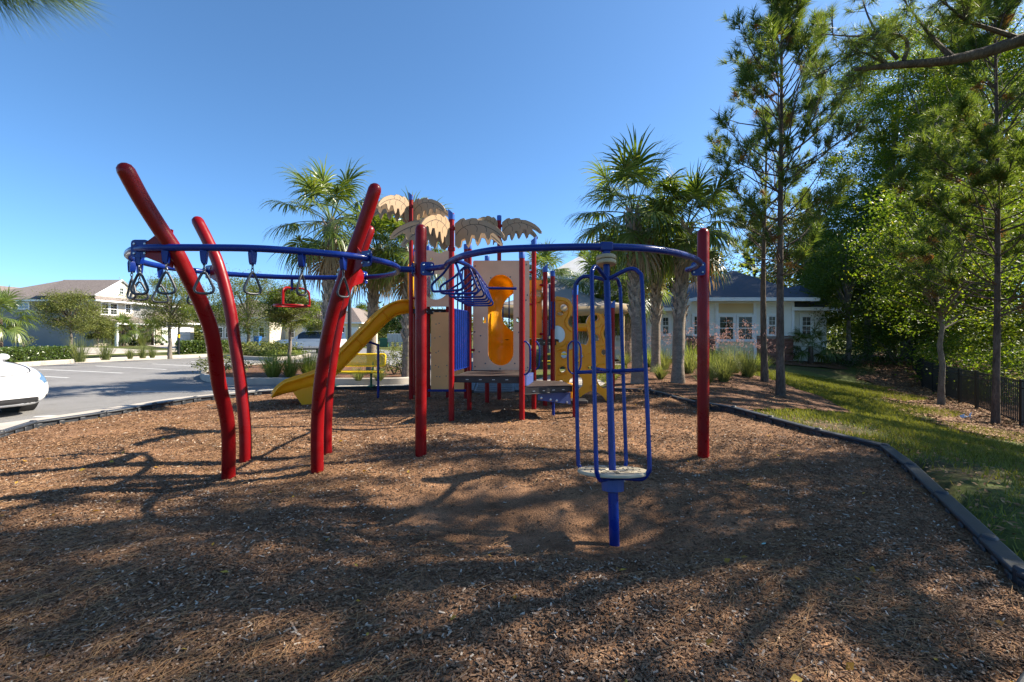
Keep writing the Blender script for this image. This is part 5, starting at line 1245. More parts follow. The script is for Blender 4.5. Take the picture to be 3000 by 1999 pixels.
def make_car(name, label, cat, stations, wheels, wr, glass_fn, parts_fn, M4, boxy=1.0, ww=0.23):
    """stations: (x, yb, zb, ys, zs, ysh, zsh, ye, ze, zr): bottom, side, shoulder, roof edge, roof"""
    S = []
    for (x, yb, zb, ys, zs, ysh, zsh, ye, ze, zr) in stations:
        S.append([(x, 0, zb), (x, yb * 0.75, zb), (x, yb, zb + 0.04), (x, ys, zs - 0.14), (x, ys, zs + 0.05), (x, ysh, zsh), (x, ye, ze), (x, ye * 0.62, ze + (zr - ze) * 0.8), (x, 0, zr)])
    S = np.array(S); A = crom(S, 7); A = np.swapaxes(crom(np.swapaxes(A, 0, 1), 7), 0, 1); nx, nk = A.shape[:2]
    A[..., 1] = np.maximum(A[..., 1], 0); A[:, 0, 1] = 0; A[:, -1, 1] = 0
    t = thing(name, label, cat)
    groups = {}
    for sgn in (1, -1):
        for i in range(nx - 1):
            for k in range(nk - 1):
                c = (A[i, k] + A[i + 1, k + 1]) / 2
                if any((c[0] - wx) ** 2 + (c[2] - wr) ** 2 < (wr + 0.045) ** 2 and c[1] > 0.55 and k < 35 for wx in wheels): continue
                g = parts_fn(c, k / 7, sgn) or (glass_fn(c, k / 7) and ('windscreen' if glass_fn(c, k / 7) == 2 else 'window')) or 'body'
                groups.setdefault((g, sgn if g not in ('body', 'windscreen', 'grille', 'bumper_trim') else 0), []).append((sgn, i, k))
    caps = {}
    for i in (0, nx - 1):
        for k in range(nk - 1):
            c = (A[i, k] + A[i, k + 1]) / 2; g = parts_fn(np.array([c[0], c[1] * 0.5, c[2]]), k / 7, 1); caps.setdefault(g if g in ('grille',) else 'body', []).append((i, k))
    def vert(s, i, k): p = A[i, k]; return Vector((p[0], p[1] * s, p[2]))
    mats = {'body': CARW, 'window': CGL, 'windscreen': CGL, 'headlight': HEADL, 'tail_light': TAILL, 'grille': DARKP, 'bumper_trim': DARKP, 'sill': DARKP}
    for (g, s0), cells in list(groups.items()):
        idx = {}; vs = []; fs = []
        def vid(s, i, k):
            key = (0 if k in (0, nk - 1) else s, i, k)
            if key not in idx: idx[key] = len(vs); vs.append(vert(s, i, k))
            return idx[key]
        for (s, i, k) in cells:
            q = (vid(s, i, k), vid(s, i + 1, k), vid(s, i + 1, k + 1), vid(s, i, k + 1)); fs.append(q if s == 1 else q[::-1])
        for (i, k) in (caps.pop(g, []) if s0 == 0 else []):
            q = [vid(1, i, k), vid(1, i, k + 1), vid(-1, i, k + 1), vid(-1, i, k)]; q = [a for n_, a in enumerate(q) if a not in q[:n_]]
            if len(q) > 2: fs.append(tuple(q))
        mb = MB(); mb.add(vs, fs); mb.build(g, mats[g], t, smooth=50)
    mb = MB(); mb.b2(-stations[0][0] * 0.93, stations[0][0] * 0.93, -0.62, 0.62, 0.28, 0.75); mb.build('underbody', DARKP, t)
    yw = max(s[3] for s in stations)
    for wx in wheels:
        for s in (1, -1):
            rot = frame_to((0, s, 0)); c = Vector((wx, s * (yw - 0.115), wr))
            w = MB().lathe([(wr * 0.66, -ww / 2), (wr * 0.93, -ww / 2), (wr, -ww / 2 + 0.03), (wr, ww / 2 - 0.03), (wr * 0.93, ww / 2), (wr * 0.66, ww / 2)], c, 28, rot).build('wheel', TYRE, t)
            rm = MB().lathe([(wr * 0.10, ww / 2 - 0.03), (wr * 0.16, ww / 2 - 0.012), (wr * 0.16, ww / 2 - 0.05)], c, 14, rot)
            rm.lathe([(wr * 0.60, ww / 2 - 0.06), (wr * 0.67, ww / 2 - 0.01), (wr * 0.64, ww / 2 - 0.07)], c, 28, rot)
            for q in range(10):
                a = 2 * math.pi * q / 10; d = rot @ Vector((math.cos(a), math.sin(a), 0)); rm.box(c + d * wr * 0.38 + Vector((0, s * (ww / 2 - 0.035), 0)), (wr * 0.52, 0.035, 0.02), Matrix((d, d.cross(Vector((0, s, 0))), Vector((0, s, 0)))).transposed())
            rm.build('rim', RIM, w); MB().lathe([(wr * 0.05, ww / 2 - 0.10), (wr * 0.64, ww / 2 - 0.09), (wr * 0.64, ww / 2 - 0.1)], c, 20, rot).build('brake_disc', DARKP, w)
            MB().lathe([(wr + 0.05, -0.26), (wr + 0.05, -0.02), (wr + 0.02, -0.02), (wr * 0.4, -0.26)], Vector((wx, s * (yw - 0.0), wr)), 28, rot).build('wheel_well', DARKP, t)
    return t
# electric crossover at the left edge
STY = [(2.375, 0.40, 0.30, 0.50, 0.50, 0.44, 0.61, 0.34, 0.63, 0.65), (2.33, 0.62, 0.23, 0.72, 0.50, 0.66, 0.65, 0.52, 0.69, 0.71), (2.22, 0.72, 0.20, 0.85, 0.52, 0.78, 0.70, 0.62, 0.755, 0.785), (2.05, 0.78, 0.19, 0.925, 0.55, 0.85, 0.77, 0.68, 0.825, 0.86), (1.75, 0.80, 0.19, 0.955, 0.58, 0.89, 0.855, 0.72, 0.905, 0.935), (1.40, 0.80, 0.19, 0.96, 0.60, 0.90, 0.915, 0.74, 0.965, 0.99), (1.05, 0.80, 0.19, 0.955, 0.60, 0.90, 0.955, 0.74, 1.01, 1.045), (0.75, 0.80, 0.19, 0.95, 0.60, 0.905, 0.98, 0.72, 1.11, 1.17), (0.10, 0.80, 0.19, 0.95, 0.60, 0.91, 1.02, 0.64, 1.46, 1.53), (-0.35, 0.80, 0.19, 0.95, 0.60, 0.91, 1.04, 0.62, 1.53, 1.61), (-1.0, 0.80, 0.19, 0.955, 0.62, 0.91, 1.06, 0.61, 1.50, 1.58), (-1.55, 0.80, 0.20, 0.96, 0.64, 0.90, 1.08, 0.60, 1.38, 1.45), (-2.05, 0.76, 0.24, 0.93, 0.66, 0.85, 1.06, 0.62, 1.16, 1.20), (-2.30, 0.68, 0.30, 0.84, 0.66, 0.78, 1.0, 0.60, 1.06, 1.08), (-2.375, 0.5, 0.36, 0.66, 0.66, 0.6, 0.92, 0.48, 0.95, 0.96)]
def gl_y(c, k): 
    if 5.15 < k < 5.95 and -1.75 < c[0] < 0.55: return 1
    if k > 6.0 and (0.12 < c[0] < 0.86): return 2
    if k > 6.0 and -1.95 < c[0] < 0.05: return 1
    return 0
def pt_y(c, k, s):
    if 1.80 < c[0] < 2.31 and c[1] > 0.56 and 4.25 < k < 5.15 - 0.35 * max(0, 2.0 - c[0]) and c[2] > 0.60 - 0.12 * (2.31 - c[0]): return 'headlight'
    if c[0] > 2.15 and 0.255 < c[2] < 0.355 and c[1] < 0.66: return 'grille'
    if c[0] < -1.95 and c[1] > 0.35 and 0.86 < c[2] < 0.97: return 'tail_light'
    if c[2] < 0.215 and abs(c[0]) < 1.0: return 'sill'
    return None
ty_ = make_car('parked_car', 'white electric crossover parked nose in at the left edge', 'car', STY, (1.445, -1.445), 0.36, gl_y, pt_y, None)
# nose emblem (stylised T), lamp internals, bonnet shut line, lower lip, mirrors
em = [(-0.045, 0.035), (-0.02, 0.043), (0.02, 0.043), (0.045, 0.035), (0.038, 0.026), (0.016, 0.032), (0.008, 0.026), (0.0, -0.045), (-0.008, 0.026), (-0.016, 0.032), (-0.038, 0.026)]
MB().prism(em, [], lambda u, v: (2.352 - 0.55 * (v + 0.045), u, 0.640 + v), (0.85, 0, 0.5), 0.006).build('emblem', DARKP, ty_, smooth=0)
MB().tube(spline([(1.05, 0.80, 1.005), (1.45, 0.80, 0.955), (1.85, 0.76, 0.878), (2.08, 0.66, 0.818), (2.20, 0.45, 0.782), (2.245, 0.2, 0.772), (2.255, 0.0, 0.770), (2.245, -0.2, 0.772), (2.20, -0.45, 0.782), (2.08, -0.66, 0.818), (1.85, -0.76, 0.878), (1.45, -0.80, 0.955), (1.05, -0.80, 1.005)], 6), 0.010, 5).build('bonnet_seam', DARKP, ty_)
for s in (1, -1):
    MB().sphere((0.62, s * 1.0, 1.06), 0.1, 12, 8, (0.9, 1.1, 0.75)).build('mirror', CARW, ty_)
    MB().sphere((2.10, s * 0.80, 0.72), 0.045, 10, 6, (0.8, 0.8, 0.8)).build('lamp_lens', HEADW, ty_)
    MB().box((2.27, s * 0.79, 0.41), (0.03, 0.03, 0.14), rotz(s * 0.5)).build('air_curtain', DARKP, ty_)
ty_.location = (-11.0, 8.25, -0.075); ty_.rotation_euler = (0, 0, R(-16)); ty_.scale = (1.0, 1.0, 0.95)
# large white sport utility vehicle behind the island
STE = [(2.55, 0.70, 0.42, 0.80, 0.60, 0.78, 0.95, 0.66, 1.0, 1.02), (2.45, 0.80, 0.36, 0.94, 0.62, 0.90, 1.02, 0.74, 1.08, 1.10), (2.2, 0.84, 0.34, 0.99, 0.66, 0.95, 1.08, 0.78, 1.14, 1.16), (1.5, 0.86, 0.34, 1.0, 0.70, 0.97, 1.12, 0.80, 1.17, 1.20), (1.15, 0.86, 0.34, 1.0, 0.70, 0.97, 1.15, 0.80, 1.22, 1.26), (0.55, 0.86, 0.34, 1.0, 0.70, 0.96, 1.17, 0.74, 1.74, 1.80), (0.2, 0.86, 0.34, 1.0, 0.70, 0.96, 1.17, 0.74, 1.84, 1.90), (-1.0, 0.86, 0.34, 1.0, 0.70, 0.96, 1.17, 0.74, 1.87, 1.93), (-2.2, 0.86, 0.34, 1.0, 0.70, 0.96, 1.17, 0.74, 1.82, 1.88), (-2.5, 0.84, 0.38, 0.97, 0.70, 0.93, 1.16, 0.76, 1.62, 1.68), (-2.62, 0.78, 0.42, 0.92, 0.70, 0.88, 1.1, 0.76, 1.2, 1.22)]
def gl_e(c, k):
    if 5.1 < k < 5.9 and -2.35 < c[0] < 0.75 and not (-0.52 < c[0] < -0.42) and not (-1.5 < c[0] < -1.4): return 1
    if k > 5.9 and 0.58 < c[0] < 1.12: return 2
    if k > 5.2 and c[0] < -2.42: return 1
    return 0
def pt_e(c, k, s):
    if c[0] > 2.35 and c[1] > 0.55 and 0.82 < c[2] < 1.0: return 'headlight'
    if c[0] > 2.42 and c[1] < 0.55 and 0.55 < c[2] < 0.98: return 'grille'
    if c[0] < -2.38 and c[1] > 0.78 and 0.9 < c[2] < 1.35: return 'tail_light'
    if c[2] < 0.42 and abs(c[0]) < 1.2: return 'sill'
    return None
suv = make_car('parked_suv', 'large white sport utility vehicle parked behind the slim island tree', 'car', STE, (1.55, -1.55), 0.40, gl_e, pt_e, None, ww=0.27)
for s in (1, -1):
    MB().tube([(0.3, s * 0.66, 1.90), (0.2, s * 0.66, 1.97), (-2.1, s * 0.66, 1.97), (-2.2, s * 0.66, 1.90)], 0.025, 6).build('roof_rail', RIM, suv); MB().sphere((0.85, s * 1.08, 1.22), 0.13, 10, 6, (0.5, 0.9, 0.8)).build('mirror', CARW, suv)
    for x in (0.15, -0.9): MB().box((x, s * 1.004, 1.02), (0.2, 0.03, 0.03)).build('door_handle', RIM, suv)
gq = gp(911, 1034, -0.06); suv.location = (gq.x, gq.y, -0.06); suv.rotation_euler = (0, 0, R(183)); suv.scale = (0.93, 0.9, 0.86)
# ------------------------------------------------------------------ vegetation
BARK = mat('pine_bark', (0.11, 0.082, 0.066), 0.9, 0.35, 7, bump=1.0, bscale=22, stretch=(1, 1, 0.3), spec=0.2, fine=0.35, fscale=40)
BARKG = mat('grey_bark', (0.17, 0.145, 0.12), 0.9, 0.3, 9, bump=0.8, bscale=30, stretch=(1, 1, 0.4), spec=0.2, fine=0.25, fscale=50)
PALMB = mat('palm_trunk', (0.24, 0.195, 0.155), 0.9, 0.25, 6, bump=0.8, bscale=25, stretch=(1, 1, 2.2), spec=0.15, fine=0.3, fscale=40)
BOOT = mat('palm_boot', (0.34, 0.285, 0.23), 0.85, 0.3, 9, bump=0.6, bscale=40, spec=0.2, fine=0.25, fscale=30)
NEEDLE = leafmat('pine_needle', (0.06, 0.105, 0.034), (0.14, 0.19, 0.055), 0.42, 0.45, cc=(0.20, 0.20, 0.06), tcol=(1.9, 1.8, 0.6))
NEEDLEO = leafmat('pine_needle_old', (0.20, 0.10, 0.035), (0.32, 0.18, 0.06), 0.35, 0.6, tcol=(1.3, 1.1, 0.7))
LEAFY = leafmat('leaf_yellow_green', (0.05, 0.098, 0.016), (0.14, 0.19, 0.03), 0.5, 0.45, cc=(0.25, 0.24, 0.035), tcol=(1.8, 1.75, 0.55))
LEAFG = leafmat('leaf_green', (0.04, 0.075, 0.016), (0.10, 0.14, 0.028), 0.48, 0.42, cc=(0.15, 0.17, 0.04))
LEAFO = leafmat('leaf_live_oak', (0.065, 0.088, 0.024), (0.18, 0.20, 0.055), 0.25, 0.45, cc=(0.28, 0.27, 0.10), tcol=(1.8, 1.7, 0.7))
LEAFB = leafmat('leaf_box', (0.022, 0.055, 0.015), (0.06, 0.105, 0.025), 0.25, 0.35, tcol=(1.6, 1.6, 0.6))
LEAFH = leafmat('leaf_hedge', (0.045, 0.085, 0.018), (0.11, 0.16, 0.035), 0.3, 0.3, spec=0.5)
FROND = leafmat('palm_frond', (0.06, 0.105, 0.022), (0.14, 0.185, 0.045), 0.36, 0.33, spec=0.6, cc=(0.14, 0.15, 0.05), tcol=(2.0, 1.9, 0.55))
FRONDD = leafmat('palm_frond_dry', (0.22, 0.15, 0.08), (0.38, 0.28, 0.16), 0.3, 0.7, tcol=(1.2, 1.1, 0.8))
GRASSO = leafmat('ornamental_grass', (0.10, 0.13, 0.045), (0.22, 0.25, 0.09), 0.4, 0.5, cc=(0.38, 0.33, 0.17), tcol=(1.5, 1.4, 0.8))
GRASSB = leafmat('bright_grass', (0.16, 0.21, 0.05), (0.30, 0.34, 0.09), 0.4, 0.5, cc=(0.42, 0.40, 0.16), tcol=(1.4, 1.4, 0.7))
PLUME = leafmat('pink_plume', (0.34, 0.19, 0.17), (0.52, 0.36, 0.31), 0.4, 0.7, tcol=(1.2, 1.1, 1.1))
TURF = leafmat('turf_blade', (0.085, 0.105, 0.022), (0.20, 0.215, 0.048), 0.35, 0.5, cc=(0.26, 0.23, 0.085), tcol=(1.6, 1.5, 0.6))

def unit(v): return v / (np.linalg.norm(v, axis=-1, keepdims=True) + 1e-9)
def rand_dirs(n, r=rng): return unit(r.normal(size=(n, 3)))
def needle_mesh(P, D, per, length, width, shoot=0.22, open_=0.95, r=rng, droop=0.12):
    """bottle-brush shoots: P tips, D shoot directions"""
    n = len(P); T = n * per
    p = np.repeat(P, per, 0); d = np.repeat(D, per, 0)
    u = r.random((T, 1)) ** 0.8 * shoot
    q = rand_dirs(T, r); q = unit(q - d * np.sum(q * d, 1, keepdims=True))
    k = open_ * (0.55 + 0.7 * r.random((T, 1)))
    nd = unit(d * 1.0 + q * k); L = length * (0.75 + 0.5 * r.random((T, 1)))
    b = p - d * u
    tip = b + nd * L; tip[:, 2] -= droop * L[:, 0]
    s = unit(np.cross(nd, rand_dirs(T, r))) * width
    V = np.stack([b - s, b + s, tip], 1).reshape(-1, 3)
    return V, np.arange(T * 3).reshape(-1, 3)
def leaf_mesh(P, size, r=rng, flat_=0.35, asp=0.6, tri=False):
    n = len(P); a = rand_dirs(n, r); nrm = rand_dirs(n, r); nrm[:, 2] = np.abs(nrm[:, 2]) + flat_; nrm = unit(nrm)
    a = unit(a - nrm * np.sum(a * nrm, 1, keepdims=True)); b = np.cross(nrm, a)
    L = (size * (0.6 + 0.8 * r.random((n, 1)))); W = L * asp
    if tri:
        V = np.stack([P - a * L * 0.4 + b * W * 0.55, P - a * L * 0.4 - b * W * 0.55, P + a * L * 0.62], 1).reshape(-1, 3)
        return V, np.arange(n * 3).reshape(-1, 3)
    V = np.stack([P - a * L / 2, P + b * W / 2 + nrm * L * 0.06, P + a * L / 2, P - b * W / 2 + nrm * L * 0.06], 1).reshape(-1, 3)
    return V, np.arange(n * 4).reshape(-1, 4)

class Tubes:
    """many thin branch tubes collected into one mesh"""
    def __init__(self): self.mb = MB()
    def add(self, pts, r0, r1, seg=5):
        n = len(pts); self.mb.tube(pts, [r0 + (r1 - r0) * i / (n - 1) for i in range(n)], seg, caps=False); return self

PDENS = 1.7
def make_pine(t, base, H, r0, zc, spread, seed, per=34, nl=0.19, nw=0.006, dead=0.0, wh=0.42, top_pow=0.8, lean=(0, 0), tw=1.0, shape=None, clear=None):
    r = np.random.default_rng(seed); base = Vector(base)
    tp = []
    n = 12
    wob = r.normal(size=(2,)) * 0.06
    for i in range(n + 1):
        f = i / n; tp.append(base + Vector((lean[0] * f + wob[0] * math.sin(f * 5), lean[1] * f + wob[1] * math.sin(f * 4), H * f)))
    rad = [r0 * (1.25 if i == 0 else 1) * (1 - 0.93 * (i / n)) + 0.008 for i in range(n + 1)]
    tp[0] = tp[0] - Vector((0, 0, 0.1))
    MB().tube(tp, rad, 14).build('trunk', BARK, t)
    def trunk(z):
        f = min(max((z - base.z) / H, 0), 1) * n; i = min(int(f), n - 1); return tp[i].lerp(tp[i + 1], f - i)
    br = Tubes(); P = []; D = []; PO = []; DO = []
    z = zc
    while z < base.z + H - 0.15:
        f = (z - zc) / (base.z + H - zc)
        prof = shape(f) if shape else (1 - f) ** top_pow * (0.55 + 0.45 * min(1, f * 4 + 0.3))
        for k in range(r.integers(3, 6)):
            a = r.uniform(0, 2 * math.pi); L = max(0.25, spread * prof * r.uniform(0.6, 1.12))
            if clear is not None and clear(a, z): continue
            up = math.radians(8 + 48 * f + r.uniform(-8, 12))
            d = Vector((math.cos(a) * math.cos(up), math.sin(a) * math.cos(up), math.sin(up)))
            p0 = trunk(z + r.uniform(-0.08, 0.08)); pts = [p0]; cur = p0.copy(); dd = d.copy(); m = 6
            for q in range(m):
                dd = (dd + Vector((r.normal() * 0.10, r.normal() * 0.10, 0.10 + 0.05 * r.normal()))).normalized(); cur = cur + dd * (L / m); pts.append(cur.copy())
            rb = 0.010 + 0.016 * L / max(spread, 1) * (max(r0, 0.1) / 0.12)
            br.add(pts, rb, 0.005, 5)
            isdead = r.random() < dead * (1 - f) * 1.6
            if isdead: 
                for q in range(3):
                    j = r.integers(2, m); e = pts[j] + Vector(tuple(rand_dirs(1, r)[0] * 0.3 * L * 0.5)); br.add([pts[j], (pts[j] + e) / 2 + Vector((0, 0, 0.03)), e], 0.006, 0.003, 4)
                continue
            P.append(tuple(pts[-1])); D.append(tuple(dd))
            nt_ = int((2 + L * 2.6) * tw * PDENS)
            for q in range(nt_):
                u = r.uniform(0.38, 1.0); j = min(int(u * m), m - 1); s = pts[j].lerp(pts[j + 1], u * m - j)
                side = Vector(tuple(rand_dirs(1, r)[0])); side = (side - dd * side.dot(dd)).normalized()
                td = (dd * 0.8 + side * 0.8 + Vector((0, 0, 0.45))).normalized(); tl = r.uniform(0.15, 0.42) * (0.5 + 0.5 * (1.2 - u)) * (0.6 + L * 0.4)
                e = s + td * tl; mid = s.lerp(e, 0.5) + Vector((0, 0, -0.02))
                br.add([s, mid, e], 0.006, 0.003, 4)
                ed = (td + Vector((0, 0, 0.5))).normalized()
                if r.random() < 0.06: PO.append(tuple(s)); DO.append((td.x, td.y, td.z - 0.9))
                P.append(tuple(e)); D.append(tuple(ed))
        z += wh * r.uniform(0.75, 1.25) * (1 - 0.45 * f)
    P.append(tuple(tp[-1] + Vector((0, 0, 0.12)))); D.append((0, 0, 1))
    br.mb.build('branches', BARK, t)
    V, Fc = needle_mesh(np.array(P), unit(np.array(D)), per, nl, nw, r=r)
    mesh_np('crown', V, Fc, NEEDLE, t)
    if len(PO) > 3:
        V, Fc = needle_mesh(np.array(PO), unit(np.array(DO)), per, nl, nw, r=r); mesh_np('dry_needles', V, Fc, NEEDLEO, t)
    return tp

def clumps_in(r, n, c, rad, shell=0.45):
    d = rand_dirs(n, r); q = (shell + (1 - shell) * r.random((n, 1)) ** 0.7)
    return np.array(c) + d * q * np.array(rad)
DENS = 3.9
def make_broad(t, base, H, r0, c, rad, nclump, per, size, m, seed, bark=None, csz=0.34, trunk_to=0.75, limbs=26, fork=False, second=None, low=None, twigs=0):
    """broadleaf tree: trunk, limbs reaching into the crown, leaves gathered in clumps"""
    r = np.random.default_rng(seed); bark = bark or BARKG; base = Vector(base); c = Vector(c)
    n = 9; tp = [base - Vector((0, 0, 0.1))]
    topv = Vector((c.x, c.y, base.z + (c.z + rad[2] - base.z) * trunk_to))
    for i in range(1, n + 1):
        f = i / n; tp.append(base.lerp(topv, f) + Vector((r.normal() * 0.022, r.normal() * 0.022, 0)) * (1 if i > 1 else 0.3))
    MB().tube(tp, [r0 * (1.2 if i == 0 else 1) * (1 - 0.8 * (i / n)) + 0.01 for i in range(n + 1)], 12).build('trunk', bark, t)
    cl = clumps_in(r, nclump, c, rad)
    if low is not None: cl[:, 2] = np.maximum(cl[:, 2], low + r.random(nclump) * 0.5)
    br = Tubes()
    z0 = c.z - rad[2] * 0.9
    for i in range(min(limbs, nclump)):
        e = Vector(cl[i]); zz = min(max(z0 + (e.z - z0) * 0.35, base.z + H * 0.12), topv.z)
        f = (zz - base.z) / (topv.z - base.z) * n; k = min(max(int(f), 0), n - 1); s = tp[k].lerp(tp[k + 1], min(max(f - k, 0), 1))
        mid = s.lerp(e, 0.5) + Vector((r.normal() * 0.1, r.normal() * 0.1, 0.12 * (e - s).length))
        L = (e - s).length
        pts = spline([s, mid, e], 4); br.add(pts, min(r0 * 0.45, 0.012 + 0.016 * L), 0.006, 5)
        for q in range(2 + twigs):
            w_ = pts[r.integers(3, len(pts) - 1)]; e2 = Vector(cl[r.integers(0, nclump)])
            if (e2 - w_).length < L * 0.8: br.add([w_, w_.lerp(e2, 0.5) + Vector((0, 0, 0.06)), e2], 0.009, 0.004, 4)
            if twigs:
                e3 = e + Vector(tuple(rand_dirs(1, r)[0])) * 0.6 + Vector((0, 0, 0.35)); br.add([e, e.lerp(e3, 0.5), e3], 0.007, 0.003, 4)
    br.mb.build('branches', bark, t)
    per = int(per * DENS); size = size * 0.82; csz = csz * 0.84
    w = np.repeat(cl, per, 0) + r.normal(size=(nclump * per, 3)) * csz * np.array([1, 1, 0.62]) * np.repeat(0.6 + 0.8 * r.random((nclump, 1)), per, 0)
    if second is not None:
        k = int(len(w) * second[1]); V, Fc = leaf_mesh(w[:k], size, r, tri=True); mesh_np('crown', V, Fc, second[0], t); w = w[k:]
    V, Fc = leaf_mesh(w, size, r, tri=True); mesh_np('crown', V, Fc, m, t)
    return tp

# --- palms
def fan(r, h, f, n, size, droop, segs=38):
    """costapalmate blade: hastula h, forward f, normal n"""
    s = np.cross(f, n); V = []; Fq = []
    ang = np.linspace(-2.15, 2.15, segs) + r.normal(size=segs) * 0.03
    for a in ang:
        L = size * (0.74 + 0.26 * math.cos(a)) * r.uniform(0.88, 1.05)
        d = unit(np.cos(a) * f + np.sin(a) * s + n * 0.10 * r.normal())
        st = h + f * size * 0.20 * max(0, math.cos(a))
        wd = np.cross(d, n); wd = unit(wd) * size
        dr = droop * r.uniform(0.7, 1.4)
        cur = st.copy(); dc = d.copy(); pts = []
        for k in range(5):
            pts.append(cur.copy()); dc = unit(dc + np.array([0, 0, -dr * (0.05 + 0.16 * k)])); cur = cur + dc * L / 4
        ws = (0.010, 0.024, 0.021, 0.013, 0.002); b = len(V)
        for p, w_ in zip(pts, ws): V.append(p - wd * w_); V.append(p + wd * w_)
        for k in range(4): Fq.append((b + 2 * k, b + 2 * k + 1, b + 2 * k + 3, b + 2 * k + 2))
    return V, Fq
def make_crown(r, c, nf, size, plen, emin=-55, emax=82):
    V = []; Fq = []; VD = []; FD = []; st = Tubes()
    for i in range(nf):
        f_ = (i + 0.5) / nf; el = math.radians(emax - (emax - emin) * f_ ** 0.95 + r.uniform(-8, 8)); az = i * 2.39996 + r.uniform(-0.25, 0.25)
        L = plen * r.uniform(0.8, 1.15)
        d = Vector((math.cos(az) * math.cos(el), math.sin(az) * math.cos(el), math.sin(el)))
        p = Vector(c) + Vector((math.cos(az), math.sin(az), 0)) * 0.07 + Vector((0, 0, 0.25 * (1 - f_) - 0.1)); pts = [p.copy()]
        for k in range(5):
            d = (d + Vector((0, 0, -0.045 - 0.07 * f_))).normalized(); p = p + d * L / 5; pts.append(p.copy())
        st.add(pts, 0.016, 0.009, 5)
        fw = np.array(d); sd2 = np.array(Vector((-math.sin(az), math.cos(az), 0))); n = unit(np.cross(sd2, fw)); n = n if n[2] > -0.2 else -n
        tw = r.uniform(-0.5, 0.5); n = unit(n * math.cos(tw) + sd2 * math.sin(tw))
        v, q = fan(r, np.array(p), fw, n, size * r.uniform(0.85, 1.1), 0.7 + 0.8 * f_)
        dry = f_ > 0.86 and r.random() < 0.6
        A, B = (VD, FD) if dry else (V, Fq); o = len(A); A.extend(v); B.extend([tuple(k + o for k in x) for x in q])
    return V, Fq, VD, FD, st
def make_palm(name, label, base, H, seed, size=1.0, plen=0.95, r0=0.15, nf=36, boots=0.45, bend=(0, 0), group=None, wide=1.0):
    base = Vector(base); t = thing(name, label, 'palm tree', base, group)
    r = np.random.default_rng(seed); n = 14
    tp = [base + Vector((bend[0] * (i / n) ** 2, bend[1] * (i / n) ** 2, -0.1 + (H + 0.1) * i / n)) for i in range(n + 1)]
    rad = [r0 * (1.28 if i == 0 else 1.1 if i == 1 else 1.0) * (1 + 0.04 * math.sin(i * 2.1)) for i in range(n + 1)]
    MB().tube(tp, rad, 16).build('trunk', PALMB, t)
    bm = MB(); nb = int((1 - boots) * H / 0.022)
    for i in range(nb):
        f = boots + (1 - boots) * i / nb; z = f * H; k = min(int(f * n), n - 1); c = tp[k].lerp(tp[k + 1], f * n - k)
        a = i * 2.39996 + r.uniform(-0.15, 0.15); d = Vector((math.cos(a), math.sin(a), 0)); s = Vector((-d.y, d.x, 0))
        L = r.uniform(0.16, 0.30); w1 = 0.055; w2 = r.uniform(0.022, 0.035); out = r.uniform(0.05, 0.11) + (0.05 if f > 0.9 else 0); sk = s * r.uniform(-0.09, 0.09)
        p = c + d * (r0 * 0.94); q = p + d * out + Vector((0, 0, L)) + sk
        bm.add([p - s * w1, p + s * w1, q + s * w2, q - s * w2, p - s * w1 - d * 0.04, p + s * w1 - d * 0.04, q + s * w2 - d * 0.025, q - s * w2 - d * 0.025], [(0, 1, 2, 3), (3, 2, 6, 7), (0, 3, 7, 4), (1, 5, 6, 2), (4, 7, 6, 5)])
    tag(bm.build('leaf_bases', BOOT, t, smooth=0), kind='stuff')
    V, Fq, VD, FD, st = make_crown(r, tp[-1], nf, size, plen)
    mesh_np('crown', V, Fq, FROND, t)
    if VD: mesh_np('dry_fronds', VD, FD, FRONDD, t)
    st.mb.build('leaf_stalks', FROND, t)
    return t
def zup(px, py, Y): return at(px, py, Y).z
def palm_px(label, bx, by, cx, cy, seed, z=None, **kw):
    g = gp(bx, by)
    if z is not None: g = gp(bx, by, z)
    top = at(cx, cy, g.y); g.z = gzf(g.x, g.y)
    return make_palm('sabal_palm', label, g, top.z - g.z, seed, bend=(top.x - g.x, 0), group='sabal palms around the play area', **kw)
palm_px('tall sabal palm with bare trunk behind the two right bent red poles', 963, 1120, 969, 655, 3, size=0.9, plen=0.92, r0=0.155, boots=0.35)
palm_px('sabal palm behind the yellow slide with rough upper trunk', 1087, 1102, 1105, 735, 5, size=0.95, plen=0.8, r0=0.15, boots=0.5)
palm_px('sabal palm standing behind the tallest tan palm topper', 1192, 1114, 1208, 735, 8, size=0.85, plen=0.75, r0=0.14, boots=0.3)
palm_px('sabal palm right of the blue spinner, tallest of the right hand clump', 1867, 1131, 1853, 632, 12, size=0.98, plen=0.9, r0=0.145, boots=0.4, nf=40)
palm_px('thick sabal palm nearest the straight right red post', 1986, 1129, 2010, 670, 17, size=0.9, plen=0.85, r0=0.155, boots=0.42, nf=38)
palm_px('sunlit sabal palm between the two thicker right trunks', 1921, 1097, 1925, 712, 21, size=0.95, plen=0.85, r0=0.15, boots=0.38, nf=36)
palm_px('pale sabal palm far behind the blue spinner cage', 1838, 1066, 1836, 830, 23, size=1.2, plen=1.1, r0=0.19, boots=0.3)
palm_px('low bushy sabal palm beyond the shade canopy', 1765, 1062, 1768, 860, 29, size=1.5, plen=1.2, r0=0.2, boots=0.2)
palm_px('distant sabal palm showing over the tan tunnel panel', 1596, 1040, 1592, 800, 31, size=1.2, plen=1.0, r0=0.19, boots=0.2)
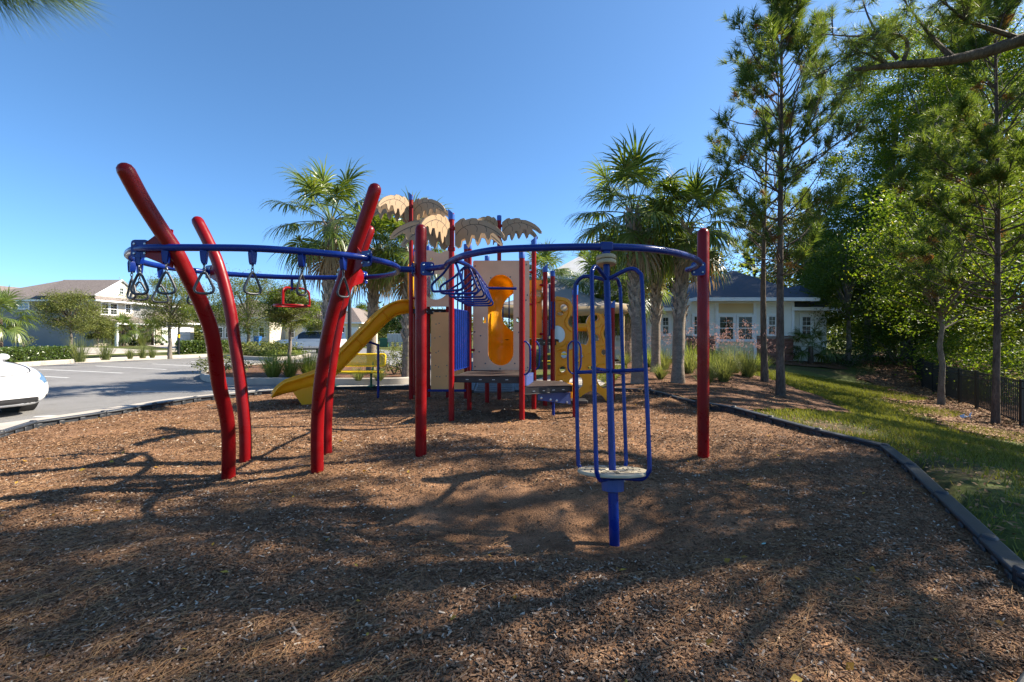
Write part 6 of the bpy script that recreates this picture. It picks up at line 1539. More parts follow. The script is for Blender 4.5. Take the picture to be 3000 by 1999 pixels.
# small palms by buildings
def small_palm(label, base, h, size, seed, nf=14):
    base = Vector(base); t = thing('small_palm', label, 'palm tree', base); r = np.random.default_rng(seed)
    MB().tube([base - Vector((0, 0, 0.1)), base + Vector((0, 0, h * 0.5)), base + Vector((0, 0, h))], [0.14, 0.12, 0.1], 10).build('trunk', BARK, t)
    V, Fq, VD, FD, st = make_crown(r, base + Vector((0, 0, h)), nf, size, size * 0.8, -15, 75)
    mesh_np('crown', V + VD, Fq + [tuple(k + len(V) for k in q) for q in FD], FROND, t); st.mb.build('leaf_stalks', FROND, t)
g = gp(2375, 1057); small_palm('small fan palm by the right corner of the clubhouse', g, 0.75, 0.8, 41)
g = gp(1946, 1049); small_palm('small fan palm against the clubhouse wall behind the trunks', g, 0.6, 0.7, 42)
g = gp(361, 1015); small_palm('bright green fan palm in front of the two storey house porch', g, 1.9, 1.15, 43, 20)
g = gp(447, 1013); small_palm('shorter fan palm beside the porch of the two storey house', g, 1.6, 1.2, 44, 16)
g = gp(2, 1032); small_palm('bright fan palm at the left picture edge by the garage house', g, 2.6, 1.3, 45, 22)

# --- pines
g = gp(2287, 1140); g.z = gzf(g.x, g.y) + 0.04
pa = thing('pine_tree', 'tall slender pine with open crown standing right of the palms', 'pine tree', g)
make_pine(pa, g, 10.5, 0.092, 2.9, 2.75, 51, per=44, nl=0.23, nw=0.0075, dead=0.35, wh=0.34, tw=1.15, shape=lambda f: (0.75 + 0.25 * f / 0.4 if f < 0.4 else 1 - 0.86 * (f - 0.4) / 0.6))
g = gp(2241, 1107); g.z = gzf(g.x, g.y)
pb = thing('pine_tree', 'second pine trunk close behind the tall slender pine', 'pine tree', g)
make_pine(pb, g, 8.6, 0.098, 3.6, 2.6, 52, per=34, nl=0.22, nw=0.008, dead=0.6, wh=0.5)
g = Vector((12.75, 12.0, gzf(12.75, 12.0)))
pc = thing('pine_tree', 'dark pine trunk just inside the fence at the right picture edge', 'pine tree', g)
make_pine(pc, g, 13.0, 0.072, 1.9, 3.2, 53, per=46, nl=0.25, nw=0.008, dead=0.2, wh=0.40, tw=1.5, shape=lambda f: (1 - f) ** 0.45)
# pine right of the frame whose limb hangs across the upper right corner
g = Vector((10.3, 6.4, gzf(10.3, 6.4)))
pd = thing('pine_tree', 'large pine whose dark limb reaches in at the upper right', 'pine tree', g)
make_pine(pd, g, 15.5, 0.24, 7.2, 3.6, 54, per=30, nl=0.22, nw=0.008, dead=0.2, wh=0.62, shape=lambda f: 0.9 * (1 - f) ** 0.6, tw=0.8)
YB = 6.9
lm = Tubes()
lim = [Vector((10.3, 6.4, 7.6)), at(3150, 80, YB - 0.1), at(3000, 116, YB), at(2880, 155, YB), at(2760, 180, YB), at(2640, 190, YB), at(2560, 198, YB), at(2505, 204, YB)]
lm.mb.tube(spline(lim, 5), [0.12 - 0.095 * i / 35 for i in range(36)], 10)
P = []; D = []; rr_ = np.random.default_rng(5)
def limb(px, r0=0.03, dy=0.0, tips=6):
    n = len(px); pts = spline([at(x, y, YB + dy * i / (n - 1)) for i, (x, y) in enumerate(px)], 5); lm.add(pts, r0, 0.006, 6)
    for k in range(tips):
        u = rr_.uniform(0.3, 1.0); s = pts[int(u * (len(pts) - 1))]; d0 = (pts[-1] - pts[-4]).normalized()
        e = s + (d0 * 0.4 + Vector(tuple(rand_dirs(1, rr_)[0])) * 0.8 + Vector((0, 0, 0.35))).normalized() * rr_.uniform(0.12, 0.42); md = s.lerp(e, 0.5) + Vector((0, 0, -0.04))
        lm.add([s, md, e], 0.008, 0.004, 4); P.append(tuple(e)); D.append(tuple((e - md).normalized()))
        for w_ in range(2):
            e2 = md + Vector(tuple(rand_dirs(1, rr_)[0])) * 0.22; lm.add([md, e2], 0.005, 0.003, 4); P.append(tuple(e2)); D.append(tuple((e2 - md).normalized()))
    P.append(tuple(pts[-1])); D.append(tuple((pts[-1] - pts[-3]).normalized()))
limb([(2648, 178), (2658, 140), (2650, 112), (2610, 100), (2560, 103), (2490, 106), (2405, 100)], 0.035, -0.3, 16)
limb([(2630, 172), (2590, 130), (2565, 90), (2540, 40), (2520, -30)], 0.028, 0.3, 12)
limb([(2787, 165), (2750, 130), (2715, 90), (2680, 45), (2640, -10)], 0.04, 0.2, 16)
limb([(2975, 110), (2900, 85), (2830, 60), (2780, 20), (2730, -20)], 0.04, -0.3, 16)
limb([(2600, 188), (2560, 170), (2530, 155), (2480, 168), (2430, 200), (2405, 230)], 0.022, 0.3, 14)
limb([(2560, 200), (2520, 215), (2490, 250), (2470, 280)], 0.016, 0.2, 6)
limb([(2595, 186), (2575, 165), (2553, 147)], 0.03, 0.0, 2)
lm.mb.build('limb', BARK, pd)
V, Fc = needle_mesh(np.array(P), unit(np.array(D)), 42, 0.17, 0.0028, shoot=0.10, open_=1.3, r=rr_); mesh_np('limb_needles', V, Fc, NEEDLE, pd)
# pine left of the frame, a shoot of it hangs into the upper left corner
g = Vector((-4.6, 0.9, 0.0))
pe = thing('pine_tree', 'pine whose needle shoot dips into the upper left corner', 'pine tree', g)
make_pine(pe, g, 9.5, 0.14, 5.2, 2.2, 55, per=26, nl=0.22, nw=0.006, wh=0.7, shape=lambda f: (1 - f) ** 0.5)
lt = Tubes(); YL = 2.3
lt.add(spline([Vector((-4.6, 0.9, 4.3)), Vector((-3.6, 1.5, 3.7)), at(-80, -70, YL), at(60, -35, YL), at(140, -30, YL)], 5), 0.035, 0.008, 6)
lt.mb.build('shoot_twig', BARK, pe)
P = [at(-30 + 22 * i, -26 + (i % 3) * 6, YL + 0.03 * (i % 4)) for i in range(12)]; D = [Vector((0.55 + 0.05 * i, -0.05, -0.50 + 0.03 * i)).normalized() for i in range(12)]
V, Fc = needle_mesh(np.array([tuple(p) for p in P]), np.array([tuple(d) for d in D]), 58, 0.21, 0.0013, shoot=0.05, open_=0.5, r=rr_, droop=0.25); mesh_np('shoot_needles', V, Fc, NEEDLE, pe)

# --- broadleaf trees along and beyond the fence
def broad(label, x, y, H, rad, cz, nclump, per, size, m, seed, r0=0.12, name='broadleaf_tree', group=None, zb=None, **kw):
    z = gzf(x, y) if zb is None else zb; t = thing(name, label, 'tree', (x, y, z), group)
    make_broad(t, (x, y, z), H, r0, (x + kw.pop('dx', 0), y + kw.pop('dy', 0), z + cz), rad, nclump, per, size, m, seed, **kw); return t
G_ = 'trees along the fence'
broad('leafy tree with straight trunk in front of the middle of the fence', 14.15, 15.0, 9, (2.4, 2.3, 2.9), 4.9, 110, 34, 0.10, LEAFY, 61, 0.085, low=1.4, group=G_, limbs=46)
broad('tall yellow green tree rising behind the fence right of the pine', 26.5, 28.0, 22, (4.4, 4.4, 8.0), 13.0, 190, 100, 0.13, LEAFY, 62, 0.2, group=G_, limbs=40, csz=0.45)
broad('broad tree leaning over the fence at the right edge', 22.6, 21.2, 11, (3.2, 2.8, 4.0), 6.0, 130, 80, 0.12, LEAFY, 63, 0.17, group=G_, second=(LEAFG, 0.35), csz=0.42)
broad('dark green tree behind the right corner of the clubhouse', 21.5, 27.5, 12, (3.6, 3.6, 4.2), 6.0, 140, 90, 0.15, LEAFG, 64, 0.2, group=G_, csz=0.5)
broad('shaded tree between the clubhouse and the fence', 17.6, 23.8, 8, (2.1, 2.1, 2.6), 4.2, 90, 85, 0.11, LEAFG, 65, 0.13, group=G_)
broad('tall dark tree filling the upper right corner beyond the fence', 30.0, 28.0, 25, (5.2, 4.6, 8.0), 15.5, 170, 90, 0.14, LEAFY, 66, 0.2, group=G_, second=(LEAFG, 0.5), csz=0.5)
broad('hazy light green tree far behind the tall slender pine', 25.0, 38.0, 14, (4.5, 4.0, 5.0), 8.0, 110, 90, 0.22, LEAFO, 67, 0.25, group=G_, csz=0.7)
broad('rounded far tree left of the clubhouse roof end', 14.0, 40.0, 11, (4.0, 4.0, 4.0), 6.4, 90, 90, 0.22, LEAFO, 68, 0.25, group=G_, csz=0.7)
broad('olive tree beyond the fence behind the leafy straight trunk tree', 29.0, 31.0, 15, (4.2, 4.2, 5.2), 7.5, 130, 90, 0.14, LEAFY, 69, 0.2, group=G_, csz=0.5)
broad('low bright tree over the fence by its far end', 27.0, 31.0, 9, (3.4, 3.4, 3.4), 4.2, 110, 90, 0.17, LEAFY, 70, 0.18, group=G_, csz=0.5)
broad('towering tree behind the others in the upper right woods', 37.0, 34.0, 25, (6.0, 5.0, 8.0), 16.0, 150, 85, 0.19, LEAFG, 74, 0.3, group=G_, second=(LEAFY, 0.4), csz=0.7)
broad('tall olive tree in the gap right of the hanging pine limb tip', 28.0, 33.5, 26, (5.0, 4.4, 8.5), 16.5, 180, 85, 0.17, LEAFY, 75, 0.25, group=G_, second=(LEAFG, 0.5), csz=0.6)
# trees right of the frame that shade the near mulch
S_ = 'shade trees right of the play area'
broad('spreading oak beside the play area right of the view', 13.8, 6.0, 12, (3.0, 2.2, 2.8), 7.6, 90, 55, 0.13, LEAFG, 71, 0.22, group=S_, csz=0.42)
broad('shade tree by the near mulch right of the view', 8.7, 4.7, 12, (2.6, 2.0, 4.0), 8.2, 78, 48, 0.12, LEAFG, 72, 0.2, group=S_, csz=0.38)
broad('tall shade tree beyond the near fence right of the view', 18.5, 8.6, 15, (3.0, 2.6, 3.6), 9.3, 90, 70, 0.14, LEAFG, 73, 0.22, group=S_, csz=0.5)
# the wood beyond the fence, one mass
r_ = np.random.default_rng(77); nc = 620
ang = r_.random(nc); cxw = 21 + 30 * r_.random(nc); cyw = 9 + 46 * r_.random(nc); cxw = np.maximum(cxw, fence_x(cyw) + 5 + 3 * r_.random(nc)); czw = -1 + 13 * r_.random(nc) ** 1.1 * np.clip((cxw - 16) / 14, 0.45, 1)
czw = np.minimum(czw, 0.5 * (cxw - 13)); cl = np.stack([cxw, cyw, czw], 1); w = np.repeat(cl, 110, 0) + r_.normal(size=(nc * 110, 3)) * np.array([0.95, 0.95, 0.7])
V, Fc = leaf_mesh(w, 0.26, r_, tri=True); tag(mesh_np('far_woods', V, Fc, LEAFG), 'dense green wood far beyond the fence', 'woods', kind='stuff')
# far wood between clubhouse and fence, and the tree line on the horizon
nc = 260; cyw = 44 + 22 * r_.random(nc); cxw = cyw * (0.42 + 0.6 * r_.random(nc)); czw = 10 * r_.random(nc) ** 1.2
w = np.repeat(np.stack([cxw, cyw, czw], 1), 70, 0) + r_.normal(size=(nc * 70, 3)) * np.array([1.3, 1.3, 0.9])
V, Fc = leaf_mesh(w, 0.4, r_, tri=True); tag(mesh_np('distant_woods', V, Fc, LEAFG), 'distant wood showing between the clubhouse and the fence', 'woods', kind='stuff')
nc = 420; cxw = r_.uniform(-110, 75, nc); cyw = 92 + 14 * r_.random(nc); czw = (5.0 + 2.5 * np.sin(cxw * 0.21) + 1.5 * np.sin(cxw * 0.5)) * r_.random(nc)
w = np.repeat(np.stack([cxw, cyw, czw], 1), 60, 0) + r_.normal(size=(nc * 60, 3)) * np.array([1.5, 1.5, 0.9])
V, Fc = leaf_mesh(w, 0.7, r_, tri=True); tag(mesh_np('horizon_tree_line', V, Fc, LEAFO), 'low line of distant trees along the horizon', 'woods', kind='stuff')
# bushes beyond the fence
def bush(label, x, y, rad, n, size, m, seed, name='bush', cat='bush', zb=None, group=None, csz=0.18):
    z = gzf(x, y) if zb is None else zb; t = thing(name, label, cat, (x, y, z), group); r = np.random.default_rng(seed)
    nc = max(10, n // 45); cl = clumps_in(r, nc, (x, y, z + rad[2] * 0.95), rad, 0.6); cl[:, 2] = np.maximum(cl[:, 2], z + 0.12)
    w = np.repeat(cl, 45, 0) + r.normal(size=(nc * 45, 3)) * csz * np.array(rad) * 1.0
    w[:, 2] = np.maximum(w[:, 2], z + 0.03)
    V, Fc = leaf_mesh(w, size, r); mesh_np('foliage', V, Fc, m, t)
    st = Tubes()
    for i in range(min(9, nc)): st.add([Vector((x, y, z - 0.05)), Vector((x, y, z + rad[2] * 0.4)).lerp(Vector(cl[i]), 0.4), Vector(cl[i])], 0.02, 0.008, 5)
    st.mb.build('stems', BARKG, t); return t
B_ = 'bushes beyond the fence'
bush('bright green bush behind the fence left of the leafy trunk', 17.9, 16.9, (1.8, 1.2, 1.0), 4200, 0.10, LEAFY, 81, group=B_)
bush('sunlit bush behind the middle fence panels', 19.6, 19.8, (2.2, 1.4, 1.2), 4200, 0.11, LEAFY, 82, group=B_)
bush('yellow green bush at the right edge behind the fence', 16.6, 12.3, (1.5, 1.5, 1.7), 4500, 0.10, LEAFY, 83, group=B_)
bush('dry grey bush behind the fence between two trunks', 17.3, 14.2, (1.2, 1.0, 1.0), 2500, 0.08, GRASSO, 84, group=B_)
bush('dark shrub mass at the far end of the fence', 20.8, 24.6, (2.6, 1.6, 1.4), 4200, 0.12, LEAFB, 85, group=B_)
bush('dark low shrub beside the clubhouse downspout', 17.4, 23.4, (1.1, 0.8, 0.55), 1800, 0.08, LEAFB, 86, group=B_)
bush('deep green shrub behind the fence by the far corner', 24.0, 27.0, (3.0, 2.0, 2.0), 4200, 0.13, LEAFG, 87, group=B_)

# --- street trees and far trees on the left
O_ = 'young oaks along the parking lot'
def oak(label, bx, by, cx, cy, rx, ry, n, seed, m=LEAFO, size=None, zb=0.05, twigs=2, second=None, per=60, r0=None):
    g = gp(bx, by, zb); s = FPX / g.y; c = at(cx, cy, g.y); R_ = rx / s; Z_ = ry / s
    t = thing('oak_tree', label, 'tree', g, O_)
    make_broad(t, g, c.z + Z_ - g.z, r0 or 0.022 * (c.z + Z_), c, (R_, R_, Z_), n, per, size or max(0.07, 2.4 / s * 1.6), m, seed, csz=R_ * 0.17, limbs=34, twigs=twigs, second=second)
oak('upswept oak with bare top twigs in front of the garage house', 210, 1038, 206, 918, 78, 62, 95, 91)
oak('small green oak right of the upswept oak', 287, 1018, 286, 960, 42, 34, 55, 92)
oak('yellowing oak in front of the two storey house', 497, 1046, 497, 890, 92, 84, 110, 93, second=(LEAFY, 0.25))
oak('small tree behind the yellowing oak by the hedge', 549, 998, 556, 925, 52, 50, 60, 94)
oak('dense dark green oak in the middle of the left background', 729, 1017, 722, 892, 105, 92, 130, 95, m=LEAFG, second=(LEAFO, 0.5))
oak('slim light green tree in the planting island by the white vehicle', 849, 1078, 852, 898, 68, 66, 80, 96, second=(LEAFY, 0.3))
oak('thin yellowish tree behind the right bent poles', 930, 1030, 935, 930, 55, 55, 60, 97, second=(LEAFY, 0.4))
oak('far round tree behind the lamp post', 1070, 1006, 1064, 940, 62, 45, 70, 98, m=LEAFG, twigs=0)
oak('dark tree above the row of mailboxes', 1172, 1008, 1178, 950, 58, 42, 70, 99, m=LEAFB, twigs=0)
oak('far tree left of the mailboxes', 1120, 1004, 1118, 945, 45, 38, 60, 100, m=LEAFO, twigs=0)
oak('distant tree line oak behind the play decks', 1300, 1003, 1290, 948, 60, 36, 60, 101, m=LEAFG, twigs=0)
oak('distant tree beyond the garage house roofs', 640, 1002, 650, 925, 55, 45, 60, 102, m=LEAFG, twigs=0)
# far pines on the skyline behind the canopy
for (px, by, ty, sd3, lab) in ((1705, 1010, 735, 111, 'distant pine top beyond the metal roof'), (1745, 1012, 728, 112, 'distant pine beside the metal roof behind the palms'), (2210, 1012, 640, 113, 'distant pine behind the clubhouse roof'), (2360, 1012, 560, 114, 'far pine in the gap between the tall pine and the woods')):
    g = gp(px, by, 0.0); H = at(px, ty, g.y).z
    t = thing('pine_tree', lab, 'pine tree', g, 'distant pines')
    make_pine(t, g, H, 0.2, H * 0.45, H * 0.17, sd3, per=16, nl=0.6, nw=0.035, wh=0.9)

# --- hedges
def hedge(label, a, b, w, h, n, seed, size=0.09, m=LEAFH):
    a = Vector(a); b = Vector(b); L = (b - a).length; d = (b - a) / L; s = Vector((-d.y, d.x, 0)); c = (a + b) / 2
    t = thing('hedge', label, 'hedge', (c.x, c.y, 0.05)); r = np.random.default_rng(seed)
    rot = Matrix((d, s, Vector((0, 0, 1)))).transposed()
    MB().box(c + Vector((0, 0, h * 0.45)), (L * 0.97, w * 0.8, h * 0.84), rot).build('light_block_core', mat('hedge_light_block', (0.02, 0.03, 0.012), 0.9, 0.4, 20), t)  # dark box added inside the leaves to block light through the hedge
    u = r.uniform(-0.5, 0.5, n) * L; f = r.random(n); v = np.where(f < 0.36, -w / 2, np.where(f < 0.5, w / 2, r.uniform(-0.5, 0.5, n) * w)); z = np.where(f < 0.5, r.random(n) * h, h)
    e = f > 0.93; u = np.where(e, np.sign(u) * L / 2, u); z = np.where(e, r.random(n) * h, z)
    P_ = np.stack([u + r.normal(size=n) * 0.05, v + r.normal(size=n) * 0.05, np.maximum(z + r.normal(size=n) * 0.045, 0.02)], 1)
    W_ = np.array([tuple(d), tuple(s), (0, 0, 1)])
    V, Fc = leaf_mesh(P_ @ W_ + np.array(tuple(c)), size, r, 0.1); mesh_np('foliage', V, Fc, m, t)
hedge('clipped hedge at the left edge behind the white car', gp(-160, 1078), gp(196, 1056), 0.9, 0.68, 6500, 121)
hedge('clipped hedge behind the bent left poles across the lot', gp(522, 1041), gp(680, 1036), 1.0, 0.85, 4500, 122, 0.12)
bush('low loose hedge in front of the white vehicle', *gp(762, 1046).to_2d(), (2.2, 0.9, 0.42), 2600, 0.12, LEAFO, 123, zb=0.09)
bush('low green ground cover at the tip of the far island', *gp(830, 1046).to_2d(), (1.6, 0.8, 0.18), 1400, 0.10, GRASSB, 124, zb=0.09)
bush('loose pale shrub right of the yellow bench', *gp(1155, 1103).to_2d(), (0.62, 0.5, 0.48), 1700, 0.055, LEAFO, 125, zb=0.09, csz=0.14)
bush('scruffy shrub behind the red post near the bench', *gp(1180, 1112).to_2d(), (0.35, 0.35, 0.55), 900, 0.05, GRASSO, 126, zb=0.09, csz=0.14)
bush('low dark groundcover left of the trimmed grasses', *gp(650, 1101).to_2d(), (0.9, 0.6, 0.28), 1500, 0.06, LEAFO, 127, zb=0.09)
# clipped round shrubs at the clubhouse
for i, (px, py, rr2, lab) in enumerate([(2118, 1050, 0.52, 'large clipped round shrub under the clubhouse double window, left one'), (2166, 1050, 0.42, 'small clipped round shrub centred under the clubhouse double window'), (2211, 1052, 0.50, 'clipped round shrub at the right end of the double window'), (2262, 1054, 0.55, 'clipped round shrub against the brick between pine trunks'), (2314, 1055, 0.55, 'clipped round shrub at the right end of the brick wall'), (2010, 1048, 0.45, 'clipped round shrub behind the thick palm trunk')]):
    g = gp(px, py); bush(lab, g.x, g.y, (rr2, rr2, rr2 * 0.85), 1500, 0.055, LEAFB, 130 + i, 'clipped_shrub', 'shrub', zb=0.0, group='clipped shrubs at the clubhouse', csz=0.10)
# --- ornamental grasses
def grass_mesh(r, n, h, spread, w, droop=0.5, segs=4):
    a = r.uniform(0, 2 * math.pi, n); rad = np.sqrt(r.random(n)) * 0.16 * h; el = np.radians(r.uniform(52, 88, n)); L = h * (0.7 + 0.5 * r.random(n))
    P = np.stack([np.cos(a) * rad, np.sin(a) * rad, np.zeros(n)], 1); az = a + r.normal(size=n) * 0.5
    d = np.stack([np.cos(az) * np.cos(el) * spread, np.sin(az) * np.cos(el) * spread, np.sin(el)], 1); d = unit(d)
    s = np.stack([-np.sin(az), np.cos(az), np.zeros(n)], 1); V = []
    for k in range(segs + 1):
        ww = w * (1 - (k / segs) ** 1.5) + w * 0.1; V.append(P - s * ww); V.append(P + s * ww)
        d = unit(d + np.array([0, 0, -1]) * droop * (0.10 + 0.28 * k / segs)); P = P + d * (L / segs)[:, None]
    V = np.stack(V, 1).reshape(-1, 3); k2 = 2 * (segs + 1); b = (np.arange(n) * k2)[:, None]
    F_ = np.concatenate([np.stack([b[:, 0] + 2 * k, b[:, 0] + 2 * k + 1, b[:, 0] + 2 * k + 3, b[:, 0] + 2 * k + 2], 1) for k in range(segs)])
    return V, F_, P
def grass_clump(label, loc, h, m, seed, n=260, spread=1.0, w=0.006, droop=0.6, plume=0, group=None, name='grass_clump'):
    t = thing(name, label, 'grass', loc, group); r = np.random.default_rng(seed)
    V, F_, T_ = grass_mesh(r, n, h, spread, w, droop); mesh_np('blades', V + np.array(tuple(loc)), F_, m, t)
    if plume:
        V, F_, T_ = grass_mesh(r, plume, h * 1.25, spread * 0.9, w * 0.4, droop * 0.5); d = rand_dirs(len(T_) * 9, r); d[:, 2] = np.abs(d[:, 2]) 
        PT = np.repeat(T_, 9, 0) + r.normal(size=(len(T_) * 9, 3)) * 0.05 * h; V2, F2 = leaf_mesh(PT, 0.08 * h, r, 0.1, 0.2)
        tag(mesh_np('plumes', V2 + np.array(tuple(loc)), F2, PLUME, t), kind='stuff')
    return t
def gg(px, py, z=0.09): return gp(px, py, z)
grass_clump('largest bright fountain grass in the island left of the slide', gg(800, 1106), 0.85, GRASSB, 141, 420, 1.25, 0.006)
grass_clump('bright fountain grass under the slim tree in the island', gg(850, 1104), 0.72, GRASSB, 142, 320, 1.2, 0.006)
grass_clump('bright fountain grass touching the right bent poles', gg(905, 1100), 0.85, GRASSB, 143, 420, 1.2, 0.006)
grass_clump('dull grass clump behind the yellow bench seat', gg(1050, 1116), 0.40, GRASSO, 144, 200, 1.3, 0.006)
grass_clump('dark grass at the foot of the palm by the bench', gg(1110, 1117), 0.42, GRASSO, 145, 200, 1.3, 0.006)
for i, (px, py, h, lab) in enumerate([(234, 1061, 1.15, 'tall reed grass at the end of the left hedge'), (309, 1055, 1.05, 'wide reed grass on the far kerb beside the driveway'), (381, 1052, 0.55, 'small sparse reed grass on the far kerb'), (418, 1050, 0.75, 'feathery reed grass near the yellowing oak'), (446, 1049, 0.6, 'thin reed grass nearest the yellowing oak trunk')]):
    grass_clump(lab, gg(px, py), h, GRASSO, 150 + i, 170, 0.7, 0.007, 0.45, group='reed grasses on the far kerb')
for i, (x, y, h, pl, lab) in enumerate([
        (2030, 1085, 1.0, 60, 'pink muhly grass left of the straight right red post'), (2150, 1092, 1.0, 50, 'feathery grass clump with pink plumes right of the red post'), (2190, 1098, 1.0, 40, 'grass clump leaning toward the second pine trunk'),
        (1905, 1080, 0.8, 40, 'pink muhly grass between the right palm trunks'), (1945, 1090, 0.8, 10, 'pale grass clump between the two thick right palms'), (1935, 1118, 0.45, 0, 'short green grass tuft at the foot of the sunlit palm'),
        (2085, 1110, 0.85, 0, 'green fountain grass right behind the straight red post'), (2120, 1118, 0.8, 0, 'shaded green grass clump near the border behind the red post'), (1880, 1062, 0.8, 40, 'pink muhly by the distant pale palm'), (2230, 1082, 0.7, 30, 'pink tipped grass touching the second pine trunk'),
        (2065, 1135, 0.6, 0, 'dark grass tuft by the border in the palm shade'), (2018, 1100, 0.8, 20, 'grass clump directly behind the thick right palm'), (2105, 1072, 0.8, 50, 'pink muhly in front of the left clipped shrub'), (1830, 1075, 0.6, 30, 'muhly tuft behind the tan canopy post')]):
    g = gp(x, y); g.z = gzf(g.x, g.y) + 0.01
    grass_clump(lab, g, h, GRASSO if i % 3 else GRASSB, 160 + i, 300, 1.15, 0.0065, 0.6, pl, group='ornamental grasses in the palm bed')
for i, (px, py, h, lab) in enumerate([(415, 1012, 0.9, 'pinkish ornamental grass by the house porch'), (345, 1013, 0.9, 'tan ornamental grass left of the house porch')]):
    grass_clump(lab, gg(px, py), h * 1.4, GRASSO, 180 + i, 150, 1.0, 0.02, 0.5, 40)
for i, (px, py, lab) in enumerate([(450, 1012, 'small round shrub left of the white garage door'), (473, 1013, 'small round shrub in front of the white garage door'), (391, 1014, 'low dark shrub below the porch'), (330, 1012, 'dark shrub left of the porch'), (408, 1014, 'low shrub right of the pinkish grass')]):
    g = gp(px, py); bush(lab, g.x, g.y, (0.6, 0.6, 0.4), 500, 0.14, LEAFB, 190 + i, 'small_shrub', 'shrub', zb=0.05, group='shrubs in front of the two storey house')
g = gp(70, 1020); bush('bare twiggy shrub beside the garage house', g.x, g.y, (0.8, 0.8, 0.7), 240, 0.12, LEAFO, 197, 'small_shrub', 'shrub', zb=0.05)

# --- lawn blades
n = 280000
u = rng.random(n); Yr = 2.6 + 16.4 * u ** 0.9; Xr = rng.uniform(2.6, 17.0, n)
bz_ = np.array(bed)
ok = (Xr < fence_x(Yr) - 1.4 + 0.6 * np.sin(Yr * 2)) & ~inside(POLY, Xr, Yr) & ~inside(bed, Xr, Yr) & (Xr < 1.19 * Yr + 0.6) & (dist_poly(POLY, Xr, Yr) > 0.09)
nz_ = np.sin(Xr * 1.1 + 0.7 * Yr) * np.sin(Yr * 1.4 - 0.5 * Xr) + 0.6 * np.sin(2.7 * Xr) * np.sin(3.3 * Yr)
ok &= (rng.random(n) < np.clip(0.5 + (Yr - 3.0) / 5.0, 0.5, 1.0))
ok &= (nz_ + rng.normal(size=n) * 0.45 > -0.45)
Xr, Yr = Xr[ok], Yr[ok]; n = len(Xr)
B_0 = np.stack([Xr, Yr, gz(Xr, Yr) - 0.04], 1); az = rng.uniform(0, 2 * math.pi, n); hh = (0.04 + 0.05 * rng.random(n)) * (0.55 + Yr / 18)
ln = np.stack([np.cos(az) * 0.6, np.sin(az) * 0.6, np.ones(n)], 1) * hh[:, None]; sw = np.stack([-np.sin(az), np.cos(az), np.zeros(n)], 1) * (0.0035 + 0.0006 * Yr)[:, None]
V = np.stack([B_0 - sw, B_0 + sw, B_0 + ln * 1.1], 1).reshape(-1, 3)
tag(mesh_np('lawn_grass', V, np.arange(n * 3).reshape(-1, 3), TURF), 'short sunlit and shaded lawn grass between border and fence', 'grass', kind='stuff')

# --- mulch chips and fallen needles
def scatter(n, y0, y1, pw):
    Y = y0 + (y1 - y0) * rng.random(n) ** pw; X = rng.uniform(-1.16, 1.16, n) * (Y + 0.5)
    k = inside(POLY, X, Y) & (dist_poly(POLY, X, Y) > 0.07)
    bare = np.exp(-(((X - 0.55) / 1.3) ** 2 + ((Y - 3.55) / 0.75) ** 2)) + 0.8 * np.exp(-(((X + 0.4) / 1.0) ** 2 + ((Y - 3.9) / 0.6) ** 2))
    pn = 0.5 + 0.5 * np.sin(2.1 * X + 1.3 * Y) * np.sin(1.7 * Y - 1.1 * X)
    k &= rng.random(n) > np.clip(bare * 0.95, 0, 0.93) ; k &= rng.random(n) < 0.45 + 0.55 * pn
    return X[k], Y[k]
X, Y = scatter(185000, 1.6, 6.2, 1.2); n = len(X)
L = 0.004 + 0.015 * rng.random(n) ** 2.0; W = 0.0016 + 0.0034 * rng.random(n); T = 0.001 + 0.002 * rng.random(n)
az = rng.normal(0.5, 1.1, n); tl = rng.normal(size=(n, 2)) * 0.28
ax_ = unit(np.stack([np.cos(az), np.sin(az), tl[:, 0]], 1)); ay_ = unit(np.stack([-np.sin(az), np.cos(az), tl[:, 1]], 1)); an_ = np.cross(ax_, ay_)
c = np.stack([X, Y, mz(X, Y) + 0.003 + 0.006 * rng.random(n)], 1)
a, b, d = ax_ * L[:, None], ay_ * W[:, None], an_ * T[:, None]
V = np.stack([c - a - b - d, c + a - b - d, c + a + b - d, c - a + b - d, c - a - b + d, c + a - b * 0.7 + d, c + a + b + d, c - a * 0.9 + b + d], 1).reshape(-1, 3)
o = (np.arange(n) * 8)[:, None]
Fc = np.concatenate([o + np.array(q) for q in ((4, 5, 6, 7), (0, 1, 5, 4), (2, 3, 7, 6))])
tag(mesh_np('mulch_chips', V, Fc, CHIPA), 'loose grey brown wood chips strewn over the near mulch', 'mulch', kind='stuff')
X, Y = scatter(110000, 5.5, 11.2, 0.9); n = len(X)
c = np.stack([X, Y, mz(X, Y) + 0.006], 1); V, Fc = leaf_mesh(c, 0.045, rng, 1.2, 0.3)
tag(mesh_np('mulch_chips_far', V, Fc, CHIPA), 'wood chips strewn over the far half of the play area', 'mulch', kind='stuff')
X, Y = scatter(34000, 1.6, 7.5, 1.25); n = len(X)
cl = np.sin(1.3 * X + 2.2 * Y) + np.sin(2.9 * X - 1.1 * Y) + rng.normal(size=n) * 0.8 > 0.25; X, Y = X[cl], Y[cl]; n = len(X)
az = rng.normal(0.4, 1.15, n); bend = rng.normal(size=n) * 0.35; L = 0.07 + 0.13 * rng.random(n); lift = 0.004 + 0.016 * rng.random(n) ** 2
p0 = np.stack([X, Y, mz(X, Y) + 0.008 + lift * 0.3], 1)
x1_, y1_ = X + np.cos(az) * L / 2, Y + np.sin(az) * L / 2; p1 = np.stack([x1_, y1_, mz(x1_, y1_) + 0.010 + lift], 1)
x2_, y2_ = x1_ + np.cos(az + bend) * L / 2, y1_ + np.sin(az + bend) * L / 2; p2 = np.stack([x2_, y2_, mz(x2_, y2_) + 0.008 + lift * 0.5], 1)
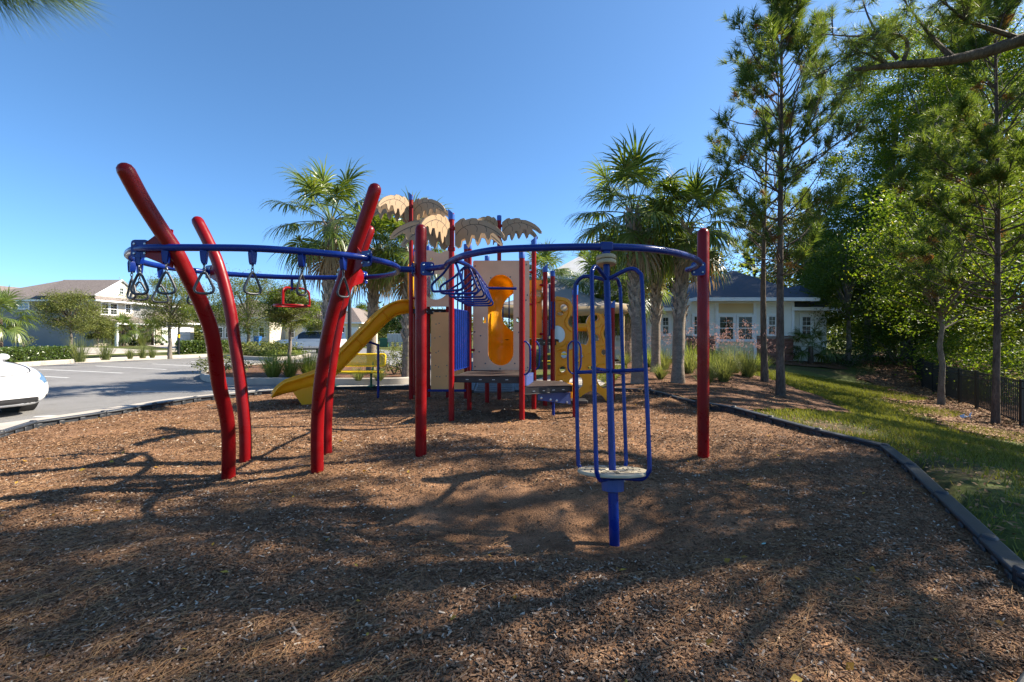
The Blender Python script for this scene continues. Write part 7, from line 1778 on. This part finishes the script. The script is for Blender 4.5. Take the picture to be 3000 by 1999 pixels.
w_ = np.stack([-np.sin(az), np.cos(az), np.zeros(n)], 1) * 0.0011; up_ = np.array([0, 0, 0.0011])
V = np.stack([p0 - w_, p0 + w_, p0 + up_, p1 - w_, p1 + w_, p1 + up_, p2 - w_ * 0.5, p2 + w_ * 0.5, p2 + up_ * 0.5], 1).reshape(-1, 3)
o = (np.arange(n) * 9)[:, None]; Fc = np.concatenate([o + np.array(q) for q in ((0, 3, 5, 2), (2, 5, 4, 1), (3, 6, 8, 5), (5, 8, 7, 4))])
tag(mesh_np('fallen_pine_needles', V, Fc, NEEDLEDRY), 'dry brown pine needles lying across the mulch', 'needles', kind='stuff')
n = 260; X, Y = scatter(n, 1.7, 9.5, 1.3); n = len(X)
V, Fc = leaf_mesh(np.stack([X, Y, mz(X, Y) + 0.014], 1), 0.045, rng, 1.0, 0.6)
tag(mesh_np('yellow_fallen_leaves', V, Fc, leafmat('fallen_yellow_leaf', (0.30, 0.16, 0.03), (0.50, 0.34, 0.06), 0.2, 0.6)), 'few yellow leaves fallen on the mulch', 'leaves', kind='stuff')
n = 16000; X = rng.uniform(2.6, 15, n); Y = 2.4 + 16.6 * rng.random(n) ** 1.7; k = (X < fence_x(Y)) & ~inside(POLY, X, Y); X, Y = X[k], Y[k]
V, Fc = leaf_mesh(np.stack([X, Y, gz(X, Y) - 0.022 + 0.01 * rng.random(len(X))], 1), 0.05, rng, 1.4, 0.4); tag(mesh_np('lawn_leaf_litter', V, Fc, NEEDLEDRY), 'brown leaf bits scattered on the lawn', 'leaves', kind='stuff')
# litter on straw bed and by the fence
n = 9000; X = rng.uniform(1, 17, n); Y = rng.uniform(7.8, 24, n); k = inside(bed, X, Y); X, Y = X[k], Y[k]
V, Fc = leaf_mesh(np.stack([X, Y, bedz(X, Y) + 0.008], 1), 0.09, rng, 1.5, 0.3); tag(mesh_np('bed_litter', V, Fc, NEEDLEDRY), 'dry leaf litter on the palm bed', 'litter', kind='stuff')
n = 9000; Y = rng.uniform(9, 26, n); X = fence_x(Y) - rng.random(n) ** 1.5 * 3.2 + 0.3
V, Fc = leaf_mesh(np.stack([X, Y, gz(X, Y) + 0.02], 1), 0.08, rng, 1.5, 0.5); tag(mesh_np('fallen_leaves', V, Fc, NEEDLEDRY), 'brown fallen leaves along the foot of the fence', 'leaves', kind='stuff')
